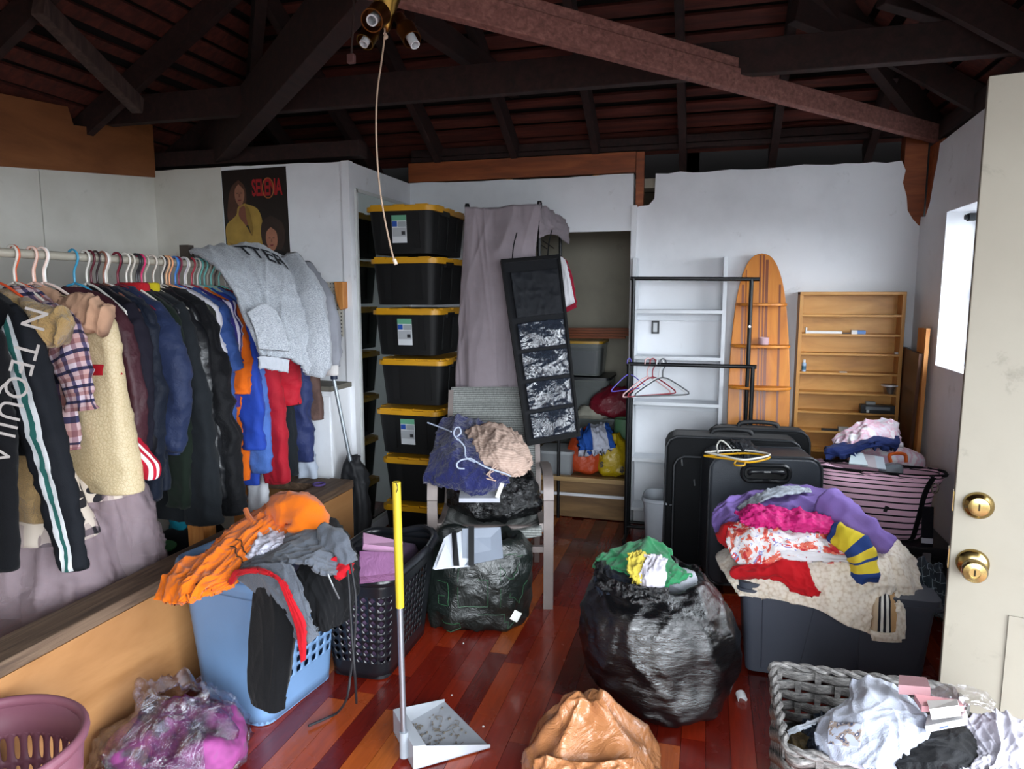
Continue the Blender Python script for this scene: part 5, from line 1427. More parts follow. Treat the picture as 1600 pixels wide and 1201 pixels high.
# ---- black double garment rack
gr = thing('garment_rack', 'black double-rail garment rack on casters in front of the white shelves', 'rack', (-.1, 4.36, 0))
m_rk = plain('#15171a', .35, .4)
YH, YL = 4.42, 4.27
hL, hR = at(985, 435, Y=YH), at(1187, 436, Y=YH)
lL, lR = at(979, 568, Y=YL), at(1182, 573, Y=YL)
def tubep(name, a, b, r, par, mat=m_rk):
    mb = MB(); mb.cyl(tuple(a), tuple(b), r, None, 12); return mb.build(name, mat, par, smooth=True)
tubep('hanging_rail', hL, hR, .012, gr); tubep('hanging_rail', lL, lR, .012, gr)
for top_, y_, n in (((hL[0] + .02, YH, hL[2]), YH, 'post'), ((hR[0] - .045, YH, hR[2]), YH, 'post'), ((lL[0] + .015, YL, lL[2]), YL, 'post'), ((lR[0] - .02, YL, lR[2]), YL, 'post')):
    tubep(n, top_, (top_[0], y_, .06), .0125, gr)
for x_ in (hL[0] + .02, hR[0] - .045):
    tubep('base_bar', (x_, YL - .1, .06), (x_, YH + .06, .06), .0125, gr)
tubep('cross_bar', (hL[0] + .02, YL, .12), (hR[0] - .045, YL, .12), .010, gr)
tubep('cross_bar', (hL[0] + .02, YH, .10), (hR[0] - .045, YH, .10), .010, gr)
for x_ in (hL[0] + .02, hR[0] - .045):
    for y_ in (YL - .09, YH + .05):
        mb = MB(); mb.cyl((x_ - .01, y_, .025), (x_ + .01, y_, .025), .024, None, 14); mb.build('caster', m_blk, gr, smooth=True)
tubep('rail_clip', (hR[0] - .045, YH, at(1168, 510, Y=YH)[2]), (hR[0] - .045, YH - .016, at(1168, 510, Y=YH)[2]), .007, gr, plain('#d8d8d8', .3, .5))
def rh(px, lb, col, rz, sc=.85):
    p = at(px, 570, Y=YL)
    hanger(lb, col, (p[0], YL, lL[2] + .012), rz, 'hangers on the black rack', scale=sc)
rh(983, 'purple hanger at the left end of the black rack', '#5a50b0', .95, .72)
rh(1012, 'white and red hanger on the lower rail of the black rack', '#d9b0b0', .75)
rh(1020, 'dark red hanger next to the white one on the black rack', '#8a2030', .72, .84)
rh(1031, 'white hanger with wide shoulders on the black rack', '#d4d6d8', .55, .86)
rh(1036, 'grey hanger, last on the lower rail of the black rack', '#4a4c50', .52, .84)
# ---- surfboard shelf
sb = thing('surfboard_shelf', 'surfboard-shaped orange wooden shelf leaning on the wall', 'shelf', (.31, 4.45, 0))
m_surf = wood(['#a85c14', '#c4761e', '#d58a2c'], (3, 3, .4), .5, 4, .05)
m_strp = plain('#7d3c14', .35)
BZ = 1.80
def sbp(x, z, o_=0): return (.305 + x + (1.0 - z) * .012, 4.40 + .235 * z / BZ - o_, z)
hw_ = [(0, .10), (.15, .125), (.4, .155), (.7, .176), (.95, .178), (1.2, .170), (1.4, .155), (1.55, .137), (1.66, .113), (1.74, .082), (1.785, .045), (1.80, 0)]
H = cr(np.array(hw_), 40)
poly = [(h, z) for z, h in H] + [(-h, z) for z, h in H[::-1][1:]]
mb = MB(); mb.prism(poly, lambda x, z: sbp(x, z, 0), lambda x, z: sbp(x, z, .024)); mb.build('board', m_surf, sb, bevel=.004)
def hwz(z): return float(np.interp(z, [q[0] for q in hw_], [q[1] for q in hw_]))
for x0, x1 in ((-.012, -.002), (.008, .018), (.024, .04), (-.112, -.098), (-.09, -.084), (.102, .114)):
    zs = [z for z in np.linspace(.02, 1.79, 60) if hwz(z) > max(abs(x0), abs(x1)) + .006]
    mb = MB()
    mb.prism([(x0, zs[0]), (x1, zs[0]), (x1, zs[-1]), (x0, zs[-1])], lambda x, z: sbp(x, z, .0235), lambda x, z: sbp(x, z, .0248)); mb.build('stripe', m_strp, sb)
SZ = [at(1190, py, Y=4.42)[2] for py in (478, 544, 609)]
for z_ in SZ:
    h_ = hwz(z_) * 1.02
    pl = [(-h_, 0), (-h_, .03)] + [(h_ * math.cos(a), .03 + .085 * math.sin(a)) for a in np.linspace(PI, 0, 14)[1:-1]] + [(h_, .03), (h_, 0)]
    mb = MB(); mb.prism(pl, lambda x, o_: tuple(np.array(sbp(x, z_, .024 + o_))), lambda x, o_: tuple(np.array(sbp(x, z_, .024 + o_)) + np.array([0, 0, .016]))); mb.build('shelf', m_surf, sb, bevel=.003)
gl = thing('glass_tumbler', 'small pinkish glass candle holder on the middle surfboard shelf', 'glass', tuple(np.array(sbp(.015, SZ[1] + .016, .06))))
c_ = np.array(sbp(.02, SZ[1] + .0165, .07))
mb = MB(); mb.lathe([(0, .002), (.028, .002), (.03, .045), (.027, .045), (.025, .008), (0, .008)], tuple(c_), 20); mb.build('cup', plastic_film('#d8b8c0', .05, .55, 5, 0), gl, smooth=True)
mb = MB(); mb.lathe([(0, .009), (.024, .009), (.024, .022), (0, .022)], tuple(c_), 16); mb.build('wax', plain('#c9a0b0', .5), gl, smooth=True)
# ---- wooden bookcase
bc = thing('wooden_bookcase', 'shallow light-oak bookcase with many shelves in the corner', 'bookcase', (.81, 4.63, 0))
m_oak = wood(['#a06c2e', '#bd8740', '#cf9a52'], (.7, 3, 3), .45, 4)
m_oakv = wood(['#a06c2e', '#b9823c', '#c9944c'], (3, 3, .7), .45, 4)
bx0, bx1, bz1, by0 = .522, 1.098, 1.565, 4.575
for x_ in (bx0 + .01, bx1 - .01):
    mb = MB(); mb.box((x_, 4.635, bz1 / 2), (.02, .12, bz1)); mb.build('side', m_oakv, bc, bevel=.0015)
mb = MB(); mb.box(((bx0 + bx1) / 2, 4.635, bz1 - .008), (bx1 - bx0, .122, .018)); mb.build('top', m_oak, bc, bevel=.0015)
mb = MB(); mb.box(((bx0 + bx1) / 2, 4.69, bz1 / 2), (bx1 - bx0 - .02, .008, bz1 - .02)); mb.build('back_panel', m_oak, bc)
bsz = [at(1262, py, Y=by0)[2] for py in (491, 521, 551, 581, 612, 642, 672, 702)] + [.25, .06]
for z_ in bsz:
    mb = MB(); mb.box(((bx0 + bx1) / 2, 4.632, z_ - .006), (bx1 - bx0 - .04, .108, .013)); mb.build('shelf', m_oak, bc, bevel=.001)
def small(name, label, cat, px0, px1, si, h, mat, dep=.04, y=4.605, parts=()):
    a, b = at(px0, 500, Y=y)[0], at(px1, 500, Y=y)[0]
    z_ = bsz[si] + .0006
    o = thing(name, label, cat, ((a + b) / 2, y, z_))
    mb = MB(); mb.box(((a + b) / 2, y, z_ + h / 2), (b - a, dep, h)); mb.build('body', mat, o, bevel=.002)
    for (n_, u0, u1, v0, v1, m_, ex) in parts:
        mb = MB(); mb.box((a + (b - a) * (u0 + u1) / 2, y, z_ + h * (v0 + v1) / 2), ((b - a) * (u1 - u0), dep + ex, h * (v1 - v0))); mb.build(n_, m_, o)
    return o
wh = plain('#d8d6d4', .45)
small('white_tube', 'long thin white packet on the second bookcase shelf', 'packet', 1259, 1316, 1, .016, wh, parts=(('end_cap', 0, .04, 0, 2.2, wh, .004),))
small('toothpaste_box', 'blue and white small box on the second bookcase shelf', 'box', 1331, 1353, 1, .022, plain('#3f74b4', .4), parts=(('white_end', -.01, .4, -.01, 1.02, wh, .002),))
small('dark_stick', 'short dark stick beside the blue and white box', 'stick', 1317, 1330, 1, .007, plain('#2b2f3a', .5), .01)
bt = thing('pill_bottle', 'small white and blue bottle at the left of the fourth shelf', 'bottle', (at(1253, 570, Y=4.61)[0], 4.61, bsz[3]))
c_ = (at(1256, 570, Y=4.61)[0], 4.61, bsz[3] + .0006)
mb = MB(); mb.lathe([(0, 0), (.013, 0), (.013, .05), (.007, .056), (.007, .06), (0, .06)], c_, 16); mb.build('body', plain('#8fa7c0', .3), bt, smooth=True)
mb = MB(); mb.lathe([(.0075, .056), (.0085, .056), (.0085, .072), (0, .072)], c_, 14); mb.build('cap', wh, bt, smooth=True)
mb = MB(); mb.lathe([(.0134, .01), (.0134, .034)], c_, 16); mb.build('label', plain('#2f5c74', .4), bt, smooth=True)
small('paper_slip', 'white paper slip lying on the fourth bookcase shelf', 'paper', 1316, 1328, 3, .004, wh, .03)
small('eraser', 'small white block at the right of the third shelf', 'block', 1401, 1407, 2, .012, wh, .02)
tn = thing('tin_pan', 'shiny round tin with flat lid on the fifth shelf', 'tin', (at(1390, 605, Y=4.6)[0], 4.61, bsz[4]))
c_ = (at(1391, 605, Y=4.61)[0], 4.612, bsz[4] + .0006)
mb = MB(); mb.lathe([(0, 0), (.03, 0), (.04, .045), (.038, .045), (0, .04)], c_, 24); mb.build('bowl', plain('#b8b4ac', .25, .9), tn, smooth=True)
mb = MB(); mb.lathe([(0, .046), (.05, .046), (.05, .056), (0, .058)], c_, 24); mb.build('lid', plain('#c9cccc', .35, .3), tn, smooth=True)
small('radio', 'black and silver electronic device on the sixth shelf', 'device', 1352, 1406, 5, .05, plain('#17191c', .4), .06, 4.605, (('silver_front', .14, .86, .45, .8, plain('#7d848a', .35, .5), .004), ('button_panel', .17, .25, .1, .45, plain('#c3c8c8', .4), .004)))
small('grey_box', 'little grey box on top of the black device', 'box', 1361, 1376, 5, .066, plain('#8c8e8c', .5), .03, 4.625)
small('dark_case', 'dark flat case at the back of the seventh shelf', 'case', 1346, 1392, 6, .03, plain('#2b2a22', .5), .04, 4.64, (('pale_knob', .2, .3, .7, 1.4, plain('#8f8f74', .5), 0), ('pale_knob', .75, .85, .7, 1.3, plain('#8f8f74', .5), 0)))
small('hair_brush', 'black handled brush lying on the seventh shelf', 'brush', 1293, 1336, 6, .012, plain('#17181b', .5), .02, 4.6, (('head', .62, 1.0, 0, 2.2, plain('#b9b4ac', .6), .014),))
# ---- boards leaning in the corner
def lean(name, label, cat, q, th, mat):
    o = quadp(name, q, th, mat, None); return tag(o, label, cat)
P_ = lambda px, py, X: (px, py, float((at(px, py, X=X) - CAM) @ FW))
lean('dark_board', 'dark brown veneered board leaning beside the bookcase', 'board', [P_(1417, 542, 1.122), P_(1442, 553, 1.122), P_(1424, 720, 1.122), P_(1404, 700, 1.122)], .018, wood(['#3c2415', '#563522', '#6b452e'], (3, .6, .6), .4, 4))
lean('wood_stick', 'tall raw orange wood stick leaning against the right wall', 'stick', [P_(1441, 512, 1.145), P_(1454, 513, 1.145), P_(1437, 720, 1.145), P_(1426, 715, 1.145)], .02, m_rawwood)
# ---- suitcases
def suitcase(label, cx, cy, w_, h_, dep, rz, mat, style):
    o = thing('suitcase', label, 'suitcase', (cx, cy, 0), rz, 'suitcases')
    def rp(hw2, hh, r, z0, y0, y1, mt, name, bev=.006):
        P = rr_path(hw2, hh, r, 64)[:-1]
        mb = MB(); mb.prism([(x, z) for x, z in P], lambda x, z: (x, y0, z + z0), lambda x, z: (x, y1, z + z0)); return mb.build(name, mt, o, smooth=True, local=True, bevel=bev)
    rp(w_ / 2, h_ / 2 - .025, .07, h_ / 2 + .025, -dep / 2, dep / 2, mat, 'shell', .02)
    for y_ in (-dep / 2 + .004, dep / 2 - .004):
        P = rr_path(w_ / 2 - .004, h_ / 2 - .03, .068, 64)
        mb = MB(); mb.tube([(x, y_, z + h_ / 2 + .025) for x, z in P], .006, 6); mb.build('piping', plain('#25282c', .45), o, smooth=True, local=True)
    if style == 'pocket':
        rp(w_ / 2 - .05, h_ * .40, .06, h_ * .46, -dep / 2 - .03, -dep / 2 + .01, mat, 'front_pocket', .012)
        P = rr_path(w_ / 2 - .05, h_ * .40, .06, 64)
        mb = MB(); mb.tube([(x, -dep / 2 - .03, z + h_ * .46) for x, z in P], .005, 6); mb.build('zipper', plain('#2e3135', .5), o, local=True)
        for x_, z_ in ((-w_ / 2 + .09, h_ * .84), (-w_ / 2 + .16, h_ * .70)):
            mb = MB(); mb.bar((x_, -dep / 2 - .038, z_), (x_ + .004, -dep / 2 - .04, z_ - .035), .01, .004); mb.build('zipper_pull', plain('#a9adb0', .3, .8), o, local=True)
        mb = MB(); mb.tube([(-.11, 0, h_), (-.09, 0, h_ + .022), (0, 0, h_ + .03), (.09, 0, h_ + .022), (.11, 0, h_)], .013, 10, 4); mb.build('handle', plain('#1a1c1f', .6), o, smooth=True, local=True)
    else:
        zc = h_ - .085
        P = rr_path(.115, .04, .035, 48)
        mb = MB(); mb.tube([(x, -dep / 2 - .004, z + zc) for x, z in P], .012, 8); mb.build('handle_housing', plain('#15171a', .35), o, smooth=True, local=True)
        rp(.105, .033, .03, zc, -dep / 2 - .003, -dep / 2 + .003, plain('#0a0b0c', .5), 'handle_recess', .001)
        mb = MB(); mb.tube([(-.08, -dep / 2 - .004, zc - .005), (-.07, -dep / 2 - .02, zc + .012), (.07, -dep / 2 - .02, zc + .012), (.08, -dep / 2 - .004, zc - .005)], .011, 8, 5); mb.build('handle', plain('#1e2024', .3), o, smooth=True, local=True)
        mb = MB(); mb.box((.0, -dep / 2 - .032, zc + .013), (.032, .002, .008)); mb.build('logo_plate', plain('#b9bdc0', .3, .6), o, local=True)
        for x_ in (-w_ * .33, w_ * .33):
            mb = MB(); mb.box((x_, -dep / 2 - .006, h_ * .3), (.03, .012, h_ * .4)); mb.build('skid', plain('#15171a', .4), o, local=True)
    for sx in (-1, 1):
        mb = MB(); mb.cyl((sx * w_ * .38 - .015, dep * .3, .028), (sx * w_ * .38 + .015, dep * .3, .028), .027, None, 16); mb.build('wheel', m_blk, o, smooth=True, local=True)
        mb = MB(); mb.lathe([(.012, 0), (.016, .002), (.014, .03), (0, .03)], (sx * w_ * .38, -dep * .3, 0), 10); mb.build('foot', m_blk, o, smooth=True, local=True)
    return o
m_su1 = fabric('#1d1f22', .75, .2, 300, .3, .1, .2)
m_su2 = plain('#2c3138', .38, 0, .12, 7, .25, 300)
c2 = at(1189, 722, d=3.62)
suitcase('front black suitcase with glossy recessed carry handle', c2[0], c2[1] + .06, .56, .74, .25, TH * .6, m_su2, 'back')
c1 = at(1152, 690, d=3.90)
suitcase('large black soft suitcase with front pockets behind the front one', c1[0] - .03, c1[1] + .03, .72, .775, .20, TH * .2, m_su1, 'pocket')
c3 = at(1175, 670, d=4.22)
suitcase('rear black soft suitcase nearest the surfboard shelf', c3[0] + .02, 4.185, .55, .80, .12, .05, m_su1, 'pocket')
tb = thing('trash_bin', 'grey plastic waste bin between the black rack and suitcase', 'bin', (-.26, 4.12, 0))
t0c = at(1030, 760, d=4.12)
o = bag('body', (t0c[0] + .06, t0c[1] - .02), [(.0, .11, .10, 0, 0), (.02, .12, .11, 0, 0), (.36, .145, .13, 0, 0), (.375, .155, .14, 0, 0), (.37, .14, .125, 0, 0), (.05, .11, .1, 0, 0)], plain('#a6acb4', .5), tb, 40, (0, 4, 1), (0, 1), p=4, caps=(True, True), nv=40)
# hangers and cords on the front suitcase
zt = .745
def flat_hanger(label, col, pts, hook, r):
    o = thing('clothes_hanger', label, 'hanger', tuple(pts[0]), 0, 'hangers on the suitcase')
    mb = MB(); mb.tube(list(pts) + [pts[0]], r, 7, 4); mb.build('shoulder_bar', plain(col, .35), o, smooth=True)
    mb = MB(); mb.tube(hook, r * .9, 7, 4); mb.build('hook', plain(col, .35), o, smooth=True)
    return o
flat_hanger('yellow plastic hanger lying on the front suitcase', '#c8950c', [at(1100, 712, Z=zt + .02), at(1140, 717, Z=zt + .02), at(1172, 722, Z=zt + .02), at(1203, 714, Z=zt + .02), at(1165, 708, Z=zt + .02)], [at(1150, 719, Z=zt + .02), at(1148, 726, Z=zt + .016), at(1162, 727, Z=zt + .018), at(1164, 722, Z=zt + .02)], .005)
flat_hanger('white plastic hanger lying on top of the yellow one', '#d5d4cc', [at(1102, 706, Z=zt + .032), at(1135, 713, Z=zt + .032), at(1165, 718, Z=zt + .032), at(1203, 710, Z=zt + .032), at(1160, 703, Z=zt + .032)], [at(1122, 706, Z=zt + .035), at(1120, 697, d=3.60), at(1126, 688, d=3.6), at(1136, 694, d=3.58), at(1146, 706, d=3.56)], .0048)
cs = thing('cable_coil', 'coiled black cable on top of the front suitcase', 'cable', tuple(at(1135, 700, d=3.6)))
for k in range(4):
    mb = MB(); c_ = at(1133 + 4 * k, 698 + 2 * k, d=3.60 - .01 * k); mb.tube([c_ + RT * (.028 - .004 * k) * math.cos(a) + np.array([0, 0, 1]) * (.024 - .003 * k) * math.sin(a) + np.array([-.2, .9, .3]) * .012 * math.sin(a * 1.0) for a in np.linspace(0, 2 * PI, 22)], .0055, 6); mb.build('loop', plain('#0d0e10', .35), cs, smooth=True)
cloth('black_strap', [rowd((1140, 690, 3.62), (1165, 690, 3.66), (1180, 700, 3.66)), rowd((1150, 702, 3.55), (1166, 700, 3.56), (1186, 706, 3.6)), rowd((1160, 718, 3.52), (1170, 716, 3.52), (1182, 712, 3.55))], fabric('#1b1e25', .5), None, (22, 22), (.01, 5, 2), (.012, 30), .006, label='crumpled black strap among the hangers on the front suitcase', cat='strap')
# ---- black trunk with the striped bag
tk = thing('footlocker', 'black storage trunk with flat lid in the right corner', 'trunk', (.88, 4.0, 0))
m_trunk = plain('#1c1f22', .3, 0, .2, 5)
tf = 3.66
mb = MB(); mb.box((.89, tf + .36, .15), (.52, .70, .30)); mb.build('body', m_trunk, tk, bevel=.008)
mb = MB(); mb.box((.89, tf + .355, .327), (.54, .73, .045)); mb.build('lid', m_trunk, tk, bevel=.008)
for x_ in (.75, 1.04):
    mb = MB(); mb.box((x_, tf - .012, .30), (.035, .012, .05)); mb.build('latch', plain('#b8bcc0', .3, .8), tk, bevel=.003)
pb = thing('striped_bag', 'pink and black striped shoulder bag standing on the trunk', 'bag', (.85, 3.85, .35))
m_pink = stripes([(0, '#eec0d4'), (.74, '#17131a')], 'V', .8, scale=22)
bc0 = at(1372, 800, d=3.52)
BX, BY = bc0[0] - .03, bc0[1] + .06
rzb = -.12
prof = [(.352, .20, .10, 0, 0), (.37, .235, .12, 0, 0), (.46, .25, .125, .005, 0), (.56, .265, .12, .01, 0), (.64, .28, .11, .02, 0), (.685, .30, .10, .03, 0), (.672, .29, .09, .03, 0), (.55, .24, .08, .02, 0)]
body = bag('body', (BX, BY), prof, m_pink, pb, 72, (.012, 5, 1.2), (.007, 8), rot=rzb, p=3.2, nv=60)
Gb = o_G[body.name].copy()
def on_bag(deg, v, off=.006):
    nv, nu = Gb.shape[:2]
    i = int((deg % 360) / 360 * nu) % nu; j = min(int(v * (nv - 1)), nv - 1)
    N = gnormals(Gb, True)
    return Gb[j, i] + N[j, i] * off
for name_, a_ in (('strap', 213), ('strap', 318)):
    rows_ = [[on_bag(a_ + da, v) for da in (-6, 0, 6)] for v in np.linspace(.08, .70, 8)]
    cloth(name_, rows_, fabric('#15131a', .7), pb, (8, 30), (0, 1, 1), (0, 1), .006)
rows_ = [[on_bag(a, v, .004) for a in (175, 188, 200, 207)] for v in np.linspace(.06, .7, 8)]
cloth('side_panel', rows_, stripes([(0, '#c995ae'), (.5, '#17131a')], 'V', .8, scale=4.5), pb, (16, 30), (0, 1, 1), (0, 1), .004)
rimp = [on_bag(a, .70, .0) for a in np.linspace(0, 355, 60)]
mb = MB(); mb.tube(rimp + rimp[:1], .008, 6); mb.build('rim_binding', fabric('#131118'), pb, smooth=True)
mb = MB(); c_ = on_bag(325, .55, .02); mb.tube([c_ + np.array([.014 * math.cos(a), 0, .022 * math.sin(a)]) for a in np.linspace(0, 2 * PI, 18)], .004, 6); mb.build('buckle', plain('#b9b4a8', .25, .9), pb, smooth=True)
c_ = on_bag(322, .45, .02)
cloth('strap_end', [[c_ + np.array([x_, -.006 - .01 * k, -.03 - .06 * k]) for x_ in (-.025, 0, .025)] for k in range(5)], stripes([(0, '#14131a'), (.62, '#c9c9d2'), (.72, '#14131a'), (.86, '#c9c9d2'), (.89, '#14131a')], 'V'), pb, (6, 24), (.003, 2, 2), (0, 1), .006)
c_ = on_bag(278, .36, .004)
mb = MB(); mb.box(c_, (.016, .004, .03), ry=.3); mb.box(c_ + np.array([.01, 0, .004]), (.012, .004, .012)); mb.build('emblem', plain('#120f16', .5), pb)
# contents of the striped bag
cloth('print_towel', [rowd((1300, 690, 3.72), (1340, 664, 3.78), (1375, 658, 3.78), (1402, 664, 3.76)), rowd((1310, 696, 3.66), (1345, 676, 3.64), (1378, 670, 3.64), (1404, 680, 3.66)), rowd((1320, 700, 3.62), (1350, 690, 3.58), (1382, 686, 3.58), (1406, 694, 3.62))], None, None, (30, 26), (.02, 4, 1), (.012, 12), .03)
t = NT('pink_floral'); t.set('Base Color', t.ramp(t.noise(t.coord(), 16, 4), [(.4, '#d9d3dc'), (.52, '#d9a8bc'), (.6, '#e6e2e6')])); t.set('Roughness', .9); t.bump(t.noise(t.coord(), 30, 3), .3, .01)
m_floral = t.m
pt_ = [o for o in COL.objects if o.name == 'print_towel'][0]; pt_.data.materials.clear(); pt_.data.materials.append(m_floral); tag(pt_, 'white and pink print cloth topping the heap on the striped bag', 'cloth')
cloth('navy_cloth', [rowd((1292, 700, 3.72), (1330, 688, 3.70), (1370, 676, 3.70), (1404, 680, 3.72)), rowd((1288, 704, 3.60), (1325, 700, 3.56), (1365, 690, 3.54), (1404, 690, 3.58)), rowd((1290, 712, 3.58), (1325, 710, 3.54), (1366, 698, 3.53), (1400, 700, 3.57))], fabric('#1f2c5c'), None, (30, 24), (.014, 4, 1), (.008, 12), .025, label='navy blue folded cloth under the pink print cloth', cat='cloth')
lump('fleece_roll', 'rolled white fleece with pink blotches on the striped bag', 'fleece', tuple(at(1385, 708, d=3.7))[:2], [(.63, .10, .06, 0, 0), (.66, .17, .09, 0, 0), (.71, .17, .09, 0, 0), (.745, .12, .06, 0, 0), (.755, .03, .02, 0, 0)], m_floral, (.008, 5, 1), (.006, 14))
sc = thing('scissors', 'orange handled tool poking out of the striped bag', 'tool', tuple(at(1400, 720, d=3.55)))
mb = MB(); mb.tube(rowd((1392, 722, 3.55), (1390, 711, 3.56), (1400, 708, 3.57), (1414, 710, 3.57), (1416, 722, 3.56)), .009, 8, 4); mb.build('handle', plain('#c8581a', .4), sc, smooth=True)
lump('soap_bottle', 'clear plastic bottle lying in the striped bag', 'bottle', tuple(at(1393, 722, d=3.52))[:2], [(.60, .05, .035, 0, 0), (.63, .055, .04, 0, 0), (.69, .05, .036, 0, 0), (.71, .02, .02, .02, 0)], plastic_film('#8c969e', .12, .6, 10, .3), (.002, 5, 1), (.004, 20))
for i, (a, b, c, d, col) in enumerate(((1330, 712, 1352, 726, '#b9c6cc'), (1348, 716, 1366, 730, '#a89ea4'), (1362, 718, 1380, 732, '#aab4be'))):
    tag(quadp('magazine', [(a, b - 6, 3.56), (a + 18, b - 3, 3.54), (c + 4, d + 2, 3.48), (a - 4, d - 1, 3.5)], .006, plain(col, .35), None), ['pale blue magazine tucked in the striped bag', 'pinkish magazine in the middle of the striped bag', 'grey magazine beside the bottle in the striped bag'][i], 'magazine', 'magazines in the striped bag')
# ---- grey bin with the clothes pile
bn_ = thing('storage_bin', 'large dark grey storage bin buried under the clothes pile', 'bin', (.53, 3.1, 0))
m_bin = plain('#474c58', .5, 0, .1)
BL, BR = at(1156, 930, Y=2.88)[0], at(1468, 960, Y=2.88)[0]
bw = BR - BL; bxc = (BL + BR) / 2
mb = MB(); mb.rbox((bxc, 3.12, .19), (bw * .90, .44, .36), .03, 4, 0, 1.09, 1); mb.build('body', m_bin, bn_, smooth=True)
for k, (u0, u1) in enumerate(((.12, .40), (.62, .97))):
    P = [(BL + bw * u0, .36), (BL + bw * u1, .36), (BL + bw * (u1 - .07), .03), (BL + bw * (u0 + .01), .03)]
    mb = MB(); mb.prism(P, lambda x, z: (x, 2.888 + (.36 - z) * .055, z), lambda x, z: (x, 2.872 + (.36 - z) * .055, z)); mb.build('raised_panel', m_bin, bn_, bevel=.004)
mb = MB(); mb.rbox((bxc, 3.12, .385), (bw * 1.02, .52, .03), .04, 5); mb.rbox((bxc, 3.12, .37), (bw * 1.035, .535, .012), .04, 5); mb.build('rim', m_bin, bn_, smooth=True)
t = NT('sherpa'); v = t.coord()
vo = t.n('ShaderNodeTexVoronoi', {'Vector': v, 'Scale': 75.0}, feature='F1').outputs['Distance']
t.set('Base Color', t.ramp(vo, [(.0, '#f8eee0'), (.55, '#efe2d0'), (.85, '#d8c6ae')])); t.set('Roughness', .95); t.set('Sheen Weight', .3); t.bump(vo, -.7, .008)
m_sherpa = t.m
sp_ = cloth('sherpa_blanket', [
    rowy((1132, 862, 3.30), (1200, 815, 3.36), (1290, 800, 3.38), (1370, 835, 3.34), (1425, 872, 3.28)),
    rowy((1120, 872, 3.12), (1195, 838, 3.10), (1290, 830, 3.10), (1372, 850, 3.08), (1428, 890, 3.08)),
    rowy((1134, 898, 2.96), (1205, 880, 2.90), (1290, 878, 2.88), (1365, 885, 2.88), (1405, 915, 2.92)),
    rowy((1150, 920, 2.90), (1215, 918, 2.84), (1280, 920, 2.82), (1345, 925, 2.82), (1385, 938, 2.86)),
    rowy((1160, 928, 2.89), (1222, 938, 2.82), (1278, 952, 2.80), (1320, 975, 2.79), (1360, 990, 2.80))], m_sherpa, None, (70, 60), (.014, 4, 1.2), (.003, 12), .025, label='cream sherpa blanket spilling over the grey storage bin', cat='blanket')
m_burb = stripes([(0, '#c3ac90'), (.14, '#26262c'), (.24, '#e0dcd4'), (.34, '#26262c'), (.44, '#e0dcd4'), (.54, '#26262c'), (.62, '#c29a6c'), (.88, '#8a6a4a'), (.92, '#c9b498')], 'U', .8)
cloth('striped_edge', [rowy((1368, 926, 2.85), (1385, 922, 2.88), (1400, 928, 2.9)), rowy((1366, 955, 2.80), (1386, 952, 2.81), (1404, 958, 2.83)), rowy((1364, 985, 2.78), (1386, 988, 2.79), (1408, 985, 2.81))], m_burb, sp_, (24, 24), (.004, 3, 1), (.003, 14), .02)
cloth('sherpa_hem', [rowy((1400, 918, 2.92), (1412, 930, 2.94)), rowy((1404, 955, 2.82), (1414, 962, 2.84)), rowy((1396, 996, 2.79), (1414, 998, 2.80))], m_sherpa, sp_, (10, 24), (.005, 2, 2), (.004, 20), .03)
cloth('sherpa_hem', [rowy((1360, 985, 2.775), (1385, 990, 2.775), (1408, 990, 2.79)), rowy((1362, 1000, 2.775), (1386, 1003, 2.775), (1408, 1003, 2.79))], m_sherpa, sp_, (20, 8), (.004, 2, 2), (.004, 20), .028)
cloth('sherpa_fold', [rowy((1370, 838, 3.06), (1400, 845, 3.1), (1425, 872, 3.15)), rowy((1380, 872, 2.98), (1405, 875, 2.98), (1430, 900, 3.04)), rowy((1390, 905, 2.93), (1412, 912, 2.93), (1440, 940, 2.98)), rowy((1405, 940, 2.92), (1425, 955, 2.92), (1445, 962, 2.95))], m_sherpa, sp_, (30, 40), (.016, 3, 1.5), (.006, 14), .03)
cloth('purple_shirt', [
    rowy((1122, 788, 3.28), (1170, 776, 3.36), (1240, 764, 3.40), (1300, 774, 3.36), (1335, 800, 3.3)),
    rowy((1114, 808, 3.20), (1160, 800, 3.18), (1230, 790, 3.16), (1300, 800, 3.14), (1350, 825, 3.12)),
    rowy((1120, 830, 3.14), (1160, 822, 3.08), (1230, 815, 3.05), (1300, 822, 3.04), (1358, 842, 3.04)),
    rowy((1140, 842, 3.10), (1175, 838, 3.06), (1235, 832, 3.02), (1305, 836, 3.02), (1352, 850, 3.03))], fabric('#7a62a6', .8), None, (56, 40), (.026, 5, 1), (.006, 12), .015, label='lavender purple shirt spread over the top of the pile', cat='shirt')
slv('purple_sleeve', rowy((1290, 785, 3.12), (1325, 808, 3.02), (1358, 832, 2.98), (1388, 855, 2.97)), (.06, .055, .05, .035), fabric('#8a70b8', .8), [o for o in COL.objects if o.name == 'purple_shirt'][0], n=26)
cloth('lace_cloth', [rowy((1152, 792, 3.22), (1190, 770, 3.26), (1230, 760, 3.3), (1265, 764, 3.32)), rowy((1156, 800, 3.15), (1194, 782, 3.15), (1234, 772, 3.18), (1268, 770, 3.26))], plain('#a9b0ba', .8, 0, .4, 60, .8, 90), None, (36, 12), (.008, 8, 1), (.006, 30), .008, label='strip of pale grey lace across the purple shirt', cat='lace')
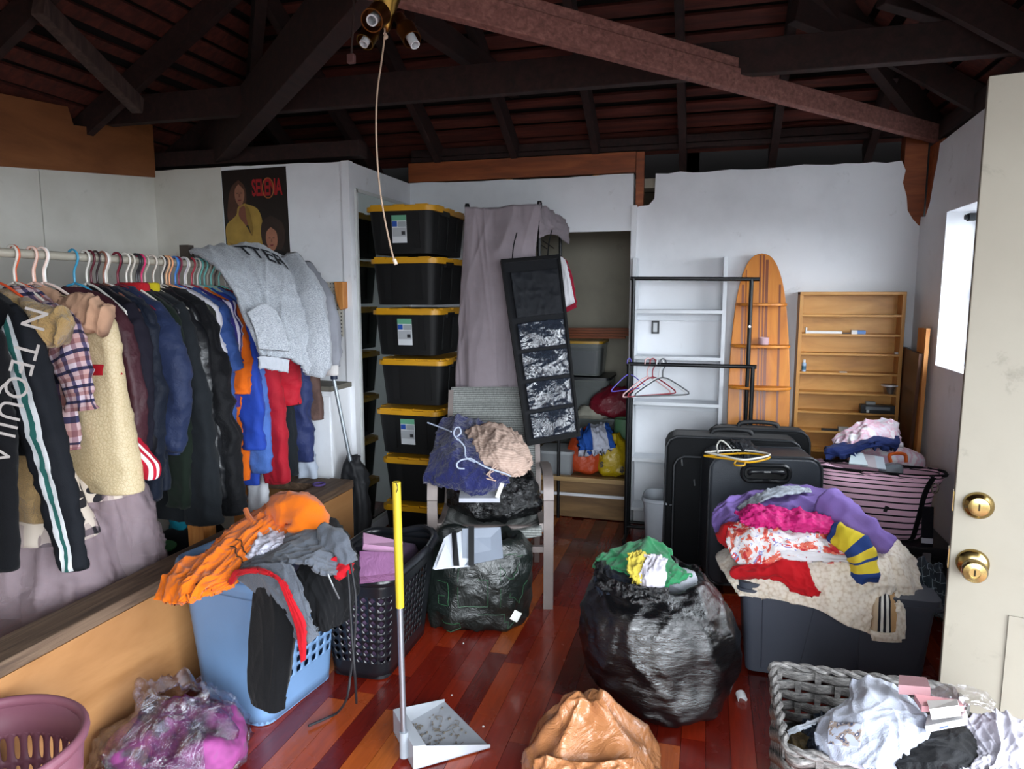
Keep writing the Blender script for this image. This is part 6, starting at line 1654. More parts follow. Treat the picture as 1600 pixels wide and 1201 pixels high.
cloth('white_trim_cloth', [rowy((1305, 790, 3.2), (1335, 803, 3.18), (1365, 822, 3.14), (1376, 832, 3.12)), rowy((1318, 802, 3.12), (1340, 815, 3.10), (1362, 830, 3.08), (1372, 838, 3.08))], stripes([(0, '#e4e2e6'), (.6, '#aaa4ae'), (.7, '#e4e2e6')], 'V'), None, (26, 14), (.01, 6, 1), (.008, 16), .015, label='white ribbed cloth edge behind the purple sleeve', cat='cloth')
cloth('pink_lace_top', [
    rowy((1152, 802, 3.08), (1180, 790, 3.08), (1220, 796, 3.06), (1265, 802, 3.05), (1300, 818, 3.03)),
    rowy((1160, 815, 2.99), (1190, 806, 2.97), (1230, 812, 2.96), (1272, 815, 2.96), (1312, 830, 2.97)),
    rowy((1175, 826, 2.95), (1200, 822, 2.94), (1235, 828, 2.93), (1278, 830, 2.94), (1318, 838, 2.96))], plain('#d01878', .7, 0, .3, 40, .9, 70), None, (50, 30), (.012, 12, 3), (.012, 26), .014, label='hot pink ruffled lace top on the clothes pile', cat='top')
t = NT('red_white_print'); v = t.coord()
t.set('Base Color', t.ramp(t.noise(v, 15, 4, .6, 1.0), [(.0, '#c8323a'), (.40, '#e2705c'), (.47, '#e8e2e4'), (.56, '#efeaf0'), (.60, '#8a92c8'), (.63, '#d94438'), (.68, '#e9e4e8')], 'CONSTANT')); t.set('Roughness', .85); t.bump(t.noise(v, 28, 4), .3, .012)
m_print = t.m
cloth('print_shirt', [
    rowy((1146, 818, 3.05), (1180, 818, 3.00), (1230, 828, 2.98), (1280, 835, 2.97), (1315, 845, 2.98)),
    rowy((1136, 838, 2.98), (1178, 838, 2.92), (1230, 846, 2.90), (1282, 852, 2.90), (1320, 862, 2.93)),
    rowy((1142, 862, 2.93), (1180, 866, 2.87), (1232, 866, 2.86), (1284, 870, 2.87), (1324, 872, 2.91)),
    rowy((1160, 884, 2.90), (1190, 884, 2.85), (1235, 876, 2.85), (1286, 878, 2.86), (1320, 878, 2.90))], m_print, None, (50, 40), (.016, 6, 1), (.008, 14), .014, label='white shirt with red, coral and blue print on the pile', cat='shirt')
cloth('white_hem', [rowy((1218, 858, 2.86), (1262, 862, 2.85), (1322, 868, 2.88)), rowy((1222, 874, 2.84), (1266, 876, 2.83), (1326, 876, 2.86))], fabric('#e4e0e4'), [o for o in COL.objects if o.name == 'print_shirt'][0], (24, 8), (.004, 4, 1), (.004, 14), .012)
cloth('red_shirt', [
    rowy((1145, 885, 2.88), (1185, 882, 2.86), (1225, 872, 2.86), (1258, 872, 2.86)),
    rowy((1142, 896, 2.86), (1190, 894, 2.83), (1230, 888, 2.82), (1262, 886, 2.83)),
    rowy((1160, 902, 2.86), (1200, 898, 2.83), (1240, 908, 2.80), (1270, 910, 2.80)),
    rowy((1175, 900, 2.87), (1215, 902, 2.83), (1250, 928, 2.79), (1280, 930, 2.79))], fabric('#c01c24'), None, (40, 36), (.016, 4, 1.5), (.007, 14), .014, label='bright red shirt hanging out under the print shirt', cat='shirt')
lump('red_sleeve_bundle', 'folded red sleeve at the left edge of the pile', 'sleeve', tuple(at(1150, 850, d=3.0))[:2], [(.49, .05, .04, 0, 0), (.52, .075, .055, 0, 0), (.56, .06, .05, 0, 0), (.58, .02, .02, 0, 0)], fabric('#b81a20'), (.008, 5, 2), (.008, 20))
slv('striped_sleeve', rowy((1300, 832, 2.93), (1325, 842, 2.88), (1345, 862, 2.86), (1352, 885, 2.85), (1352, 906, 2.85)), (.032, .042, .045, .044, .042), stripes([(0, '#26407c'), (.08, '#d8c032'), (.36, '#26407c'), (.5, '#e0c63a'), (.62, '#26407c'), (.66, '#e0c63a'), (.82, '#26407c')], 'V', .8), None)
tag([o for o in COL.objects if o.name == 'striped_sleeve'][0], 'navy and yellow striped jersey sleeve hanging off the pile', 'jersey')
cloth('blue_jersey', [rowy((1320, 838, 2.98), (1345, 842, 3.0), (1368, 852, 3.02)), rowy((1335, 860, 2.92), (1352, 862, 2.94), (1368, 868, 2.98))], fabric('#2a4684'), [o for o in COL.objects if o.name == 'striped_sleeve'][0], (16, 14), (.006, 3, 1), (.004, 14), .02)
t = NT('dark_plaid'); v = t.coord('UV'); s2 = t.n('ShaderNodeSeparateXYZ', {0: v})
l1 = t.math('LESS_THAN', t.math('FRACT', t.math('MULTIPLY', s2.outputs[0], 6)), .07); l2 = t.math('LESS_THAN', t.math('FRACT', t.math('MULTIPLY', s2.outputs[1], 6)), .07)
t.set('Base Color', t.mix(t.math('MAXIMUM', l1, l2), '#232f38', '#7d8a90')); t.set('Roughness', .9)
cloth('plaid_trousers', [rowy((1422, 872, 3.2), (1445, 878, 3.2), (1470, 890, 3.2)), rowy((1428, 900, 3.1), (1450, 905, 3.06), (1474, 915, 3.1)), rowy((1436, 930, 3.02), (1455, 938, 2.98), (1472, 945, 3.02)), rowy((1445, 952, 2.98), (1460, 958, 2.96), (1472, 960, 2.98))], t.m, None, (26, 34), (.022, 4, 1.5), (.012, 16), .03, label='dark green windowpane plaid trousers at the right of the pile', cat='trousers')
# ---- large black trash bag with clothes
tbg = thing('trash_bag', 'large bulging black trash bag full of clothes on the floor', 'bag', (-.1, 2.68, 0))
TC = (-.155, 2.63)
t = NT('trash_film'); t.set('Base Color', lin('#0c0d0f')); t.set('Roughness', .16); t.set('Specular IOR Level', 1.0)
v = t.coord('Object', (1, 1, 1)); v2 = t.coord('Object', (7, 7, 30), (0, .25, .1))
a_n = t.noise(v2, 1.6, 6, .7, 1.2); v3 = t.coord('Object', (1, 1, 1)); n3 = t.noise(v3, 55, 4, .65, 1.0)
t.bump(t.math('ADD', t.math('MULTIPLY', a_n, .7), t.math('MULTIPLY', n3, .35)), .45, .014)
m_trash = t.m
bag('sack', TC, [(.006, .15, .14, .03, -.03), (.02, .19, .18, .03, -.03), (.09, .25, .225, .02, -.02), (.19, .285, .25, .015, 0), (.29, .283, .25, .005, 0), (.37, .262, .235, -.01, .01), (.43, .23, .21, -.02, .03), (.47, .205, .18, -.03, .05), (.45, .18, .16, -.03, .05), (.36, .15, .14, -.03, .05)], m_trash, tbg, 120, (.012, 15, 2.5), (.010, 10), nv=100)
rimr = [np.array([TC[0] - .03 + .205 * math.cos(a), TC[1] + .05 + .18 * math.sin(a), .46]) for a in np.linspace(PI * .95, PI * 1.62, 9)]
cloth('torn_lip', [[p + np.array([0, 0, .03]) for p in rimr], [p + np.array([.0, -.015, .005]) for p in rimr], [p + np.array([-.008, -.03, -.045 - .03 * math.sin(i * 1.7)]) for i, p in enumerate(rimr)], [p + np.array([-.004, -.032, -.08 - .045 * math.sin(i * 2.3)]) for i, p in enumerate(rimr)]], m_bagblk, tbg, (44, 18), (.012, 9, 1.5), (.012, 22), .003)
m_gr = fabric('#2f8a58', .7, .15, 400, .3, .2, .3)
cloth('green_shirt', [rowd((932, 880, 2.90), (960, 862, 2.96), (1010, 842, 3.0), (1045, 862, 2.96)), rowd((930, 890, 2.82), (970, 880, 2.84), (1020, 868, 2.86), (1055, 886, 2.84)), rowd((950, 892, 2.78), (985, 896, 2.76), (1030, 900, 2.74), (1070, 895, 2.76)), rowd((975, 900, 2.76), (1010, 912, 2.70), (1045, 918, 2.68), (1082, 902, 2.72))], m_gr, None, (44, 36), (.02, 5, 1), (.01, 12), .014, label='green shirt spilling from the mouth of the large trash bag', cat='shirt')
cloth('yellow_cloth', [rowd((985, 866, 2.74), (1000, 862, 2.76), (1014, 868, 2.76)), rowd((982, 888, 2.68), (1000, 886, 2.66), (1012, 888, 2.68)), rowd((990, 908, 2.64), (1002, 912, 2.62), (1012, 910, 2.64))], fabric('#d2be4e'), None, (24, 28), (.014, 4, 1.5), (.008, 24), .016, label='pale yellow cloth tucked beside the green shirt', cat='cloth')
cloth('white_sock', [rowd((1012, 870, 2.72), (1026, 868, 2.74), (1038, 880, 2.74)), rowd((1004, 892, 2.64), (1020, 890, 2.62), (1036, 894, 2.66)), rowd((1002, 912, 2.62), (1018, 914, 2.59), (1034, 914, 2.62)), rowd((1006, 928, 2.60), (1018, 932, 2.58), (1030, 926, 2.60))], fabric('#d2cdd8'), None, (24, 32), (.014, 4, 2), (.008, 26), .018, label='crumpled white cloth in front of the yellow one', cat='cloth')
cloth('navy_garment', [rowd((930, 892, 2.78), (955, 886, 2.80), (985, 894, 2.78)), rowd((930, 912, 2.70), (960, 906, 2.68), (990, 912, 2.66)), rowd((940, 930, 2.64), (968, 930, 2.61), (1000, 930, 2.60))], fabric('#232a3a', .6), None, (28, 24), (.014, 4, 1.5), (.008, 18), .02, label='dark navy garment at the left of the trash bag mouth', cat='garment')
lump('pale_lining', 'pale cloth edge at the right of the trash bag mouth', 'cloth', tuple(at(1062, 912, d=2.76))[:2], [(.40, .05, .03, 0, 0), (.44, .07, .045, 0, 0), (.475, .05, .03, 0, 0)], fabric('#b9bcc6'), (.006, 6, 2), (.006, 20))
# ---- small cap on the floor
cp = at(1156, 1092, Z=0)
bt = thing('bottle_top', 'small white plastic cap lying on the floor by the wicker basket', 'cap', (cp[0], cp[1], 0))
q = Matrix.Rotation(PI / 2, 3, 'X') @ Matrix.Rotation(.5, 3, 'Y')
mb = MB(); mb.lathe([(0, 0), (.017, .001), (.018, .004), (.018, .034), (.016, .034), (.015, .006), (0, .006)], (cp[0], cp[1] + .015, .0185), 22, Matrix.Rotation(1.9, 3, (1, .3, 0))); mb.build('shell', plain('#e8e8ea', .35), bt, smooth=True)
# ---- wicker basket
wk = thing('wicker_basket', 'grey woven wicker basket with clothes beside the open door', 'basket', (.42, 1.62, 0))
WX0, WX1, WY0_, WY1_, WH = .185, .60, 1.47, 1.835, .60
t = NT('wicker'); v = t.coord('Object', (40, 40, 160))
n_ = t.noise(v, 1.4, 4, .7)
t.set('Base Color', t.ramp(n_, [(.3, '#2e2c2c'), (.5, '#5c5957'), (.72, '#8d8985')])); t.set('Roughness', .55); t.bump(n_, .5, .003)
m_wick = t.m
path = rr_path((WX1 - WX0) / 2, (WY1_ - WY0_) / 2, .03, 128)
cx_, cy_ = (WX0 + WX1) / 2, (WY0_ + WY1_) / 2
nst = 32
def wpt(i, z, off):
    k = .90 + .10 * z / WH
    p = path[i % 128]; nx = path[(i + 1) % 128] - path[i - 1 if i else 126]
    n2 = np.array([nx[1], -nx[0]]); n2 = n2 / max(np.linalg.norm(n2), 1e-6)
    return np.array([cx_ + p[0] * k + n2[0] * off, cy_ + p[1] * k + n2[1] * off, z])
rows_n = 21
for r_i in range(rows_n):
    z_ = .02 + (WH - .04) * r_i / (rows_n - 1)
    G = []
    hh = .0132
    for i in range(129):
        off = .0055 * math.cos(i / 4 * PI + (PI if r_i % 2 else 0))
        G.append([wpt(i % 128, z_ + dz_, off + o_) for dz_, o_ in ((-hh, 0), (0, .0022), (hh, 0), (hh * .6, -.002), (-hh * .6, -.002))])
    grid_mesh('weave_strand', np.array(G), m_wick, wk, True, 0)
for s_i in range(nst):
    i = s_i * 4
    mb = MB(); a, b = wpt(i, .0, 0), wpt(i, WH, 0)
    tg = wpt(i + 1, .3, 0) - wpt(i, .3, 0)
    mb.bar(a, b, .014, .006, np.cross(tg, [0, 0, 1])); mb.build('stake', m_wick, wk)
for k in range(2):
    P = [wpt(i, WH + .002, .006 * math.sin(i * .9 + k * PI)) + np.array([0, 0, .005 * math.cos(i * .9 + k * PI)]) for i in range(128)]
    mb = MB(); mb.tube(P + [P[0]], .0065, 7); mb.build('rim_braid', m_wick, wk, smooth=True)
mb = MB(); mb.box((cx_, cy_, .012), ((WX1 - WX0) * .88, (WY1_ - WY0_) * .88, .016)); mb.build('base', m_wick, wk)
lump('clothes_heap', 'dark heap of clothes filling the bottom of the wicker basket', 'clothes', (cx_ + .01, cy_), [(.03, .16, .15, 0, 0), (.2, .175, .165, 0, 0), (.40, .18, .17, 0, 0), (.49, .17, .16, .01, 0), (.53, .10, .10, .02, 0), (.535, .03, .03, .02, 0)], fabric('#2a3038'), (.012, 6, 2), (.012, 12))
m_lav = fabric('#a9aebf', .95, .1, 300, .4, .3)
lv = cloth('lavender_sweatshirt', [
    rowy((1330, 1072, 1.74), (1362, 1064, 1.76), (1395, 1072, 1.74), (1425, 1100, 1.70)),
    rowy((1328, 1098, 1.64), (1360, 1088, 1.62), (1410, 1100, 1.60), (1448, 1128, 1.58)),
    rowy((1290, 1120, 1.58), (1345, 1118, 1.54), (1405, 1128, 1.52), (1452, 1150, 1.50)),
    rowy((1275, 1150, 1.52), (1335, 1155, 1.47), (1395, 1165, 1.45), (1435, 1180, 1.45)),
    rowy((1285, 1185, 1.48), (1335, 1195, 1.43), (1385, 1205, 1.41), (1420, 1210, 1.42))], m_lav, None, (56, 56), (.010, 4, 1), (.004, 16), .018, label='pale lavender-grey sweatshirt folded on top of the wicker basket', cat='sweatshirt')
t = NT('print_patch'); t.set('Base Color', t.ramp(t.noise(t.coord(), 45, 4), [(.42, '#a9aebf'), (.5, '#8a7a70'), (.58, '#39425c'), (.64, '#b9b4b8')], 'CONSTANT')); t.set('Roughness', .9)
gf = grid_fn(lv, .26, .74, 1, 0, 0, 1, .004)
cloth('print', [[np.array(gf(x, y)) for x in (-.12, -.04, .05, .14)] for y in (-.1, 0, .1)], t.m, lv, (20, 16), (0, 1, 1), (0, 1), .002)
cloth('navy_collar_cloth', [rowy((1262, 1128, 1.60), (1280, 1122, 1.62), (1300, 1130, 1.60)), rowy((1265, 1150, 1.55), (1278, 1150, 1.53), (1292, 1152, 1.54)), rowy((1258, 1170, 1.52), (1275, 1178, 1.49), (1295, 1185, 1.48))], fabric('#2c3444'), None, (22, 24), (.012, 4, 1), (.008, 20), .02, label='dark navy cloth at the left inside the wicker basket', cat='cloth')
cloth('mustard_cloth', [rowy((1230, 1150, 1.60), (1248, 1146, 1.60), (1266, 1148, 1.58)), rowy((1236, 1166, 1.55), (1252, 1166, 1.53), (1268, 1168, 1.53)), rowy((1246, 1178, 1.52), (1258, 1180, 1.50), (1270, 1182, 1.50))], plain('#5d4a1e', .7, 0, .5, 60, .5, 90), None, (18, 18), (.008, 4, 1), (.006, 20), .02, label='mustard patterned cloth against the basket side', cat='cloth')
cloth('white_strap', [rowy((1230, 1142, 1.585), (1262, 1128, 1.585), (1300, 1112, 1.60)), rowy((1232, 1148, 1.575), (1266, 1134, 1.575), (1302, 1122, 1.585))], fabric('#c9ced8'), None, (20, 8), (.004, 3, 1), (.004, 20), .006, label='white strap lying across the wicker basket edge', cat='strap')
bk = cloth('black_bag', [rowy((1440, 1150, 1.52), (1480, 1140, 1.56), (1515, 1140, 1.58), (1530, 1160, 1.58)), rowy((1420, 1172, 1.46), (1470, 1164, 1.47), (1512, 1165, 1.49), (1535, 1182, 1.50)), rowy((1400, 1200, 1.41), (1460, 1195, 1.41), (1510, 1198, 1.43), (1538, 1212, 1.45))], fabric('#101116', .6), None, (34, 26), (.008, 4, 1), (.004, 12), .03, label='flat black fabric bag beside the lavender sweatshirt', cat='bag')
cloth('white_shirt', [rowy((1508, 1125, 1.60), (1545, 1116, 1.62), (1580, 1120, 1.62), (1610, 1135, 1.60)), rowy((1512, 1150, 1.54), (1550, 1142, 1.54), (1585, 1150, 1.54), (1615, 1165, 1.54)), rowy((1525, 1180, 1.48), (1560, 1175, 1.47), (1590, 1182, 1.47), (1618, 1195, 1.48)), rowy((1500, 1205, 1.43), (1545, 1206, 1.42), (1585, 1212, 1.42), (1620, 1222, 1.43))], fabric('#b7b4c0'), None, (44, 40), (.012, 5, 1.2), (.005, 18), .014, label='crumpled white shirt at the right side of the basket', cat='shirt')
def slab(name, label, cat, q, th, mat, par=None):
    o = quadp(name, [(a, b, float((at(a, b, Y=c) - CAM) @ FW)) for a, b, c in q], th, mat, par)
    return tag(o, label, cat) if label else o
slab('pink_wallet', 'pale pink folded wallet on the basket heap', 'wallet', [(1428, 1092, 1.60), (1500, 1102, 1.60), (1506, 1112, 1.54), (1440, 1112, 1.54)], .012, plain('#c98f94', .5))
slab('white_box', 'small white box beneath the pink wallet', 'box', [(1452, 1110, 1.56), (1500, 1108, 1.56), (1502, 1118, 1.50), (1456, 1124, 1.50)], .02, plain('#d8d4d0', .5))
pk_ = slab('snack_packet', 'white packet with red and blue blocks under the white box', 'packet', [(1452, 1126, 1.55), (1512, 1118, 1.56), (1512, 1132, 1.49), (1448, 1144, 1.49)], .012, plain('#d6d6da', .45))
slab('red_block', None, None, [(1453, 1125.5, 1.548), (1475, 1122.5, 1.552), (1475, 1128, 1.52), (1452, 1131, 1.52)], .002, plain('#b82c34', .45), pk_)
slab('blue_block', None, None, [(1466, 1130, 1.515), (1482, 1128, 1.518), (1482, 1135, 1.488), (1468, 1139, 1.488)], .002, plain('#2c4ea8', .45), pk_)
cmp_ = slab('pink_compact', 'pinkish brown flat case with glossy lid at the back of the basket', 'case', [(1405, 1068, 1.66), (1448, 1072, 1.66), (1454, 1088, 1.60), (1404, 1084, 1.60)], .02, plain('#8d6a6e', .25))
slab('painted_gloss', None, None, [(1420, 1075, 1.632), (1450, 1079, 1.632), (1453, 1083, 1.612), (1420, 1079, 1.612)], .001, plain('#d0c8cc', .15), cmp_)  # sheen on the lid put in as a pale strip
cloth('clear_package', [rowy((1452, 1078, 1.66), (1490, 1072, 1.67), (1535, 1082, 1.66), (1552, 1100, 1.64)), rowy((1456, 1092, 1.61), (1492, 1084, 1.60), (1530, 1094, 1.60), (1552, 1110, 1.60)), rowy((1500, 1108, 1.58), (1515, 1104, 1.57), (1535, 1108, 1.57), (1555, 1116, 1.58))], clear_film('clear_package_film'), None, (30, 22), (.006, 3, 1), (.005, 12), .002, label='clear plastic package lying at the door side of the basket', cat='package')
# ================================================================== LEFT FRONT
# ---- blue hamper
hp = thing('laundry_hamper', 'tall light blue plastic hamper with clothes by the partition', 'hamper', (-1.63, 2.25, 0))
m_blue = plain('#6a8bb2', .42, 0, .06)
HC, hrz = (-1.615, 2.245), -.13
holed_wall('wall', HC, hrz, (.31, .40), (.40, .47), .565, .05, m_blue, hp, 32, 14, lambda i, j: (i in (29, 30, 31, 0, 1, 2, 3) and 3 <= j <= 10), z0=.006, hr=(.30, .34), thick=.005)
mb = MB(); mb.rbox((HC[0], HC[1], .010), (.31, .40, .014), .05, 5, hrz); mb.build('base', m_blue, hp, smooth=True)
rim_tube('rim', HC, hrz, (.415, .485), .06, .58, .014, m_blue, hp, 1.6)
rim_tube('rim_band', HC, hrz, (.400, .472), .058, .53, .010, m_blue, hp, 3.2)
a0 = np.array([HC[0], HC[1], .53]) + np.array([math.sin(hrz) * .0 + (-.05), -.243, 0])
mb = MB(); mb.box(tuple(a0 + np.array([-.035, .0, .005])), (.13, .012, .03), rz=hrz); mb.build('handle_slot', plain('#101216', .8), hp, bevel=.005)
m_org = fabric('#d96a0c', .85, .12, 400, .35, .2, .5)
oh = cloth('orange_hoodie', [
    rowd((388, 812, 2.72), (420, 792, 2.74), (452, 788, 2.76), (482, 802, 2.74)),
    rowd((355, 838, 2.58), (392, 822, 2.58), (435, 818, 2.60), (476, 830, 2.60)),
    rowd((318, 868, 2.46), (350, 858, 2.44), (385, 862, 2.44), (420, 876, 2.46)),
    rowd((282, 888, 2.38), (312, 886, 2.34), (345, 896, 2.32), (372, 908, 2.34)),
    rowd((258, 912, 2.32), (286, 912, 2.26), (312, 918, 2.245), (330, 925, 2.27)),
    rowd((250, 938, 2.30), (276, 943, 2.235), (300, 938, 2.225), (308, 920, 2.25))], m_org, None, (56, 64), (.020, 6, 1.2), (.009, 13), .016, label='bright orange hoodie hanging over the blue hamper rim', cat='hoodie')
text_on('lettering', 'RA', grid_fn(oh, .76, .31, .9, -.25, .35, -1.0, .005), plain('#33210f', .9), oh, .085, 1.0, .001)
for k in (0, 1):
    fn = grid_fn(oh, .60, .40 + k * .045, 1, 0, .25, 1, .005)
    mb = MB(); mb.tube([fn(x, .012 * math.sin(x * 20)) for x in np.linspace(-.16, .17, 24)], .0022, 5); mb.build('printed_line', plain('#33210f', .9), oh)
slv('orange_hood', rowd((430, 812, 2.70), (452, 800, 2.66), (474, 806, 2.62), (478, 826, 2.58), (468, 842, 2.58)), (.05, .07, .075, .065, .04), m_org, oh, (.02, 7, 3), (.01, 16), 30, .9)
mb = MB(); mb.tube(rowd((384, 796, 2.66), (388, 806, 2.62), (396, 816, 2.58)), .010, 7, 4); mb.build('drawstring', m_org, oh, smooth=True)
cloth('white_shirt', [rowd((378, 842, 2.56), (410, 832, 2.56), (440, 834, 2.56), (450, 844, 2.55)), rowd((372, 858, 2.48), (405, 848, 2.46), (436, 846, 2.46), (452, 854, 2.48)), rowd((365, 880, 2.42), (396, 868, 2.40), (425, 862, 2.41), (448, 864, 2.44))], fabric('#c9c8d6', .85), None, (36, 26), (.014, 9, 1), (.006, 20), .014, label='white crumpled shirt between the orange and grey hoodies', cat='shirt')
m_gh = fabric('#565b64', .95, .2, 260, .5, .2)
gh = cloth('grey_hoodie', [
    rowd((400, 862, 2.52), (440, 845, 2.54), (490, 822, 2.56), (525, 830, 2.56), (548, 868, 2.52)),
    rowd((372, 880, 2.42), (415, 868, 2.40), (468, 858, 2.40), (512, 862, 2.40), (538, 888, 2.42)),
    rowd((356, 900, 2.36), (398, 888, 2.31), (445, 882, 2.29), (485, 884, 2.28), (512, 898, 2.30))], m_gh, None, (60, 34), (.018, 6, 1.2), (.007, 14), .016, label='grey hoodie with red trim draped across the hamper', cat='hoodie')
cloth('front_flap', [
    rowd((362, 898, 2.33), (392, 884, 2.29), (428, 880, 2.26), (455, 882, 2.25)),
    rowd((378, 908, 2.30), (408, 902, 2.25), (442, 905, 2.215), (468, 912, 2.21)),
    rowd((408, 932, 2.25), (430, 935, 2.21), (456, 945, 2.185), (478, 950, 2.185)),
    rowd((432, 960, 2.23), (448, 968, 2.20), (470, 978, 2.175), (492, 982, 2.185)),
    rowd((452, 985, 2.21), (462, 995, 2.19), (480, 1004, 2.18), (499, 990, 2.19))], m_gh, gh, (40, 50), (.009, 3.5, 1), (.003, 14), .016)
m_red = fabric('#b01420', .8)
cloth('red_trim', [rowd((358, 906, 2.303), (364, 912, 2.298)), rowd((372, 890, 2.273), (380, 897, 2.263)), rowd((402, 886, 2.228), (412, 894, 2.218)), rowd((428, 898, 2.193), (440, 905, 2.183)), rowd((446, 935, 2.158), (458, 940, 2.148)), rowd((460, 975, 2.148), (474, 976, 2.138)), rowd((466, 1008, 2.143), (478, 1004, 2.138)), rowd((470, 1034, 2.143), (478, 1030, 2.143))], m_red, gh, (10, 60), (.002, 2, 3), (.003, 20), .012)
slv('grey_sleeve', rowd((505, 840, 2.46), (522, 846, 2.42), (536, 860, 2.39), (546, 880, 2.38)), (.045, .038, .03, .018), m_gh, gh)
slv('red_cuff', rowd((524, 876, 2.40), (532, 886, 2.385), (540, 900, 2.38)), (.028, .032, .022), m_red, gh)
m_bp = fabric('#101114', .9, .2, 300, .3, .1, .3)
cloth('black_trousers', [
    rowd((398, 912, 2.27), (420, 915, 2.235), (445, 930, 2.21), (462, 945, 2.20)),
    rowd((394, 950, 2.25), (416, 955, 2.215), (440, 965, 2.19), (460, 975, 2.19)),
    rowd((390, 1010, 2.225), (410, 1015, 2.195), (434, 1022, 2.18), (452, 1030, 2.185)),
    rowd((389, 1070, 2.21), (408, 1072, 2.185), (430, 1080, 2.175), (447, 1085, 2.185)),
    rowd((394, 1098, 2.205), (410, 1108, 2.18), (428, 1114, 2.175), (446, 1106, 2.185))], m_bp, None, (36, 50), (.006, 3, .8), (.002, 12), .02, label='black trousers hanging down the corner of the blue hamper', cat='trousers')
cloth('black_jacket', [
    rowd((478, 830, 2.62), (510, 812, 2.66), (535, 828, 2.66), (556, 868, 2.62)),
    rowd((470, 880, 2.42), (500, 868, 2.42), (532, 872, 2.44), (560, 895, 2.50)),
    rowd((468, 905, 2.34), (500, 905, 2.34), (530, 908, 2.38), (556, 925, 2.46)),
    rowd((480, 940, 2.30), (508, 945, 2.31), (532, 945, 2.35), (550, 950, 2.42)),
    rowd((492, 980, 2.29), (510, 985, 2.30), (526, 975, 2.34), (542, 965, 2.40))], fabric('#17181b', .85), None, (46, 50), (.018, 5, 1.2), (.008, 14), .016, label='black jacket slumped on the right of the blue hamper', cat='jacket')
jk = [o for o in COL.objects if o.name == 'black_jacket'][0]
mb = MB(); mb.tube(rowd((512, 896, 2.29), (520, 915, 2.29), (530, 935, 2.31)), .003, 5, 3); mb.build('zipper', plain('#8a8c90', .35, .7), jk)
cloth('dark_green_collar', [rowd((478, 815, 2.68), (495, 806, 2.70), (515, 816, 2.70)), rowd((474, 830, 2.62), (498, 822, 2.62), (520, 832, 2.64))], fabric('#2c3128'), jk, (18, 12), (.006, 3, 1), (.004, 14), .016)
for k, pts in enumerate((rowd((548, 880, 2.36), (556, 940, 2.33), (553, 1010, 2.34), (548, 1050, 2.36), (542, 1090, 2.36)) + [at(528, 1112, Z=.02), at(514, 1120, Z=.012), at(498, 1127, Z=.012), at(482, 1134, Z=.012)], rowd((543, 885, 2.36), (546, 930, 2.34), (550, 1000, 2.33), (555, 1060, 2.34)) + [at(557, 1098, Z=.012)])):
    mb = MB(); mb.tube(pts, .0045, 6, 5); tag(mb.build('drawstring', plain('#14151a', .7), None, smooth=True), ['long black drawstring hanging from the hamper and trailing on the floor', 'shorter black drawstring hanging straight beside the long one'][k], 'drawstring')
# ---- black laundry basket
bb = thing('laundry_basket', 'black plastic laundry basket with diamond holes behind the hamper', 'basket', (-1.33, 2.64, 0))
m_bb = plain('#15171b', .28, 0, .1)
KC, krz = (-1.335, 2.655), .02
holed_wall('wall', KC, krz, (.25, .46), (.34, .55), .43, .055, m_bb, bb, 44, 13, lambda i, j: 2 <= j <= 10 and (i % 44) not in (4, 5, 6, 16, 17, 18, 26, 27, 28, 38, 39, 40), z0=.006, shape='diamond', hr=(.40, .42), thick=.004)
mb = MB(); mb.rbox((KC[0], KC[1], .012), (.25, .46, .014), .05, 5, krz); mb.build('base', m_bb, bb, smooth=True)
rim_tube('rim', KC, krz, (.355, .565), .07, .44, .016, m_bb, bb, 1.3)
mb = MB(); mb.tube([(KC[0] - .02, KC[1] + .27, .45), (KC[0] + .09, KC[1] + .28, .475), (KC[0] + .175, KC[1] + .2, .47), (KC[0] + .185, KC[1] + .1, .445)], .017, 8, 4); mb.build('handle', m_bb, bb, smooth=True)
bag('contents', KC, [(.03, .10, .20, 0, 0), (.2, .12, .23, 0, 0), (.38, .13, .24, 0, 0), (.41, .08, .16, 0, 0), (.412, .02, .03, 0, 0)], fabric('#5d4a63'), bb, 40, (.01, 6, 2), (.012, 12))
tag(quadp('pink_pouch', [(566, 842, 2.86), (628, 856, 2.86), (626, 866, 2.78), (566, 860, 2.78)], .03, fabric('#bd8fae'), None), 'pink fabric pouch on top of the black basket', 'pouch')
tag(quadp('mauve_bag', [(562, 872, 2.76), (622, 874, 2.78), (624, 905, 2.72), (562, 912, 2.68)], .05, plastic_film('#8a5f84', .25, 1, 14, .5), None), 'mauve wrapped package inside the black basket', 'package')
tag(quadp('black_belt', [(556, 858, 2.80), (624, 868, 2.80), (624, 876, 2.78), (556, 868, 2.78)], .02, plain('#14151a', .35), None), 'black strap across the pink pouch in the basket', 'strap')
# ---- lobby dustpan
dp = thing('dustpan', 'upright dustpan with white pan and yellow-gripped pole', 'dustpan', tuple(at(640, 1190, Z=0)))
A_, B_, C_, D_ = at(646, 1203, Z=.004), at(615, 1143, Z=.004), at(694, 1096, Z=.004), at(766, 1168, Z=.004)
m_pan = plain('#a9adb4', .35, 0, .12); m_alu = plain('#a3a9b2', .28, .8, .1)
def pw(name, q, mat, th=.003):
    P = [np.array(p) for p in q]
    n_ = np.cross(P[1] - P[0], P[-1] - P[0]); n_ /= np.linalg.norm(n_)
    mb = MB(); k = len(P)
    mb.add([*P, *[p + n_ * th for p in P]], [tuple(range(k))[::-1], tuple(range(k, 2 * k))] + [(i, (i + 1) % k, k + (i + 1) % k, k + i) for i in range(k)]); return mb.build(name, mat, dp)
zb, zl = np.array([0, 0, .085]), np.array([0, 0, .012])
pw('pan_floor', [A_, D_, C_, B_], m_pan)
pw('back_wall', [A_, B_, B_ + zb, A_ + zb], m_pan)
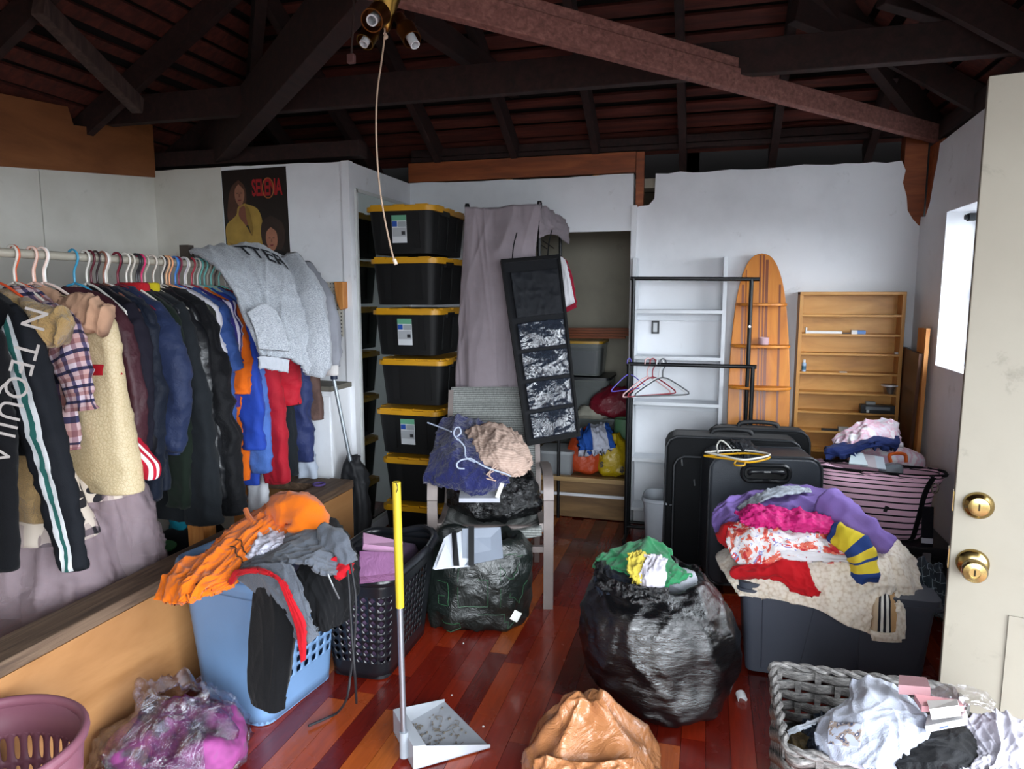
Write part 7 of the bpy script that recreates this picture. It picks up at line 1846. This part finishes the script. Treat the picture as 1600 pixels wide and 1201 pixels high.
pw('side_wall', [A_, A_ + zb, D_ + zl, D_], m_pan)
pw('side_wall', [B_, C_, C_ + zl, B_ + zb], m_pan)
pw('cover', [A_ + zb, B_ + zb, B_ + zb + (C_ - B_) * .16 - zb * .1, A_ + zb + (D_ - A_) * .16 - zb * .1], m_pan)
pb_ = at(632, 1172, d=2.115); pt = at(633, 738, d=2.115)
pb_ = (A_ * .72 + B_ * .28) + np.array([-.01, -.004, .0]) 
tp_ = np.array([pb_[0] - .012, pb_[1] + .01, .955])
lo = pb_ + np.array([0, 0, .03]); md = lo + (tp_ - lo) * .545
tubep('pole', lo, md + (tp_ - md) * .02, .010, dp, m_alu)
tubep('grip', md, tp_, .0138, dp, plain('#bda626', .45))
tubep('socket', lo - np.array([0, 0, .02]), lo + np.array([0, 0, .07]), .0155, dp, plain('#8f959c', .35))
mb = MB(); mb.tube([tp_ + np.array([.006, -.014, -.03]), tp_ + np.array([.012, -.016, -.014]), tp_ + np.array([.004, -.012, .002])], .0015, 5, 3); mb.build('hang_loop', m_blk, dp)
cen = (A_ + B_ + C_ + D_) / 4
rnd = random.Random(5)
mb = MB()
for k in range(70):
    u, v_ = rnd.random() * .8 + .08, rnd.random() * .84 + .08
    p = (A_ * (1 - u) + D_ * u) * (1 - v_) + (B_ * (1 - u) + C_ * u) * v_ + np.array([0, 0, .008])
    if k % 3 == 0:
        a = rnd.random() * 6.28; L = rnd.uniform(.01, .03)
        mb.tube([p, p + np.array([L * math.cos(a), L * math.sin(a), .004]), p + np.array([L * 1.6 * math.cos(a + .6), L * 1.6 * math.sin(a + .6), 0])], .0012, 4, 2)
    else: mb.box(p, (rnd.uniform(.003, .01), rnd.uniform(.003, .008), .004), rz=rnd.random() * 3)
o = mb.build('dust_debris', plain('#7d7468', .9), dp); o['kind'] = 'stuff'
# ---- clear plastic bag with purple clothes
pc_ = at(262, 1150, Z=.12)
cbg = thing('clear_bag', 'clear plastic bag holding purple and grey clothes before the hamper', 'bag', (pc_[0], pc_[1], 0))
m_clearbag = clear_film('clear_bag_film', '#e8e6ee', .10, .6, 11, 1.0)
PCx, PCy = -1.665, 1.76
bag('clothes_inside', (PCx + .03, PCy), [(.01, .16, .14, 0, 0), (.04, .195, .17, 0, 0), (.10, .19, .16, .01, .0), (.155, .14, .12, .03, .02), (.195, .05, .05, .03, .02)], (lambda: (lambda t: (t.set('Base Color', t.ramp(t.noise(t.coord(), 7, 3), [(.38, '#3c3a44'), (.46, '#6a2a5c'), (.56, '#8a3a78'), (.64, '#5a5360'), (.72, '#7d7684')])), t.set('Roughness', .8), t.m)[-1])(NT('purple_mix')))(), cbg, 50, (.03, 7, 2), (.016, 10))
bag('film', (PCx + .02, PCy), [(.004, .18, .16, 0, 0), (.04, .22, .20, 0, 0), (.11, .215, .19, .0, .0), (.175, .16, .14, .02, .02), (.21, .09, .08, -.02, .03), (.24, .12, .07, -.03, .04), (.255, .11, .05, -.03, .04)], m_clearbag, cbg, 80, (.022, 20, 2.2), (.018, 12), caps=(True, False), nv=60)
# ---- mauve basket in the near left corner
mv = thing('mauve_basket', 'mauve plastic basket with oval holes in the near left corner', 'basket', (-1.72, 1.2, 0))
m_mv = plain('#7a4c5a', .45, 0, .1)
MC = at(-45, 1172, Z=.44)
MC = (MC[0], MC[1] + .02)
def mv_ring(z_, r): return r
holed_wall('wall', MC, 0, (.36, .36), (.43, .43), .415, .17, m_mv, mv, 40, 5, lambda i, j: j in (2, 3), z0=.006, hr=(.24, .40), thick=.004)
rim_tube('rim', MC, 0, (.445, .445), .215, .425, .011, m_mv, mv, 1.5)
mb = MB(); mb.lathe([(0, .004), (.17, .004), (.17, .014), (0, .014)], (MC[0], MC[1], 0), 30); mb.build('base', m_mv, mv, smooth=True)
bs_ = at(6, 1148, d=1.72)
# ---- brown plastic bag at the bottom edge
br = thing('brown_bag', 'crumpled brown plastic bag in the foreground on the floor', 'bag', (-.3, 1.9, 0))
m_brown = plastic_film('#a87048', .22, 1, 10, .7)
bc_ = at(928, 1170, Z=.18)
BCx, BCy = bc_[0], bc_[1]
sk = bag('sack', (BCx, BCy - .0), [(.004, .15, .13, 0, 0), (.04, .19, .16, 0, 0), (.14, .185, .15, 0, 0), (.22, .15, .11, 0, .01), (.28, .085, .05, -.01, .02), (.325, .02, .012, -.012, .02)], m_brown, br, 110, (.030, 9, 1.4), (.010, 10), nv=80)
cloth('folded_flap', [[np.array([BCx - .14 + .09 * k, BCy - .12 - .012 * k * (3 - k), .215 + .015 * k]) for k in range(4)], [np.array([BCx - .16 + .10 * k, BCy - .16 - .01 * k * (3 - k), .17 + .012 * k]) for k in range(4)], [np.array([BCx - .17 + .10 * k, BCy - .17 - .012 * k * (3 - k), .10 + .02 * k]) for k in range(4)]], m_brown, br, (34, 22), (.018, 5, 1.2), (.012, 16), .003)
cloth('dark_item', [[np.array([BCx - .07 + .05 * k, BCy - .185, .185]) for k in range(3)], [np.array([BCx - .075 + .05 * k, BCy - .20, .13]) for k in range(3)]], fabric('#17181b'), br, (12, 10), (.004, 2, 1), (.004, 20), .02)
# specks of litter on the floor
for k, (px, py, s_) in enumerate(((932, 1036, .006), (724, 1004, .004), (706, 1085, .004), (755, 1134, .005), (892, 1110, .004))):
    p = at(px, py, Z=.003)
    mb = MB(); mb.lathe([(0, 0), (s_, .001), (s_ * .7, .003), (0, .004)], (p[0], p[1], .0005), 7)
    tag(mb.build('paper_scrap', plain('#d0ccc8', .8)), ['white paper scrap on the floor left of the large trash bag', 'tiny white scrap under the printed shopping bag', 'tiny white scrap on the floor above the dustpan', 'dark speck of litter right of the dustpan', 'tiny white scrap above the brown bag'][k], 'scrap', 'litter on the floor')
